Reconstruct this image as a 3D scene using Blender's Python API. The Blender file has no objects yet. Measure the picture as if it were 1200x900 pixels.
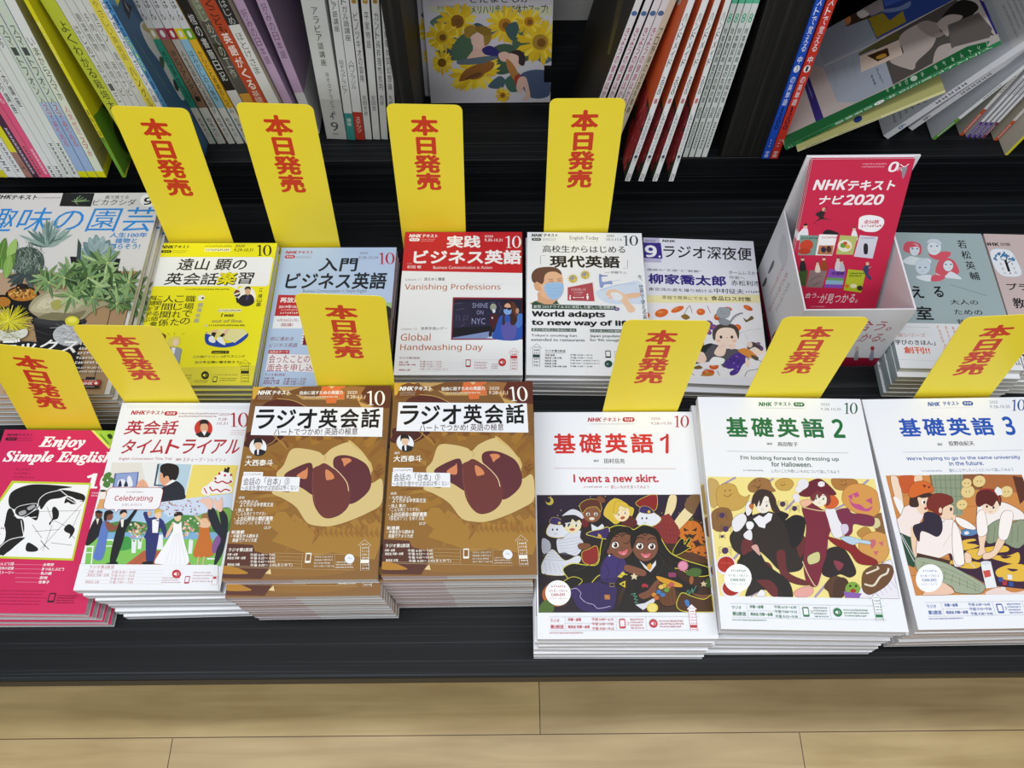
import bpy, math, random
import numpy as np
from math import sin, cos, pi, radians

random.seed(7)
SC = bpy.context.scene
COL = SC.collection

# ------------------------------------------------------------------ camera, world, lamps, exposure
FPX, PITCH, ROLL, CZ = 966.56, radians(61.2971), radians(0.5133), 1.2085
PZ = 0.32            # top of the low display platform
Z1 = 0.40            # top of the raised shelf behind it
cd = bpy.data.cameras.new('camera')
cam = bpy.data.objects.new('camera', cd)
COL.objects.link(cam)
cd.sensor_width = 36.0
cd.lens = 36.0 * FPX / 1200.0
cd.clip_start = 0.02
from mathutils import Matrix, Vector, Euler
cam.matrix_world = Matrix.Translation((0, 0, CZ)) @ Matrix.Rotation(pi / 2 - PITCH, 4, 'X') @ Matrix.Rotation(-ROLL, 4, 'Z')
SC.camera = cam

wd = bpy.data.worlds.new('shop_ambient')
SC.world = wd
wd.use_nodes = True
wd.node_tree.nodes['Background'].inputs[0].default_value = (0.93, 0.97, 1.0, 1)
wd.node_tree.nodes['Background'].inputs[1].default_value = 0.33
SC.view_settings.view_transform = 'Standard'
SC.view_settings.look = 'None'
SC.view_settings.gamma = 1.0
SC.view_settings.exposure = -0.12
SC.view_settings.use_curve_mapping = False
SC.cycles.max_bounces = 6


def lamp(name, loc, sx, sy, power, col=(0.965, 0.985, 1.0), aim=None):
    l = bpy.data.lights.new(name, 'AREA')
    l.shape = 'RECTANGLE'
    l.size, l.size_y = sx, sy
    l.energy = power
    l.color = col
    o = bpy.data.objects.new(name, l)
    o.location = loc
    if aim:
        d = Vector(aim) - Vector(loc)
        o.rotation_euler = d.to_track_quat('-Z', 'Y').to_euler()
    COL.objects.link(o)


lamp('ceiling_tube_light', (0.0, 0.22, 2.75), 3.4, 0.20, 36)
lamp('ceiling_tube_light', (0.0, -0.9, 2.75), 3.6, 0.30, 20)
lamp('ceiling_tube_light', (-0.6, -2.3, 2.6), 4.0, 0.6, 52, aim=(0, .6, .5))


# ------------------------------------------------------------------ photo pixel -> ray
def ray(u, v):
    X = (u - 600) / FPX
    Y = -(v - 450) / FPX
    cr, sr = cos(ROLL), sin(ROLL)
    X, Y = cr * X + sr * Y, -sr * X + cr * Y
    c, s = cos(PITCH), sin(PITCH)
    return Vector((X, c + Y * s, -s + Y * c))


CAMP = Vector((0, 0, CZ))


def onz(u, v, z):
    d = ray(u, v)
    return CAMP + d * ((z - CZ) / d.z)


def ony(u, v, y):
    d = ray(u, v)
    return CAMP + d * (y / d.y)


def onplane(u, v, p0, n):
    d = ray(u, v)
    return CAMP + d * ((Vector(p0) - CAMP).dot(n) / d.dot(n))


def homog(src, dst):
    A = []
    b = []
    for (x, y), (X, Y) in zip(src, dst):
        A.append([x, y, 1, 0, 0, 0, -X * x, -X * y]); b.append(X)
        A.append([0, 0, 0, x, y, 1, -Y * x, -Y * y]); b.append(Y)
    h = np.linalg.solve(np.array(A, float), np.array(b, float))
    return np.append(h, 1).reshape(3, 3)


# ------------------------------------------------------------------ colours and materials
def lin(h):
    h = h.lstrip('#')
    if len(h) == 3:
        h = ''.join(c * 2 for c in h)
    r = []
    for i in (0, 2, 4):
        c = int(h[i:i + 2], 16) / 255
        r.append(c / 12.92 if c <= 0.04045 else ((c + 0.055) / 1.055) ** 2.4)
    return tuple(min(0.9, c * ALB) for c in r) + (1,)


ALB = 0.92


def newmat(name):
    m = bpy.data.materials.new(name)
    m.use_nodes = True
    nt = m.node_tree
    return m, nt, nt.nodes['Principled BSDF']


def printed(name, rough, spec=0.5, coat=0.0):
    m, nt, b = newmat(name)
    a = nt.nodes.new('ShaderNodeAttribute')
    a.attribute_name = 'ink'
    nt.links.new(a.outputs['Color'], b.inputs['Base Color'])
    b.inputs['Roughness'].default_value = rough
    b.inputs['Specular IOR Level'].default_value = spec
    b.inputs['Coat Weight'].default_value = coat
    b.inputs['Coat Roughness'].default_value = 0.25
    return m


M_COVER = printed('printed_cover_paper', 0.48, 0.35)
M_GLOSS = printed('glossy_laminated_cover', 0.30, 0.45)
M_CARD = printed('yellow_plastic_card', 0.42, 0.4)


def pages_mat():
    m, nt, b = newmat('cut_page_edges')
    a = nt.nodes.new('ShaderNodeAttribute')
    a.attribute_name = 'ink'
    tc = nt.nodes.new('ShaderNodeTexCoord')
    mp = nt.nodes.new('ShaderNodeMapping')
    mp.inputs['Scale'].default_value = (3, 3, 1900)
    n = nt.nodes.new('ShaderNodeTexNoise')
    n.inputs['Scale'].default_value = 1.0
    n.inputs['Detail'].default_value = 2
    cr = nt.nodes.new('ShaderNodeValToRGB')
    cr.color_ramp.elements[0].position = 0.3
    cr.color_ramp.elements[0].color = (0.66, 0.66, 0.66, 1)
    cr.color_ramp.elements[1].position = 0.62
    cr.color_ramp.elements[1].color = (1, 1, 1, 1)
    mx = nt.nodes.new('ShaderNodeMix')
    mx.data_type = 'RGBA'
    mx.blend_type = 'MULTIPLY'
    mx.inputs[0].default_value = 0.8
    nt.links.new(tc.outputs['Object'], mp.inputs['Vector'])
    nt.links.new(mp.outputs[0], n.inputs['Vector'])
    nt.links.new(n.outputs['Fac'], cr.inputs[0])
    nt.links.new(a.outputs['Color'], mx.inputs[6])
    nt.links.new(cr.outputs[0], mx.inputs[7])
    nt.links.new(mx.outputs[2], b.inputs['Base Color'])
    b.inputs['Roughness'].default_value = 0.85
    b.inputs['Specular IOR Level'].default_value = 0.15
    return m


M_PAGES = pages_mat()


def wood_dark(name, c0, c1, c2, axis='X', rough=0.5, spec=0.4):
    """dark laminate with fine straight grain lines along one axis"""
    m, nt, b = newmat(name)
    tc = nt.nodes.new('ShaderNodeTexCoord')
    mp = nt.nodes.new('ShaderNodeMapping')
    mp.inputs['Scale'].default_value = {'X': (1.1, 380, 380), 'Z': (330, 330, 1.2), 'Y': (160, 1.4, 160)}[axis]
    n = nt.nodes.new('ShaderNodeTexNoise')
    n.inputs['Scale'].default_value = 1.0
    n.inputs['Detail'].default_value = 5
    n.inputs['Roughness'].default_value = 0.72
    cr = nt.nodes.new('ShaderNodeValToRGB')
    e = cr.color_ramp.elements
    e[0].position = 0.30; e[0].color = c0
    e[1].position = 0.56; e[1].color = c1
    k = e.new(0.76); k.color = c2
    bp = nt.nodes.new('ShaderNodeBump')
    bp.inputs['Strength'].default_value = 0.25
    bp.inputs['Distance'].default_value = 0.0006
    nt.links.new(tc.outputs['Object'], mp.inputs['Vector'])
    nt.links.new(mp.outputs[0], n.inputs['Vector'])
    nt.links.new(n.outputs['Fac'], cr.inputs[0])
    nt.links.new(cr.outputs[0], b.inputs['Base Color'])
    nt.links.new(n.outputs['Fac'], bp.inputs['Height'])
    nt.links.new(bp.outputs[0], b.inputs['Normal'])
    b.inputs['Roughness'].default_value = rough
    b.inputs['Specular IOR Level'].default_value = spec
    return m


M_DARK = wood_dark('black_oak_laminate', (0.0012, 0.0016, 0.0021, 1), (0.0050, 0.0064, 0.0084, 1), (0.058, 0.066, 0.076, 1), rough=0.5, spec=0.22)
M_DARKV = wood_dark('black_oak_laminate_upright', (0.006, 0.006, 0.0055, 1), (0.012, 0.0115, 0.0105, 1), (0.075, 0.07, 0.06, 1), 'Z', spec=0.25)


def plain(name, c, rough=0.5, spec=0.4, noise=0.0):
    m, nt, b = newmat(name)
    b.inputs['Roughness'].default_value = rough
    b.inputs['Specular IOR Level'].default_value = spec
    if noise:
        tc = nt.nodes.new('ShaderNodeTexCoord')
        n = nt.nodes.new('ShaderNodeTexNoise')
        n.inputs['Scale'].default_value = 60
        mx = nt.nodes.new('ShaderNodeMix')
        mx.data_type = 'RGBA'
        mx.inputs[6].default_value = tuple(x * (1 - noise) for x in c[:3]) + (1,)
        mx.inputs[7].default_value = tuple(min(1, x * (1 + noise)) for x in c[:3]) + (1,)
        nt.links.new(tc.outputs['Object'], n.inputs['Vector'])
        nt.links.new(n.outputs['Fac'], mx.inputs[0])
        nt.links.new(mx.outputs[2], b.inputs['Base Color'])
    else:
        b.inputs['Base Color'].default_value = c
    return m


M_GREYWALL = plain('grey_painted_back_panel', (0.46, 0.46, 0.45, 1), 0.6, 0.3, 0.05)


def floor_mat():
    m, nt, b = newmat('maple_floor_planks')
    a = nt.nodes.new('ShaderNodeAttribute'); a.attribute_name = 'ink'
    tc = nt.nodes.new('ShaderNodeTexCoord')
    mp = nt.nodes.new('ShaderNodeMapping'); mp.inputs['Scale'].default_value = (3.0, 46, 10)
    n = nt.nodes.new('ShaderNodeTexNoise'); n.inputs['Scale'].default_value = 1.0
    n.inputs['Detail'].default_value = 4; n.inputs['Distortion'].default_value = 1.1
    mp2 = nt.nodes.new('ShaderNodeMapping'); mp2.inputs['Scale'].default_value = (5, 14, 8)
    n2 = nt.nodes.new('ShaderNodeTexNoise'); n2.inputs['Scale'].default_value = 1.3; n2.inputs['Detail'].default_value = 3
    cr = nt.nodes.new('ShaderNodeValToRGB')
    cr.color_ramp.elements[0].position = 0.25; cr.color_ramp.elements[0].color = (0.78, 0.74, 0.68, 1)
    cr.color_ramp.elements[1].position = 0.7; cr.color_ramp.elements[1].color = (1.06, 1.05, 1.04, 1)
    cr2 = nt.nodes.new('ShaderNodeValToRGB')
    cr2.color_ramp.elements[0].position = 0.28; cr2.color_ramp.elements[0].color = (0.82, 0.78, 0.72, 1)
    cr2.color_ramp.elements[1].position = 0.6; cr2.color_ramp.elements[1].color = (1, 1, 1, 1)
    mx = nt.nodes.new('ShaderNodeMix'); mx.data_type = 'RGBA'; mx.blend_type = 'MULTIPLY'; mx.inputs[0].default_value = 1
    mx2 = nt.nodes.new('ShaderNodeMix'); mx2.data_type = 'RGBA'; mx2.blend_type = 'MULTIPLY'; mx2.inputs[0].default_value = 1
    L = nt.links.new
    L(tc.outputs['Object'], mp.inputs['Vector']); L(mp.outputs[0], n.inputs['Vector'])
    L(tc.outputs['Object'], mp2.inputs['Vector']); L(mp2.outputs[0], n2.inputs['Vector'])
    L(n.outputs['Fac'], cr.inputs[0]); L(n2.outputs['Fac'], cr2.inputs[0])
    L(a.outputs['Color'], mx.inputs[6]); L(cr.outputs[0], mx.inputs[7])
    L(mx.outputs[2], mx2.inputs[6]); L(cr2.outputs[0], mx2.inputs[7])
    L(mx2.outputs[2], b.inputs['Base Color'])
    b.inputs['Roughness'].default_value = 0.42
    return m


M_FLOOR = floor_mat()


# ------------------------------------------------------------------ mesh builder with per-face print colour
class MB:
    def __init__(s):
        s.v = []; s.f = []; s.c = []

    def face(s, pts, col):
        n = len(s.v)
        s.v += [tuple(p) for p in pts]
        s.f.append(list(range(n, n + len(pts)))); s.c.append(col)

    def box(s, x0, x1, y0, y1, z0, z1, col, **kw):
        """kw overrides the colour of single sides: top bottom left right front back"""
        p = [(x0, y0, z0), (x1, y0, z0), (x1, y1, z0), (x0, y1, z0), (x0, y0, z1), (x1, y0, z1), (x1, y1, z1), (x0, y1, z1)]
        n = len(s.v)
        s.v += p
        for k, q in dict(bottom=(3, 2, 1, 0), top=(4, 5, 6, 7), front=(0, 1, 5, 4), right=(1, 2, 6, 5), back=(2, 3, 7, 6), left=(3, 0, 4, 7)).items():
            s.f.append([n + i for i in q]); s.c.append(kw.get(k, col))

    def raw(s, verts, faces, col):
        n = len(s.v)
        s.v += verts
        s.f += [[n + i for i in f] for f in faces]
        s.c += [col] * len(faces)

    def mesh(s, name, mat):
        me = bpy.data.meshes.new(name)
        me.from_pydata(s.v, [], s.f)
        me.materials.append(mat)
        at = me.attributes.new('ink', 'FLOAT_COLOR', 'CORNER')
        cols = np.ones((len(me.loops), 4), np.float32)
        i = 0
        for f, c in zip(s.f, s.c):
            cols[i:i + len(f)] = c
            i += len(f)
        at.data.foreach_set('color', cols.ravel())
        return me


def link(name, me, parent=None, loc=None, rot=None):
    o = bpy.data.objects.new(name, me)
    if parent is not None:
        o.parent = parent
    if loc is not None:
        o.location = loc
    if rot is not None:
        o.rotation_euler = rot
    LATER.append(o)
    return o


LATER = []          # objects are linked at the end, which keeps building text quick


def tag(o, label, cat, group=None):
    o['label'] = label
    o['category'] = cat
    if group:
        o['group'] = group
    return o


def empty(name, loc, label, cat, group=None, rz=0.0):
    o = bpy.data.objects.new(name, None)
    o.empty_display_size = 0.02
    o.location = loc
    o.rotation_euler = (0, 0, rz)
    LATER.append(o)
    return tag(o, label, cat, group)


def copy_thing(root, loc, rz, label, group=None):
    r = root.copy(); LATER.append(r)
    r.location = loc; r.rotation_euler = (0, 0, rz)
    r['label'] = label
    if group:
        r['group'] = group
    for ch in [o for o in LATER if o.parent == root]:
        c = ch.copy(); c.parent = r; LATER.append(c)
    return r


# ------------------------------------------------------------------ lettering
_TX = {}


def copies(b):
    return 1 if b <= 0.002 else 2 if b <= 0.0125 else 4 if b <= 0.018 else 8


def text_mesh(s, b, res=3):
    """flat triangulated lettering; heavier weights are made by laying shifted copies of each glyph over one another"""
    k = (s, res)
    if k not in _TX:
        c = bpy.data.curves.new('t', 'FONT')
        c.body = s; c.resolution_u = res; c.size = 1
        o = bpy.data.objects.new('t', c)
        COL.objects.link(o)
        bpy.context.view_layer.update()
        me = bpy.data.meshes.new_from_object(o.evaluated_get(bpy.context.evaluated_depsgraph_get()))
        V = np.array([v.co[:2] for v in me.vertices]) if len(me.vertices) else np.zeros((0, 2))
        F = [list(p.vertices) for p in me.polygons]
        bpy.data.objects.remove(o); bpy.data.curves.remove(c); bpy.data.meshes.remove(me)
        _TX[k] = (V, F)
    V, F = _TX[k]
    if b <= 0.002 or not len(V):
        return V.copy(), F
    m = copies(b)
    if m > 2:
        sh = [(b * cos(2 * pi * i / m), b * sin(2 * pi * i / m)) for i in range(m)]
    else:
        sh = [(-b, 0), (b, 0)]
    n = len(V)
    return np.vstack([V + np.array(d) for d in sh]), [[i * n + j for j in f] for i in range(len(sh)) for f in F]


def sans(t, bold=False):
    """upright grotesque Latin letters (the font's own Latin is humanist)"""
    u, l, d = (0x1D5D4, 0x1D5EE, 0x1D7EC) if bold else (0x1D5A0, 0x1D5BA, 0x1D7E2)
    return ''.join(chr(u + ord(c) - 65) if 'A' <= c <= 'Z' else chr(l + ord(c) - 97) if 'a' <= c <= 'z' else chr(d + ord(c) - 48) if '0' <= c <= '9' else c for c in t)


def vtext_mesh(s, b, pitch=1.0):
    VV = []; FF = []; n = 0
    m = copies(b)
    for q in range(m):
      for i, ch in enumerate(s):
        if ch in ' 　':
            continue
        V, F = text_mesh(ch, b)
        n1 = len(V) // m; f1 = len(F) // m
        V = V[q * n1:(q + 1) * n1]; F = [[j - q * n1 for j in f] for f in F[q * f1:(q + 1) * f1]]
        if ch in 'ー〜～「」()（）-–':
            c = np.array([0.5, 0.38]); V = (V - c)[:, ::-1] * np.array([1, -1]) + c
        V = V + np.array([(1 - (V[:, 0].max() + V[:, 0].min())) / 2 if len(V) and ord(ch) < 0x3000 else 0, -i * pitch])
        VV.append(V); FF += [[n + j for j in f] for f in F]; n += len(V)
    return np.vstack(VV), FF


def smooth(pts, closed=True, k=5):
    n = len(pts); out = []
    rng = range(n) if closed else range(n - 1)
    for i in rng:
        if closed:
            p0, p1, p2, p3 = pts[(i - 1) % n], pts[i], pts[(i + 1) % n], pts[(i + 2) % n]
        else:
            p0, p1, p2, p3 = pts[max(0, i - 1)], pts[i], pts[i + 1], pts[min(n - 1, i + 2)]
        for j in range(k):
            t = j / k
            out.append(tuple(0.5 * (2 * b + (c - a) * t + (2 * a - 5 * b + 4 * c - d) * t * t + (3 * b - a - 3 * c + d) * t ** 3)
                             for a, b, c, d in zip(p0, p1, p2, p3)))
    if not closed:
        out.append(tuple(pts[-1]))
    return out


def nums(s):
    if isinstance(s, str):
        a = [float(x) for x in s.replace(',', ' ').split()]
    else:
        a = s
    return [(a[i], a[i + 1]) for i in range(0, len(a), 2)]


STEP = 2.6e-6


class Art:
    """Printed artwork of one flat sheet. Everything ends up in the sheet's own metric frame
    (x right, y up, origin bottom-left); H turns tracing coordinates into that frame."""

    def __init__(s, w, h, corners=None, base='ffffff', fn=None):
        s.w, s.h = w, h
        s.mb = MB(); s.k = 0; s.cr = (0, 0, w, h); s.ol = None
        if corners:
            Hm = homog(corners, [(0, h), (w, h), (w, 0), (0, 0)])
            s.pix = lambda u, v: (lambda q: (q[0] / q[2], q[1] / q[2]))(Hm @ np.array([u, v, 1.0]))
        else:
            s.pix = fn
        s.z(0, 0, 1)
        s.poly_raw([(0, 0), (w, 0), (w, h), (0, h)], base)

    def z(s, ox, oy, sc):
        s.F = lambda x, y: s.pix(ox + x / sc, oy + y / sc)
        return s

    def unit(s, x0, y0, w=None, h=None, x1=None, y1=None):
        """frame in millimetres from a point of the current frame (y down)"""
        px, py = s.F(x0, y0)
        s.F = lambda x, y: (px + x / 1000, py - y / 1000)
        return s

    def mm(s):
        """frame in millimetres from the sheet's top left corner (y down)"""
        s.F = lambda x, y: (x / 1000, s.h - y / 1000)
        return s

    def lay(s):
        s.k += 1
        return s.k * STEP

    def clip(s, x0=None, y0=None, x1=None, y1=None):
        """keep what follows inside a rectangle of the current frame (no arguments: the whole sheet)"""
        if x0 is None:
            s.cr = (0, 0, s.w, s.h)
        else:
            a, b = s.F(x0, y0), s.F(x1, y1)
            s.cr = (max(0, min(a[0], b[0])), max(0, min(a[1], b[1])), min(s.w, max(a[0], b[0])), min(s.h, max(a[1], b[1])))

    def cl(s, p):
        c = s.cr
        return (min(max(p[0], c[0]), c[2]), min(max(p[1], c[1]), c[3]))

    def poly_raw(s, pts, col, z=None):
        z = s.lay() if z is None else z
        q = []
        for p in pts:
            p = s.cl(p)
            if not q or (abs(p[0] - q[-1][0]) + abs(p[1] - q[-1][1])) > 1e-7:
                q.append(p)
        if len(q) > 1 and abs(q[0][0] - q[-1][0]) + abs(q[0][1] - q[-1][1]) < 1e-7:
            q.pop()
        if len(q) < 3:
            return
        A = sum(a[0] * b[1] - b[0] * a[1] for a, b in zip(q, q[1:] + q[:1]))
        if A < 0:
            q.reverse()
        s.mb.face([(x, y, z) for x, y in q], lin(col))

    def M(s, pts):
        return [s.F(x, y) for x, y in pts]

    def P(s, pts, col):
        s.poly_raw(s.M(nums(pts)), col)

    def B(s, pts, col, line=None, lw=0.3):
        q = smooth(s.M(nums(pts)))
        s.poly_raw(q, col)
        if line is None and s.ol:
            line, lw = s.ol
        if line:
            s.stroke(q + [q[0]], lw, line)

    def R(s, x0, y0, x1, y1, col, r=0.0, line=None, lw=0.2):
        a, b = s.cl(s.F(x0, y0)), s.cl(s.F(x1, y1))
        xa, xb = sorted((a[0], b[0])); ya, yb = sorted((a[1], b[1]))
        r = min(r / 1000, (xb - xa) / 2, (yb - ya) / 2)
        if r > 0:
            q = []
            for cx, cy, t0 in ((xb - r, yb - r, 0), (xa + r, yb - r, 90), (xa + r, ya + r, 180), (xb - r, ya + r, 270)):
                for i in range(5):
                    t = radians(t0 + i * 22.5)
                    q.append((cx + r * cos(t), cy + r * sin(t)))
        else:
            q = [(xa, ya), (xb, ya), (xb, yb), (xa, yb)]
        if col:
            s.poly_raw(q, col)
        if line:
            s.stroke(q + [q[0]], lw, line)

    def E(s, cx, cy, rx, ry, col, rot=0, n=20, line=None, lw=0.2):
        r = radians(rot)
        q = []
        for i in range(n):
            t = 2 * pi * i / n
            a, b = rx * cos(t), ry * sin(t)
            q.append(s.F(cx + a * cos(r) - b * sin(r), cy + a * sin(r) + b * cos(r)))
        if col:
            s.poly_raw(q, col)
        if line:
            s.stroke(q + [q[0]], lw, line)

    def stroke(s, q, w_mm, col):
        w = w_mm / 2000
        z = s.lay()
        c = lin(col)
        q = [s.cl(p) for p in q]
        L = []
        for i, p in enumerate(q):
            a = q[max(0, i - 1)]; b = q[min(len(q) - 1, i + 1)]
            if len(q) > 2 and q[0] == q[-1] and i in (0, len(q) - 1):
                a, b = q[-2], q[1]
            dx, dy = b[0] - a[0], b[1] - a[1]
            d = math.hypot(dx, dy) or 1e-9
            L.append((-dy / d * w, dx / d * w))
        v = []
        for p, n in zip(q, L):
            v.append((p[0] + n[0], p[1] + n[1], z)); v.append((p[0] - n[0], p[1] - n[1], z))
        f = [[2 * i, 2 * i + 1, 2 * i + 3, 2 * i + 2] for i in range(len(q) - 1)]
        s.mb.raw(v, f, c)

    def L(s, pts, w, col, sm=True):
        q = s.M(nums(pts))
        s.stroke(smooth(q, False, 4) if sm and len(q) > 2 else q, w, col)

    def put(s, V, F, x0, y0, x1, y1, col, shear=0.0, nc=1, rot=0):
        if rot:
            V = V @ np.array([[cos(rot), sin(rot)], [-sin(rot), cos(rot)]])
        a, b = s.F(x0, y0), s.F(x1, y1)
        lo, hi = V.min(0), V.max(0)
        S = (V - lo) / np.maximum(hi - lo, 1e-6)
        X = a[0] + S[:, 0] * (b[0] - a[0]); Y = b[1] + S[:, 1] * (a[1] - b[1])
        if shear:
            H_ = (a[1] - b[1])
            X = a[0] + S[:, 0] * (b[0] - a[0] - shear * H_) + S[:, 1] * shear * H_
        X = np.clip(X, s.cr[0], s.cr[2]); Y = np.clip(Y, s.cr[1], s.cr[3])
        n1 = len(V) // max(1, nc)
        z = s.lay()
        s.mb.raw([(float(x), float(y), z + (i // n1) * STEP * .6) for i, (x, y) in enumerate(zip(X, Y))], F, lin(col))
        s.k += int(nc * .6)

    def T(s, t, x0, y0, x1, y1, col, b=0.0, sh=0.0, res=2, rot=0):
        V, F = text_mesh(t, b, res)
        s.put(V, F, x0, y0, x1, y1, col, sh, copies(b), rot)

    def TS(s, t, x0, y0, x1, y1, gw, col, b=0.0, res=3, sh=0.0):
        """widely spaced title: every character gets its own box gw wide"""
        p = (x1 - x0 - gw) / max(1, len(t) - 1)
        a, b1 = s.F(x0, y0), s.F(x1, y1)
        for i, ch in enumerate(t):
            V, F = text_mesh(ch, b, res)
            f0, f1 = i * p / (x1 - x0), (i * p + gw) / (x1 - x0)
            keep = s.F
            s.F = lambda x, y: (a[0] + (b1[0] - a[0]) * x, a[1] + (b1[1] - a[1]) * y)
            s.put(V, F, f0, 0, f1, 1, col, sh, copies(b))
            s.F = keep

    def V(s, t, x0, y0, x1, y1, col, b=0.0, pitch=1.0):
        V, F = vtext_mesh(t, b, pitch)
        s.put(V, F, x0, y0, x1, y1, col, 0, copies(b))

    def dash(s, x0, y0, x1, y1, col, rows=1, fill=0.55, seed=1):
        """rows of print too small to read in the photo: short broken marks"""
        rr = random.Random(seed)
        z = s.lay(); c = lin(col)
        a, b = s.F(x0, y0), s.F(x1, y1)
        W, Hh = b[0] - a[0], a[1] - b[1]
        rh = Hh / rows
        ch = max(2e-4, min(rh * fill, 0.0035))
        for r in range(rows):
            yt = a[1] - r * rh - rh * (1 - fill) / 2
            x = a[0]
            end = b[0] - (rr.random() * 0.18 * W if rows > 1 else 0)
            while x < end:
                wd_ = ch * rr.choice((0.5, 0.7, 0.8))
                for _ in range(2):
                    yy = yt - ch * rr.random() * 0.75
                    q = [(x, yy - ch * 0.22), (x + wd_, yy - ch * 0.22), (x + wd_, yy), (x, yy)]
                    s.mb.face([s.cl(p) + (z,) for p in q], c)
                xx = x + wd_ * rr.random() * 0.7
                q = [(xx, yt - ch), (xx + ch * 0.2, yt - ch), (xx + ch * 0.2, yt), (xx, yt)]
                s.mb.face([s.cl(p) + (z,) for p in q], c)
                x += ch * 0.98

    # ---- recurring printed devices
    def ten(s, x0, y0, x1, y1, col):
        """the issue number 10 in a thick-and-thin roman"""
        def g(pts):
            return [s.F(x0 + (x1 - x0) * px, y0 + (y1 - y0) * py) for px, py in pts]
        s.poly_raw(g([(.12, 1), (.12, .965), (.2, .955), (.2, .13), (.05, .16), (.05, .13), (.22, 0), (.3, 0), (.3, .955), (.4, .965), (.4, 1)]), col)
        z = s.lay(); c = lin(col)
        n = 28; v = []
        for i in range(n):
            t = 2 * pi * i / n
            v.append(s.F(x0 + (x1 - x0) * (.725 + .275 * cos(t)), y0 + (y1 - y0) * (.5 + .51 * sin(t))))
            v.append(s.F(x0 + (x1 - x0) * (.725 + .15 * cos(t)), y0 + (y1 - y0) * (.5 + .47 * sin(t))))
        f = []
        for i in range(n):
            j = (i + 1) % n
            f.append([2 * i, 2 * i + 1, 2 * j + 1, 2 * j])
        s.mb.raw([s.cl(p) + (z,) for p in v], f, c)

    def logo(s, x0, y0, x1, y1, col, b=0.03):
        xm = x0 + (x1 - x0) * 0.45
        s.T(sans('NHK'), x0, y0, xm - (x1 - x0) * 0.02, y1, col, b + .022, 0.2)
        s.T('テキスト', xm, y0, x1, y1, col, b, 0.12)

    def pill(s, x0, y0, x1, y1, col, tc='ffffff'):
        s.R(x0, y0, x1, y1, col, 9)
        dx, dy = (x1 - x0) * .16, (y1 - y0) * .2
        s.T('ラジオ', x0 + dx, y0 + dy, x1 - dx, y1 - dy, tc, 0.03)

    def phone(s, x0, y0, x1, y1, col, bg):
        s.R(x0, y0, x1, y1, col, 0.8)
        dx, dy = (x1 - x0) * .14, (y1 - y0) * .13
        s.R(x0 + dx, y0 + dy, x1 - dx, y1 - dy * 1.6, bg)

    def speaker(s, cx, cy, r, col, fg):
        s.E(cx, cy, r, r, col)
        s.P([cx - r * .55, cy - r * .2, cx - r * .3, cy - r * .2, cx, cy - r * .5, cx, cy + r * .5, cx - r * .3, cy + r * .2, cx - r * .55, cy + r * .2], fg)
        for k in (.25, .5):
            s.L([cx + r * k * .6, cy - r * k * .8, cx + r * k * 1.1, cy, cx + r * k * .6, cy + r * k * .8], 0.25, fg)

    def ladder(s, x0, y0, x1, y1, line, fill, at, lv=7, bg=None):
        """the level arrow: a tall house-shaped arrow with one filled rung"""
        w, h = x1 - x0, y1 - y0
        pts = [x0 + w * .5, y0, x1, y0 + h * .2, x0 + w * .82, y0 + h * .2, x0 + w * .82, y1, x0 + w * .18, y1, x0 + w * .18, y0 + h * .2, x0, y0 + h * .2]
        if bg:
            s.P(pts, bg)
        q = s.M(nums(pts)); s.stroke(q + [q[0]], 0.3, line)
        rh = h * .78 / lv
        for i in range(lv):
            y = y0 + h * .21 + i * rh
            if i == at:
                s.R(x0 + w * .2, y, x0 + w * .8, y + rh, fill)
            else:
                s.dash(x0 + w * .3, y + rh * .1, x0 + w * .72, y + rh * .95, line, 1, .6, i)
        s.dash(x0 + w * .26, y0 + h * .13, x0 + w * .76, y0 + h * .19, line, 1, .7, 3)
# ------------------------------------------------------------------ how a magazine, a card and a book are made
CT = 0.00035       # cover thickness


def magazine_meshes(name, art, th, spine, pagecol, frontcols=None, mat=None):
    w, h = art.w, art.h
    ah = art.k * STEP + 2e-6
    mb = MB()
    b = lin('e8e8ea'); sp = lin(spine)
    zt = th - ah
    mb.box(-w / 2, w / 2, -h / 2, h / 2, zt - CT, zt, lin('f0f0f0'), left=sp)
    mb.box(-w / 2, w / 2, -h / 2, h / 2, 0, CT, b, left=sp)
    mb.box(-w / 2, -w / 2 + CT, -h / 2, h / 2, CT, zt - CT, sp, right=b)
    mb.raw([(x - w / 2, y - h / 2, zt + z) for x, y, z in art.mb.v], art.mb.f, (1, 1, 1, 1))
    mb.c[-len(art.mb.f):] = art.mb.c
    cover = mb.mesh(name + '_cover', mat or M_COVER)
    pg = MB()
    e = 0.0004
    pc = lin(pagecol)
    x0, x1, y0, y1 = -w / 2 + CT, w / 2 - e, -h / 2 + e, h / 2 - e
    if frontcols:       # a differently tinted section seen on the front edge
        fr, c2 = frontcols
        xm = x0 + (x1 - x0) * fr
        pg.box(x0, xm, y0, y1, CT, zt - CT, lin(c2))
        pg.box(xm, x1, y0, y1, CT, zt - CT, pc)
    else:
        pg.box(x0, x1, y0, y1, CT, zt - CT, pc)
    return cover, pg.mesh(name + '_pages', M_PAGES)


ORD = ['', 'second', 'third', 'fourth', 'fifth', 'sixth', 'seventh', 'eighth', 'ninth', 'tenth', 'eleventh']


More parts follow.
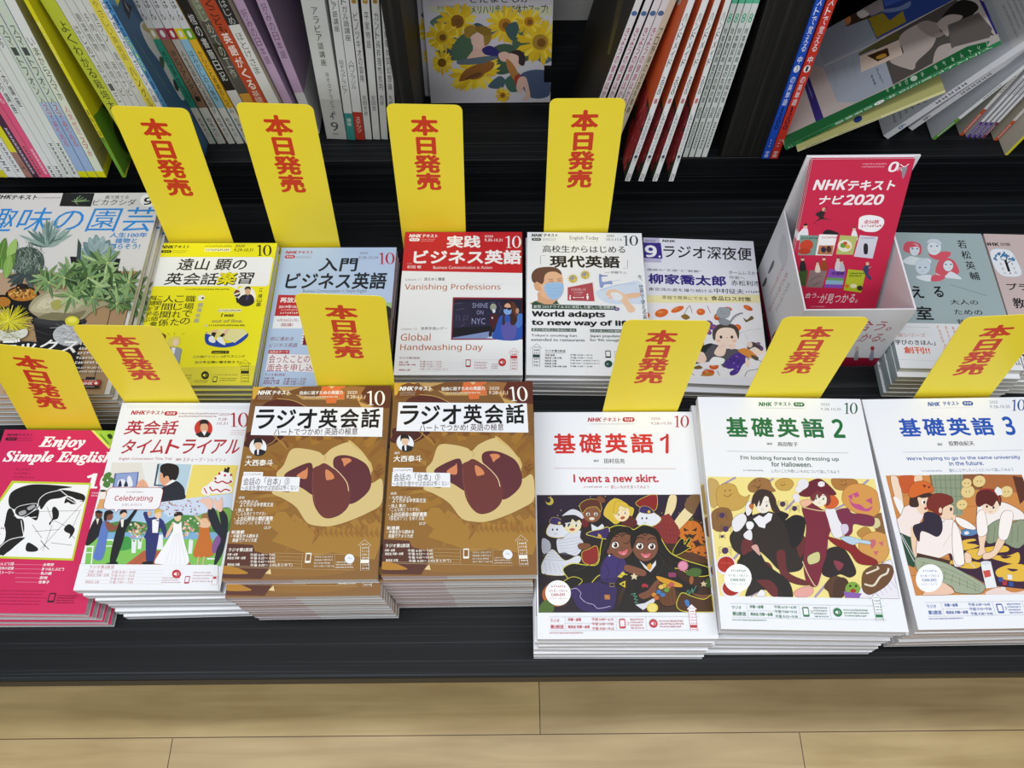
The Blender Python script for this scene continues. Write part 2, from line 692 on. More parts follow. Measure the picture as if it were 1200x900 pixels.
def stack(pose, t, n, art, spine, label, rest, group, pagecol='dcdcd8', frontcols=None, offs=(), mat=None, jit=0.0012, z=None, kind='magazine', cat='magazine'):
    """n copies lying flat; pose = x, y, yaw in degrees of the top one"""
    x, y, a = pose
    th = t / n
    cover, pages = magazine_meshes(kind, art, th, spine, pagecol, frontcols, mat)
    rr = random.Random(len(label) * 7 + n)
    first = None
    for i in range(n):
        if i < len(offs):
            dx, dy, da = offs[i]
        elif i == 0:
            dx = dy = da = 0
        else:
            dx, dy, da = rr.uniform(-jit, jit), rr.uniform(-jit, jit), rr.uniform(-.5, .5)
        loc = (x + dx, y + dy, (PZ if z is None else z) + t - (i + 1) * th)
        rz = radians(a + da)
        if i == 0:
            first = empty(kind, loc, label, cat, group, rz)
            link('cover', cover, first); link('pages', pages, first)
        else:
            where = ORD[i] + ' from the top' if i < n - 1 else 'bottom one'
            copy_thing(first, loc, rz, where + ' ' + rest, group)
    return first


def sale_card(top, bot, zs, ymin, label, half=0.0415, lean=4.0, foot=None):
    """yellow release-day card standing behind a stack; top / bot = its visible top and bottom middle in the photo,
    zs = height of the stack top that hides its foot"""
    p = onz(bot[0], bot[1], zs)
    y0 = max(p.y, ymin)
    p = ony(bot[0], bot[1], y0) if y0 > p.y else p
    n = Vector((0, -cos(radians(lean)), sin(radians(lean))))
    q = onplane(top[0], top[1], p, n)
    up = (q - p)
    Ht = up.length
    up.normalize()
    xv = up.cross(Vector((0, 0, 0)) - n)          # to the right
    xv = (-n).cross(up) * -1
    if xv.x < 0:
        xv = -xv
    nn = xv.cross(up)
    down = (p.z - PZ) / max(up.z, .2) if foot is None else foot
    H_ = Ht + down
    w = half * 2
    A = Art(w, H_, base='fbe436', fn=lambda u, v: (0, 0))
    A.mm()
    A.V('本日発売', w * 500 - 17, 15, w * 500 + 14.5, 15 + min(116, Ht * 1000 * .57), 'd8381a', .042)
    r = 0.008
    mb = MB()
    # rounded outline plate
    out = []
    for cx, cy, t0 in ((w - r, H_ - r, 0), (r, H_ - r, 90)):
        for i in range(6):
            t = radians(t0 + i * 18)
            out.append((cx + r * cos(t), cy + r * sin(t)))
    out += [(0, 0), (w, 0)]
    th = 0.0006
    c = lin('fbe436')
    mb.face([(x - w / 2, y, th) for x, y in out], c)
    mb.face([(x - w / 2, y, 0) for x, y in reversed(out)], c)
    for a_, b_ in zip(out, out[1:] + out[:1]):
        mb.face([(a_[0] - w / 2, a_[1], 0), (b_[0] - w / 2, b_[1], 0), (b_[0] - w / 2, b_[1], th), (a_[0] - w / 2, a_[1], th)], lin('fbe95a'))  # rim colour lightened to stand for a highlight on the card edge
    nb = len(A.mb.f)
    mb.raw([(x - w / 2, y, th + z + 1e-5) for x, y, z in A.mb.v[4:]], [[i - 4 for i in f] for f in A.mb.f[1:]], lin('d53a16'))
    me = mb.mesh('sale_card', M_CARD)
    o = link('sale_card', me)
    base = p - up * down
    R = Matrix((xv, up, nn)).transposed().to_4x4()
    o.matrix_world = Matrix.Translation(base) @ R
    tag(o, label, 'sale card', 'yellow release-day cards')
    return o


class Bk:
    pass


def book(a, b, uR, length=0.262, depth=0.165, spine='e6e6e4', label='', name='book', cat='book', group=None,
         zrest=None, lean=None, pages='d8d6ce', left=None, right=None, sp=None, y=None, mat=None, back=0.0, back_deg=0.0, zoff=0.0, thick=None):
    """upright book on the raised shelf. a = photo pixel of the spine's bottom left corner, b = another pixel on the
    spine's left edge, uR = pixel x of its bottom right corner.  left/right = (base colour, painter) for the side seen, sp = painter of spine"""
    zr = (Z1 if zrest is None else zrest)
    p = onz(a[0], a[1], zr)
    if y is not None:
        p = ony(a[0], a[1], y)
    p0 = Vector(p)
    n = Vector((0, -cos(radians(back_deg)), sin(radians(back_deg))))
    q = onplane(b[0], b[1], p0, n)
    U = (q - p0).normalized()
    if lean is not None:
        U = Vector((sin(radians(lean)), 0, cos(radians(lean))))
    Nl = Vector((-U.z, 0, U.x)).normalized() if abs(back_deg) < .1 else n.cross(U).normalized()
    if Nl.x > 0 and abs(U.z) > .3:
        Nl = -Nl
    X = -Nl                                   # from the left edge to the right edge of the spine
    r = onplane(uR, a[1], p0, n)
    th = thick or max(0.0028, abs((r - p0).dot(X)))
    D = U.cross(X)
    if D.y < 0:
        D = -D
    W_ = Matrix((X, D, U)).transposed().to_4x4()
    lowest = min(0.0, (X * th).z) + zoff
    M = Matrix.Translation(p0 - Vector((0, 0, lowest))) @ W_
    Mi = M.inverted()
    o = bpy.data.objects.new(name, None)
    o.empty_display_size = 0.02
    LATER.append(o)
    o.matrix_world = M
    tag(o, label, cat, group)
    ct = 0.0004
    c = lin(spine)
    mb = MB()
    lb = lin(left[0]) if left else c
    rb = lin(right[0]) if right else c
    mb.box(0, ct, 0, depth, 0, length, lb, front=c)
    mb.box(th - ct, th, 0, depth, 0, length, rb, front=c)
    mb.box(ct, th - ct, 0, ct, 0, length, c)

    def put(face, fn, painter, w, base):
        A = Art(w, length, base=base, fn=fn)
        painter(A)
        A_f = A.mb.f[1:]; V = A.mb.v[4:]
        mb.raw([face(x, y, z + 1e-5) for x, y, z in V], [[i - 4 for i in f] for f in A_f], (1, 1, 1, 1))
        if A_f:
            mb.c[-len(A_f):] = A.mb.c[1:]

    def hit(u, v, pt, nrm):
        return Mi @ onplane(u, v, M @ Vector(pt), (M.to_3x3() @ Vector(nrm)))

    if sp:
        put(lambda x, y, z: (x, -z, y), lambda u, v: (lambda h_: (h_.x, h_.z))(hit(u, v, (0, 0, 0), (0, 1, 0))), sp, th, spine)
    if left and left[1]:
        put(lambda x, y, z: (-z, depth - x, y), lambda u, v: (lambda h_: (depth - h_.y, h_.z))(hit(u, v, (0, 0, 0), (1, 0, 0))), left[1], depth, left[0])
    if right and right[1]:
        put(lambda x, y, z: (th + z, x, y), lambda u, v: (lambda h_: (h_.y, h_.z))(hit(u, v, (th, 0, 0), (1, 0, 0))), right[1], depth, right[0])
    link('cover', mb.mesh('cover', mat or M_COVER), o)
    pg = MB()
    pg.box(ct, th - ct, ct, depth - .0008, .0006, length - .0006, lin(pages))
    link('pages', pg.mesh('pages', M_PAGES), o)
    return o


# ------------------------------------------------------------------ the setting
def slab(name, x0, x1, y0, y1, z0, z1, mat, parent=None, bev=0.0015):
    mb = MB(); mb.box(-(x1 - x0) / 2, (x1 - x0) / 2, -(y1 - y0) / 2, (y1 - y0) / 2, 0, z1 - z0, (1, 1, 1, 1))
    o = link(name, mb.mesh(name, mat), parent)
    o.location = ((x0 + x1) / 2, (y0 + y1) / 2, z0)
    if bev:
        md = o.modifiers.new('edge', 'BEVEL'); md.width = bev; md.segments = 2; md.limit_method = 'ANGLE'
    return o


def build_floor():
    mb = MB()
    rr = random.Random(4)
    y = 0.12 - 0.125 * 9
    row = 0
    while y < 1.2:
        off = {9: 0.034, 8: -0.464}.get(row, rr.uniform(-.5, .5))
        x = off - 0.849 * 3
        k = 0
        while x < 2.2:
            g = 0.0006
            sh = rr.uniform(.86, 1.08)
            if row == 9:
                sh = (.9, .92, 1.0)[k % 3]
            c = lin('d2b884')
            c = (c[0] * sh, c[1] * sh, c[2] * sh * rr.uniform(.95, 1.05), 1)
            mb.box(x + g, x + .849 - g, y + g, y + .125 - g, -.008, 0, c)
            x += .849; k += 1
        y += .125; row += 1
    mb.box(-2.6, 2.4, -1.2, 1.3, -.02, -.0015, lin('6b5236'))
    o = link('floor', mb.mesh('floor', M_FLOOR))
    o['kind'] = 'structure'


build_floor()

unit = empty('display_unit', (0, 0.6, 0), 'low black woodgrain shop display with a platform in front of a raised bookshelf', 'display shelf')


def upart(name, *a, **k):
    o = slab(name, *a, parent=unit, **k)
    o.location.y -= 0.6
    return o


upart('platform_board', -1.5, 1.5, 0.143, 0.80, PZ - .035, PZ, M_DARK, bev=.003)
upart('plinth', -1.46, 1.46, 0.30, 0.80, 0.0, PZ - .036, M_DARK)
upart('riser_panel', -1.5, 1.5, 0.778, 0.80, PZ + .0005, Z1 - .0236, M_DARK, bev=0)
upart('shelf_board', -1.5, 1.5, 0.778, 1.13, Z1 - .0235, Z1, M_DARK)
upart('back_panel', -1.5, 1.5, 1.10, 1.13, Z1 + .0005, 0.95, M_DARK)
upart('canopy_board', -1.5, 1.5, 0.775, 1.13, 0.70, 0.725, M_DARK)
pL = onz(479, 187, Z1); pL2 = onz(500, 187, Z1)
upart('divider_panel', -0.1365, -0.116, 0.779, 1.09, Z1 + .0005, 0.6995, M_DARKV)
upart('divider_panel', 0.276, 0.331, 0.779, 1.09, Z1 + .0005, 0.6995, M_DARKV)
# ------------------------------------------------------------------ cover artwork
def pose_pix(x, y, yaw, w, h, t):
    """photo pixel -> sheet frame for a flat sheet at this pose (for sheets cut by the frame or by other things)"""
    c, s = cos(radians(yaw)), sin(radians(yaw))

    def fn(u, v):
        p = onz(u, v, PZ + t)
        dx, dy = p.x - x, p.y - y
        return (dx * c + dy * s + w / 2, -dx * s + dy * c + h / 2)
    return fn


def kiso_foot(a, col, times, note=True):
    """programme table at the foot of the three school textbooks; frame = unit mm from the table's top left corner"""
    g = 'c9c9d2'
    for yy in (0, 13.2):
        a.L([0, yy, 146, yy], .25, g, False)
    a.L([15.5, 0, 15.5, 13.2], .25, g, False); a.L([15.5, 6.4, 62, 6.4], .25, g, False)
    a.L([65, 0, 65, 13.2], .25, g, False); a.L([94, 0, 94, 13.2], .25, g, False)
    a.T('ラジオ', 1, 2.0, 10, 5.3, col); a.T('第2放送', 1, 7.6, 13.8, 11.4, col, .015)
    a.T('月曜〜金曜', 18, 1.2, 31, 4.2, col, .015); a.T('再放送 月曜〜金曜', 18, 8.2, 39, 11.2, col, .015)
    for i, t in enumerate(times):
        a.T(t, 41.5, 1.0 + i * 4.4, 62.5, 4.0 + i * 4.4, col, .01)
    a.phone(68, 2.2, 73.8, 11.2, col, 'f4f5fa')
    for k in (1, 2):
        a.L([75 + k * .6, 5, 75.6 + k * .9, 6.7, 75 + k * .6, 8.4], .2, col)
    a.dash(78.5, 1.4, 92, 12.2, col, 4, .5, 5)
    a.speaker(101, 6.6, 4.1, col, 'ffffff')
    a.dash(107, 3, 131, 11, col, 3, .5, 8)
    a.dash(0, 14.6, 32, 16.2, col, 1, .7, 2)
    a.ladder(134.5, -12, 145, 14, col, col, 5, 7, 'f6f6fa')


def kiso_badge(a, x, y, r, col):
    a.E(x, y, r, r, 'fbfbfe', n=28)
    a.dash(x - r * .5, y - r * .62, x + r * .5, y - r * .42, col, 1, .8, 1)
    a.T('切り取って使える', x - r * .72, y - r * .28, x + r * .74, y - r * .06, col)
    a.T(sans('CAN-DO'), x - r * .55, y + r * .02, x + r * .55, y + r * .24, col, .04)
    a.T('リスト・カード', x - r * .62, y + r * .34, x + r * .62, y + r * .52, col)


def face(a, x, y, rx, ry, skin, hair=None, rot=0, eyes='3a2a22', mouth=None, brow=None):
    a.E(x, y, rx, ry, skin, rot)
    c, s = cos(radians(rot)), sin(radians(rot))

    def q(px, py):
        return x + (px * rx) * c - (py * ry) * s, y + (px * rx) * s + (py * ry) * c
    for sx in (-.42, .42):
        ex, ey = q(sx, .08)
        a.E(ex, ey, rx * .2, ry * .19, 'fdfdfd', rot); a.E(ex, ey, rx * .13, ry * .17, eyes, rot)
        a.E(ex - rx * .04, ey - ry * .06, rx * .05, ry * .06, 'ffffff')
        bx = q(sx - .24, -.25); bm = q(sx, -.33); be = q(sx + .24, -.25)
        a.L([*bx, *bm, *be], .35, brow or eyes)
    if mouth:
        mx, my = q(0, .58)
        a.E(mx, my, rx * .3, ry * .17, mouth, rot)
    else:
        m0, m1, m2 = q(-.18, .55), q(0, .62), q(.18, .55)
        a.L([*m0, *m1, *m2], .3, '7a3b30')
    n0, n1 = q(0, .25), q(.05, .32)
    a.L([*n0, *n1], .25, '8a5a48', False)


def pumpkin(a, x, y, r, col='cf7420', dark='8e4a12', fc='3b2212'):
    a.E(x, y, r, r * .86, col)
    for k in (-.5, 0, .5):
        a.E(x + k * r, y, r * .36, r * .82, None, line=dark, lw=.25)
    a.P([x - r * .1, y - r * .8, x + r * .15, y - r * 1.12, x + r * .25, y - r * 1.0, x + r * .12, y - r * .78], '5c6a26')
    a.P([x - r * .55, y - r * .3, x - r * .12, y - r * .05, x - r * .5, y + r * .02], fc)
    a.P([x + r * .55, y - r * .3, x + r * .12, y - r * .05, x + r * .5, y + r * .02], fc)
    a.P([x - r * .55, y + r * .22, x - r * .2, y + r * .3, x - r * .05, y + r * .2, x + r * .2, y + r * .32, x + r * .55, y + r * .2, x + r * .25, y + r * .6, x - r * .25, y + r * .6], fc)


# ---------------- red-titled textbook with the Halloween night picture
def art_red():
    a = Art(.1745, .2447, [(627.7, 482.5), (809.5, 482.5), (847, 748.5), (625.7, 749.3)], 'f1f3f9')
    R_ = 'b4283a'
    a.z(600, 450, 4.615)
    a.logo(412, 178, 592, 200, R_); a.pill(598, 177, 665, 201, R_); a.dash(425, 208, 655, 215, 'b9a0a8', 1, .6)
    a.T('2020', 750, 178, 800, 191, 'a56a72'); a.T('9.28-10.30', 750, 202, 862, 215, 'a56a72')
    a.ten(870, 170, 953, 229, R_)
    a.TS('基礎英語', 227, 260, 769, 363, 122, 'd2302c', .026); a.L([806, 292, 838, 271, 838, 356], 3.5, 'd2302c', False); a.E(838, 357, 8.5, 8.5, 'd2302c'); a.E(838, 271, 8.3, 8.3, 'd2302c'); a.E(807, 292, 8.3, 8.3, 'd2302c')
    a.T('講師', 443, 396, 472, 409, '444'); a.T('田村岳充', 500, 390, 612, 416, '333', .012)
    a.L([230, 441, 886, 445], .35, 'c56a72', False)
    a.T('I want a new skirt.', 333, 473, 796, 516, 'c42f3c', .028)
    a.dash(390, 534, 490, 546, 'b5626c', 1, .7); a.dash(505, 536, 523, 545, 'b5626c', 1, .7); a.T('欲しいものを言ってみよう', 535, 531, 743, 549, 'b5404c')
    # picture
    a.z(625, 565, 5.325)
    a.clip(20, 60, 1145, 803)
    a.R(20, 60, 1145, 803, '2b1c33')
    a.B('20 820,20 300,120 230,420 190,700 180,900 240,1145 200,1145 820', '241a22')
    a.B('560 820,640 500,900 420,1145 430,1145 820', '402818')
    a.B('840 250,1145 250,1145 620,900 560', '3a2016')
    rr = random.Random(3)
    for i in range(26):
        x, y = rr.uniform(40, 1090), rr.uniform(66, 250)
        a.E(x, y, 3, 3, rr.choice(['d8c86a', 'b9a9c9', 'e0d8b8']), n=6)
    a.E(100, 98, 25, 25, 'cdbb4a'); a.E(91, 92, 16, 16, '2b1c33')
    # pumpkins right
    for x, y, r in ((985, 285, 78), (1085, 330, 50), (980, 385, 40), (1065, 428, 62)):
        pumpkin(a, x, y, r)
    a.B('880 440,1000 420,1110 470,1110 490,960 470', '55331a')
    # bottom left pumpkin
    pumpkin(a, 130, 690, 90, 'b5601c')
    a.B('20 800,40 740,100 720,110 800', '4f6a2a')
    a.ol = ('2c1a16', .22)
    # upside-down girl's legs and skirt
    a.B('852 66,895 68,890 140,852 215,842 290,800 260,824 170', 'ead9a6')
    a.B('962 130,1010 165,935 255,880 300,868 250', 'ead9a6')
    a.B('985 62,1052 66,1020 150,1000 180,945 130', '7a5a38')
    a.P('780 200,850 175,910 260,925 300,905 330,915 365,830 362,790 318,745 270', '8a2f2c')
    for k in range(6):
        a.L([770 + k * 24, 205 + k * 5, 800 + k * 22, 345 + k * 3], .25, '5e1c1c', False)
    for k in range(4):
        a.L([765 + k * 10, 240 + k * 32, 905, 250 + k * 32], .25, '5e1c1c', False)
    a.B('640 110,720 64,772 62,768 150,700 150', '8a2020', 'd8c63c', .5)
    # white ghosts with witch caps
    for gx, gy, r in ((715, 205, 74), (150, 275, 74)):
        a.B([gx - r, gy + 10, gx - r * .6, gy - r * .55, gx + 5, gy - r * .65, gx + r * .65, gy - r * .4, gx + r * 1.15, gy + 4, gx + r * .7, gy + r * .55, gx, gy + r * .7, gx - r * .8, gy + r * .55], 'e4e6f0', 'd8c95a', .5)
        a.B([gx - r * .7, gy - r * .55, gx - r * .5, gy - r * 1.0, gx + r * .1, gy - r * .95, gx + r * .55, gy - r * .5, gx, gy - r * .38], '3b2a68', 'c8b84a', .35)
        a.E(gx + r * .12, gy - r * .55, 9, 9, 'd9c23a')
        for k in (-.5, .05):
            a.E(gx + k * r * .7 - 8, gy, 5, 7, '2a2a3a')
        a.L([gx - r * .4, gy + 22, gx - r * .25, gy + 30, gx - r * .1, gy + 22], .3, '444')
    # mummy boy
    a.B('48 480,110 400,190 470,270 440,290 470,200 560,60 558,40 530', 'd9dbe6', 'c9c26a', .4)
    a.B('50 330,95 350,100 400,60 430,44 400', 'b7bac8')
    for k in range(7):
        a.L([60 + k * 28, 480 + k * 4, 72 + k * 30, 545], .3, '9a9eb2', False)
    for k in range(5):
        a.L([50, 375 + k * 22, 105 + k * 22, 400 + k * 18], .3, '9a9eb2', False)
    a.B('215 300,300 285,306 380,262 440,190 420,150 420,140 340,180 330', 'd9dbe6')
    for k in range(6):
        a.L([150 + k * 4, 345 + k * 16, 240, 330 + k * 20, 302, 318 + k * 14], .3, '9a9eb2')
    face(a, 240, 245, 58, 52, 'e9dcae', mouth='b05a48')
    a.B('172 225,180 165,240 148,300 170,308 240,286 215,262 225,240 210,222 250,205 232,190 262', '231a20')
    a.B('176 190,240 148,300 172,312 212,260 186,205 186', 'd9dbe6')
    a.L('195 238,250 232,306 240', 1.2, 'd9dbe6')
    # vampire boy with red cape
    a.B('320 260,470 250,470 310,420 330,400 470,330 492,300 450,310 360,290 320', '26191c')
    a.B('300 420,340 400,395 380,402 470,360 498,308 480', '8e2420', 'd8c63c', .5)
    a.P('360 240,400 262,440 232,440 280,365 285', 'dfe2ea')
    a.B('300 215,330 205,345 250,310 260', '6e1a1c'); a.B('420 200,470 190,455 250,430 240', '1f1518')
    face(a, 365, 175, 58, 56, '8a5638', mouth='e7dccb')
    a.B('300 165,290 120,340 88,400 92,425 130,420 165,395 135,340 140,310 170', '5c2e20', 'd2bf3c', .45)
    a.B('392 90,410 66,440 78,450 100,425 112', '7a4a30')
    a.B('275 370,300 360,350 366,352 388,310 402,280 395', '7a4a30')
    # blonde girl with cat ears
    a.B('440 180,462 120,508 84,560 100,600 130,628 150,610 200,580 190,520 240,478 215', 'd9b93a', 'e8d86a', .4)
    a.P('500 100,508 78,535 98', 'd9b93a'); a.B('560 215,610 190,650 230,620 265,560 255', '5c231f')
    face(a, 552, 172, 50, 54, 'efdcae', mouth='b8503c', eyes='9a7428', rot=-12)
    a.B('500 165,515 105,560 100,600 130,575 140,540 128,522 180', 'd9b93a')
    # the two girls: dark hair mass with a yellow outline
    a.B('190 560,180 520,240 490,330 500,400 490,420 380,450 290,520 250,600 262,630 275,690 246,760 270,800 330,860 420,960 470,1060 500,1110 520,1118 560,1040 572,960 545,880 520,600 560,420 560,330 640,240 610', '171310', 'd8cf3a', .8)
    a.B('175 610,240 575,300 600,240 650,190 640', '171310', 'd8cf3a', .6)
    # black arm in a long glove
    a.B('880 405,920 340,945 336,950 370,975 330,990 340,965 380,990 385,920 430,885 435', '15110f', 'd8cf3a', .5)
    # witch hat tip
    a.B('328 305,360 286,420 274,470 262,470 330,420 330,370 318', '3a2563', 'd8cf3a', .7); a.P('405 300,422 310,428 328,410 322,398 330', 'd9a92a')
    # purple dress
    a.B('455 445,520 445,575 470,585 540,520 600,520 690,480 790,300 795,240 720,222 660,300 620,410 600,415 520', '34255c')
    a.B('455 445,530 440,578 480,560 560,440 590,415 560', '3d2c6c')
    a.L('230 655,262 650,290 680,285 705,320 740,370 755,400 780,480 765', .5, 'c9b8e0')
    for k in range(4):
        a.L([330 + k * 40, 640, 320 + k * 44, 770], .3, '241844')
    a.L('415 605,470 622,575 628', 1.6, '1c1418'); a.R(475, 618, 505, 638, None, line='c9a32a', lw=.4)
    a.P('525 575,560 540,575 555,550 582', 'e3cc35'); a.P('535 620,575 600,575 645', 'e3cc35'); a.P('548 622,568 612,568 634', '241844')
    a.R(440, 690, 478, 722, 'b0703c', 1); a.L([447, 695, 470, 716], .3, 'e8c890', False)
    # black robe of the other girl
    a.B('590 470,640 450,720 480,800 460,880 500,900 560,980 620,1040 640,1030 680,960 690,880 640,800 600,760 640,720 720,690 800,540 800,560 700,590 610', '1c1814')
    a.P('665 470,700 500,728 525,745 500,770 470,770 500,735 545,700 520', 'e2e2e8')
    a.P('715 498,738 486,745 512,732 536,714 520', 'd69a22')
    a.L('612 690,640 680,628 700,650 700,632 720,654 722,636 742,658 745', .5, '5aa58a')
    a.L('960 688,980 660,985 690,1005 650,1005 680,1030 630', .5, '5aa58a')
    a.P('640 755,700 745,780 700,760 740,690 790', 'dcdce4')
    # faces
    SK = '7d4d36'
    def girl(cx, cy, rot, wink):
        c, sn = cos(radians(rot)), sin(radians(rot))
        q = lambda x, y: [cx + x * c - y * sn, cy + x * sn + y * c]
        w = lambda *p: [k for i in range(0, len(p), 2) for k in q(p[i], p[i + 1])]
        a.B(w(-78, -40, -84, 10, -72, 52, -40, 86, 0, 98, 40, 84, 70, 48, 80, 0, 72, -50, 30, -86, -30, -86), SK)
        for sx in ((-1,) if wink else (-1, 1)):
            x = sx * 38
            a.B(w(x - 24, 6, x - 10, -16, x + 14, -14, x + 23, 4, x + 14, 20, x - 10, 22), 'f6f2ee')
            a.E(*q(x + 1, 3), 13, 17, '5a3a28', rot); a.E(*q(x + 1, 5), 8, 12, '241612', rot); a.E(*q(x - 4, -4), 4.5, 5, 'ffffff')
            a.L(w(x - 27, 2, x - 12, -19, x + 14, -18, x + 25, 0), .75, '1a1310')
        if wink:
            a.L(w(16, -2, 34, 10, 56, -4), .75, '1a1310')
        for sx in (-1, 1):
            a.L(w(sx * 38 - 28, -40 + (sx > 0) * 4, sx * 38, -52, sx * 38 + 26, -42 - (sx < 0) * 2), .9, '1a1310')
        a.L(w(0, 26, 5, 30, 0, 33), .4, '54301f')
        a.B(w(-30, 46, 0, 52, 32, 44, 26, 70, 4, 80, -20, 70), 'd86a74'); a.B(w(-14, 66, 4, 60, 20, 66, 4, 78), 'e9919a')
    girl(548, 362, -12, True)
    a.B('462 410,438 400,470 300,520 262,600 262,640 310,628 330,590 300,545 296,505 318,484 350', '171310')
    a.L('520 300,545 312,560 298', .8, '171310'); a.E(472, 414, 13, 17, SK); a.E(474, 440, 6, 6, 'e8e0e8')
    girl(705, 378, 2, False)
    a.B('618 400,606 330,640 276,700 252,770 276,806 350,792 430,776 350,760 318,705 300,655 316,640 350', '171310')
    a.L('680 302,700 314,716 300', .8, '171310')
    # hugging arm and hands
    a.B('570 505,600 500,700 535,700 570,640 562,572 535', '82503a')
    a.P('632 550,640 566,656 568,644 578,648 594,632 584,616 594,620 576,608 566,624 564', 'e6d4b0')
    a.B('660 690,720 660,770 600,800 610,800 640,740 700,690 720', '7a4a34')
    a.B('1000 680,1060 690,1135 690,1130 730,1060 715', '7a4a34')
    a.ol = None
    for p in ('470 330,430 420,380 480,300 520', '450 360,410 450,330 510,240 540', '800 400,860 470,960 500,1060 520', '790 430,850 520,900 560', '640 270,560 262,500 300'):
        a.L(p, .3, '4a3a34')
    for p in ('600 560,620 640,600 720', '860 470,870 520,900 570', '820 470,800 540,770 560'):
        a.L(p, .35, '3c3430')
    a.L('440 480,470 540,455 590', .3, '241844'); a.L('540 470,520 540,560 570', .3, '241844')
    for k in range(5):
        a.E(60 + k * 22, 560 + k * 9, 7, 5, '5a3a2a', n=6)
    a.ol = ('2c1a16', .22)
    # candy basket
    a.B('775 640,850 600,890 640,905 740,850 765,800 740', '6a3f20', '2a1810', .4)
    for k in range(4):
        a.L([800 + k * 24, 660, 810 + k * 24, 745], .35, '432611')
    a.B('776 570,850 590,930 620,935 642,870 635,790 600', 'd79a25')
    for x, y, c in ((760, 690, 'd8872b'), (790, 672, '3f78b8'), (815, 690, '3f78b8'), (825, 632, 'd9b72f'), (850, 640, 'b87a3a'), (840, 660, '6a9a3a'), (870, 625, 'c05a5a'), (805, 640, 'e0c060'), (775, 710, 'c46a30')):
        a.B([x - 18, y, x - 4, y - 14, x + 16, y - 6, x + 12, y + 12, x - 8, y + 14], c)
    a.P('680 625,700 618,720 628,722 645,700 640,684 645', 'b02a3a')
    a.R(848, 548, 900, 578, '8e3c66', 1.2)
    # lollipops
    a.E(942, 506, 33, 33, 'd9799a'); a.E(942, 506, 20, 20, None, line='f0c0d0', lw=.5); a.E(942, 506, 9, 9, None, line='f0c0d0', lw=.5)
    a.E(750, 776, 36, 32, 'e8d25a'); a.E(750, 776, 20, 18, None, line='fbf0b0', lw=.6); a.E(750, 776, 9, 8, None, line='fbf0b0', lw=.5)
    a.L('965 535,1030 560', .6, 'e5dfa0', False)
    # brown bag and leaves, right
    a.B('905 760,935 680,1000 700,1080 720,1140 690,1145 800,960 800', '4d2d15', 'd8cf3a', .7)
    a.B('1000 520,1060 530,1040 575,960 560', '4a6a2c'); a.B('1085 600,1120 580,1130 640,1095 640', '3f5c28')
    a.B('985 580,1005 570,1012 600,1000 625,985 615', '9c5a2c'); a.B('955 728,980 725,990 765,968 765', '3f78b8')
    a.P('1075 600,1082 614,1098 616,1086 626,1090 640,1076 632,1062 640,1066 624,1056 614,1070 612', 'd9c9a0')
    a.clip(); a.ol = None
    kiso_badge(a, 143, 680, 82, 'b8505a')
    a.z(600, 575, 4.615).unit(187, 678)
    kiso_foot(a, 'c23844', ('午前 6:00〜6:15', '午前 6:45〜7:00', '午後 9:00〜9:15'))
    return a


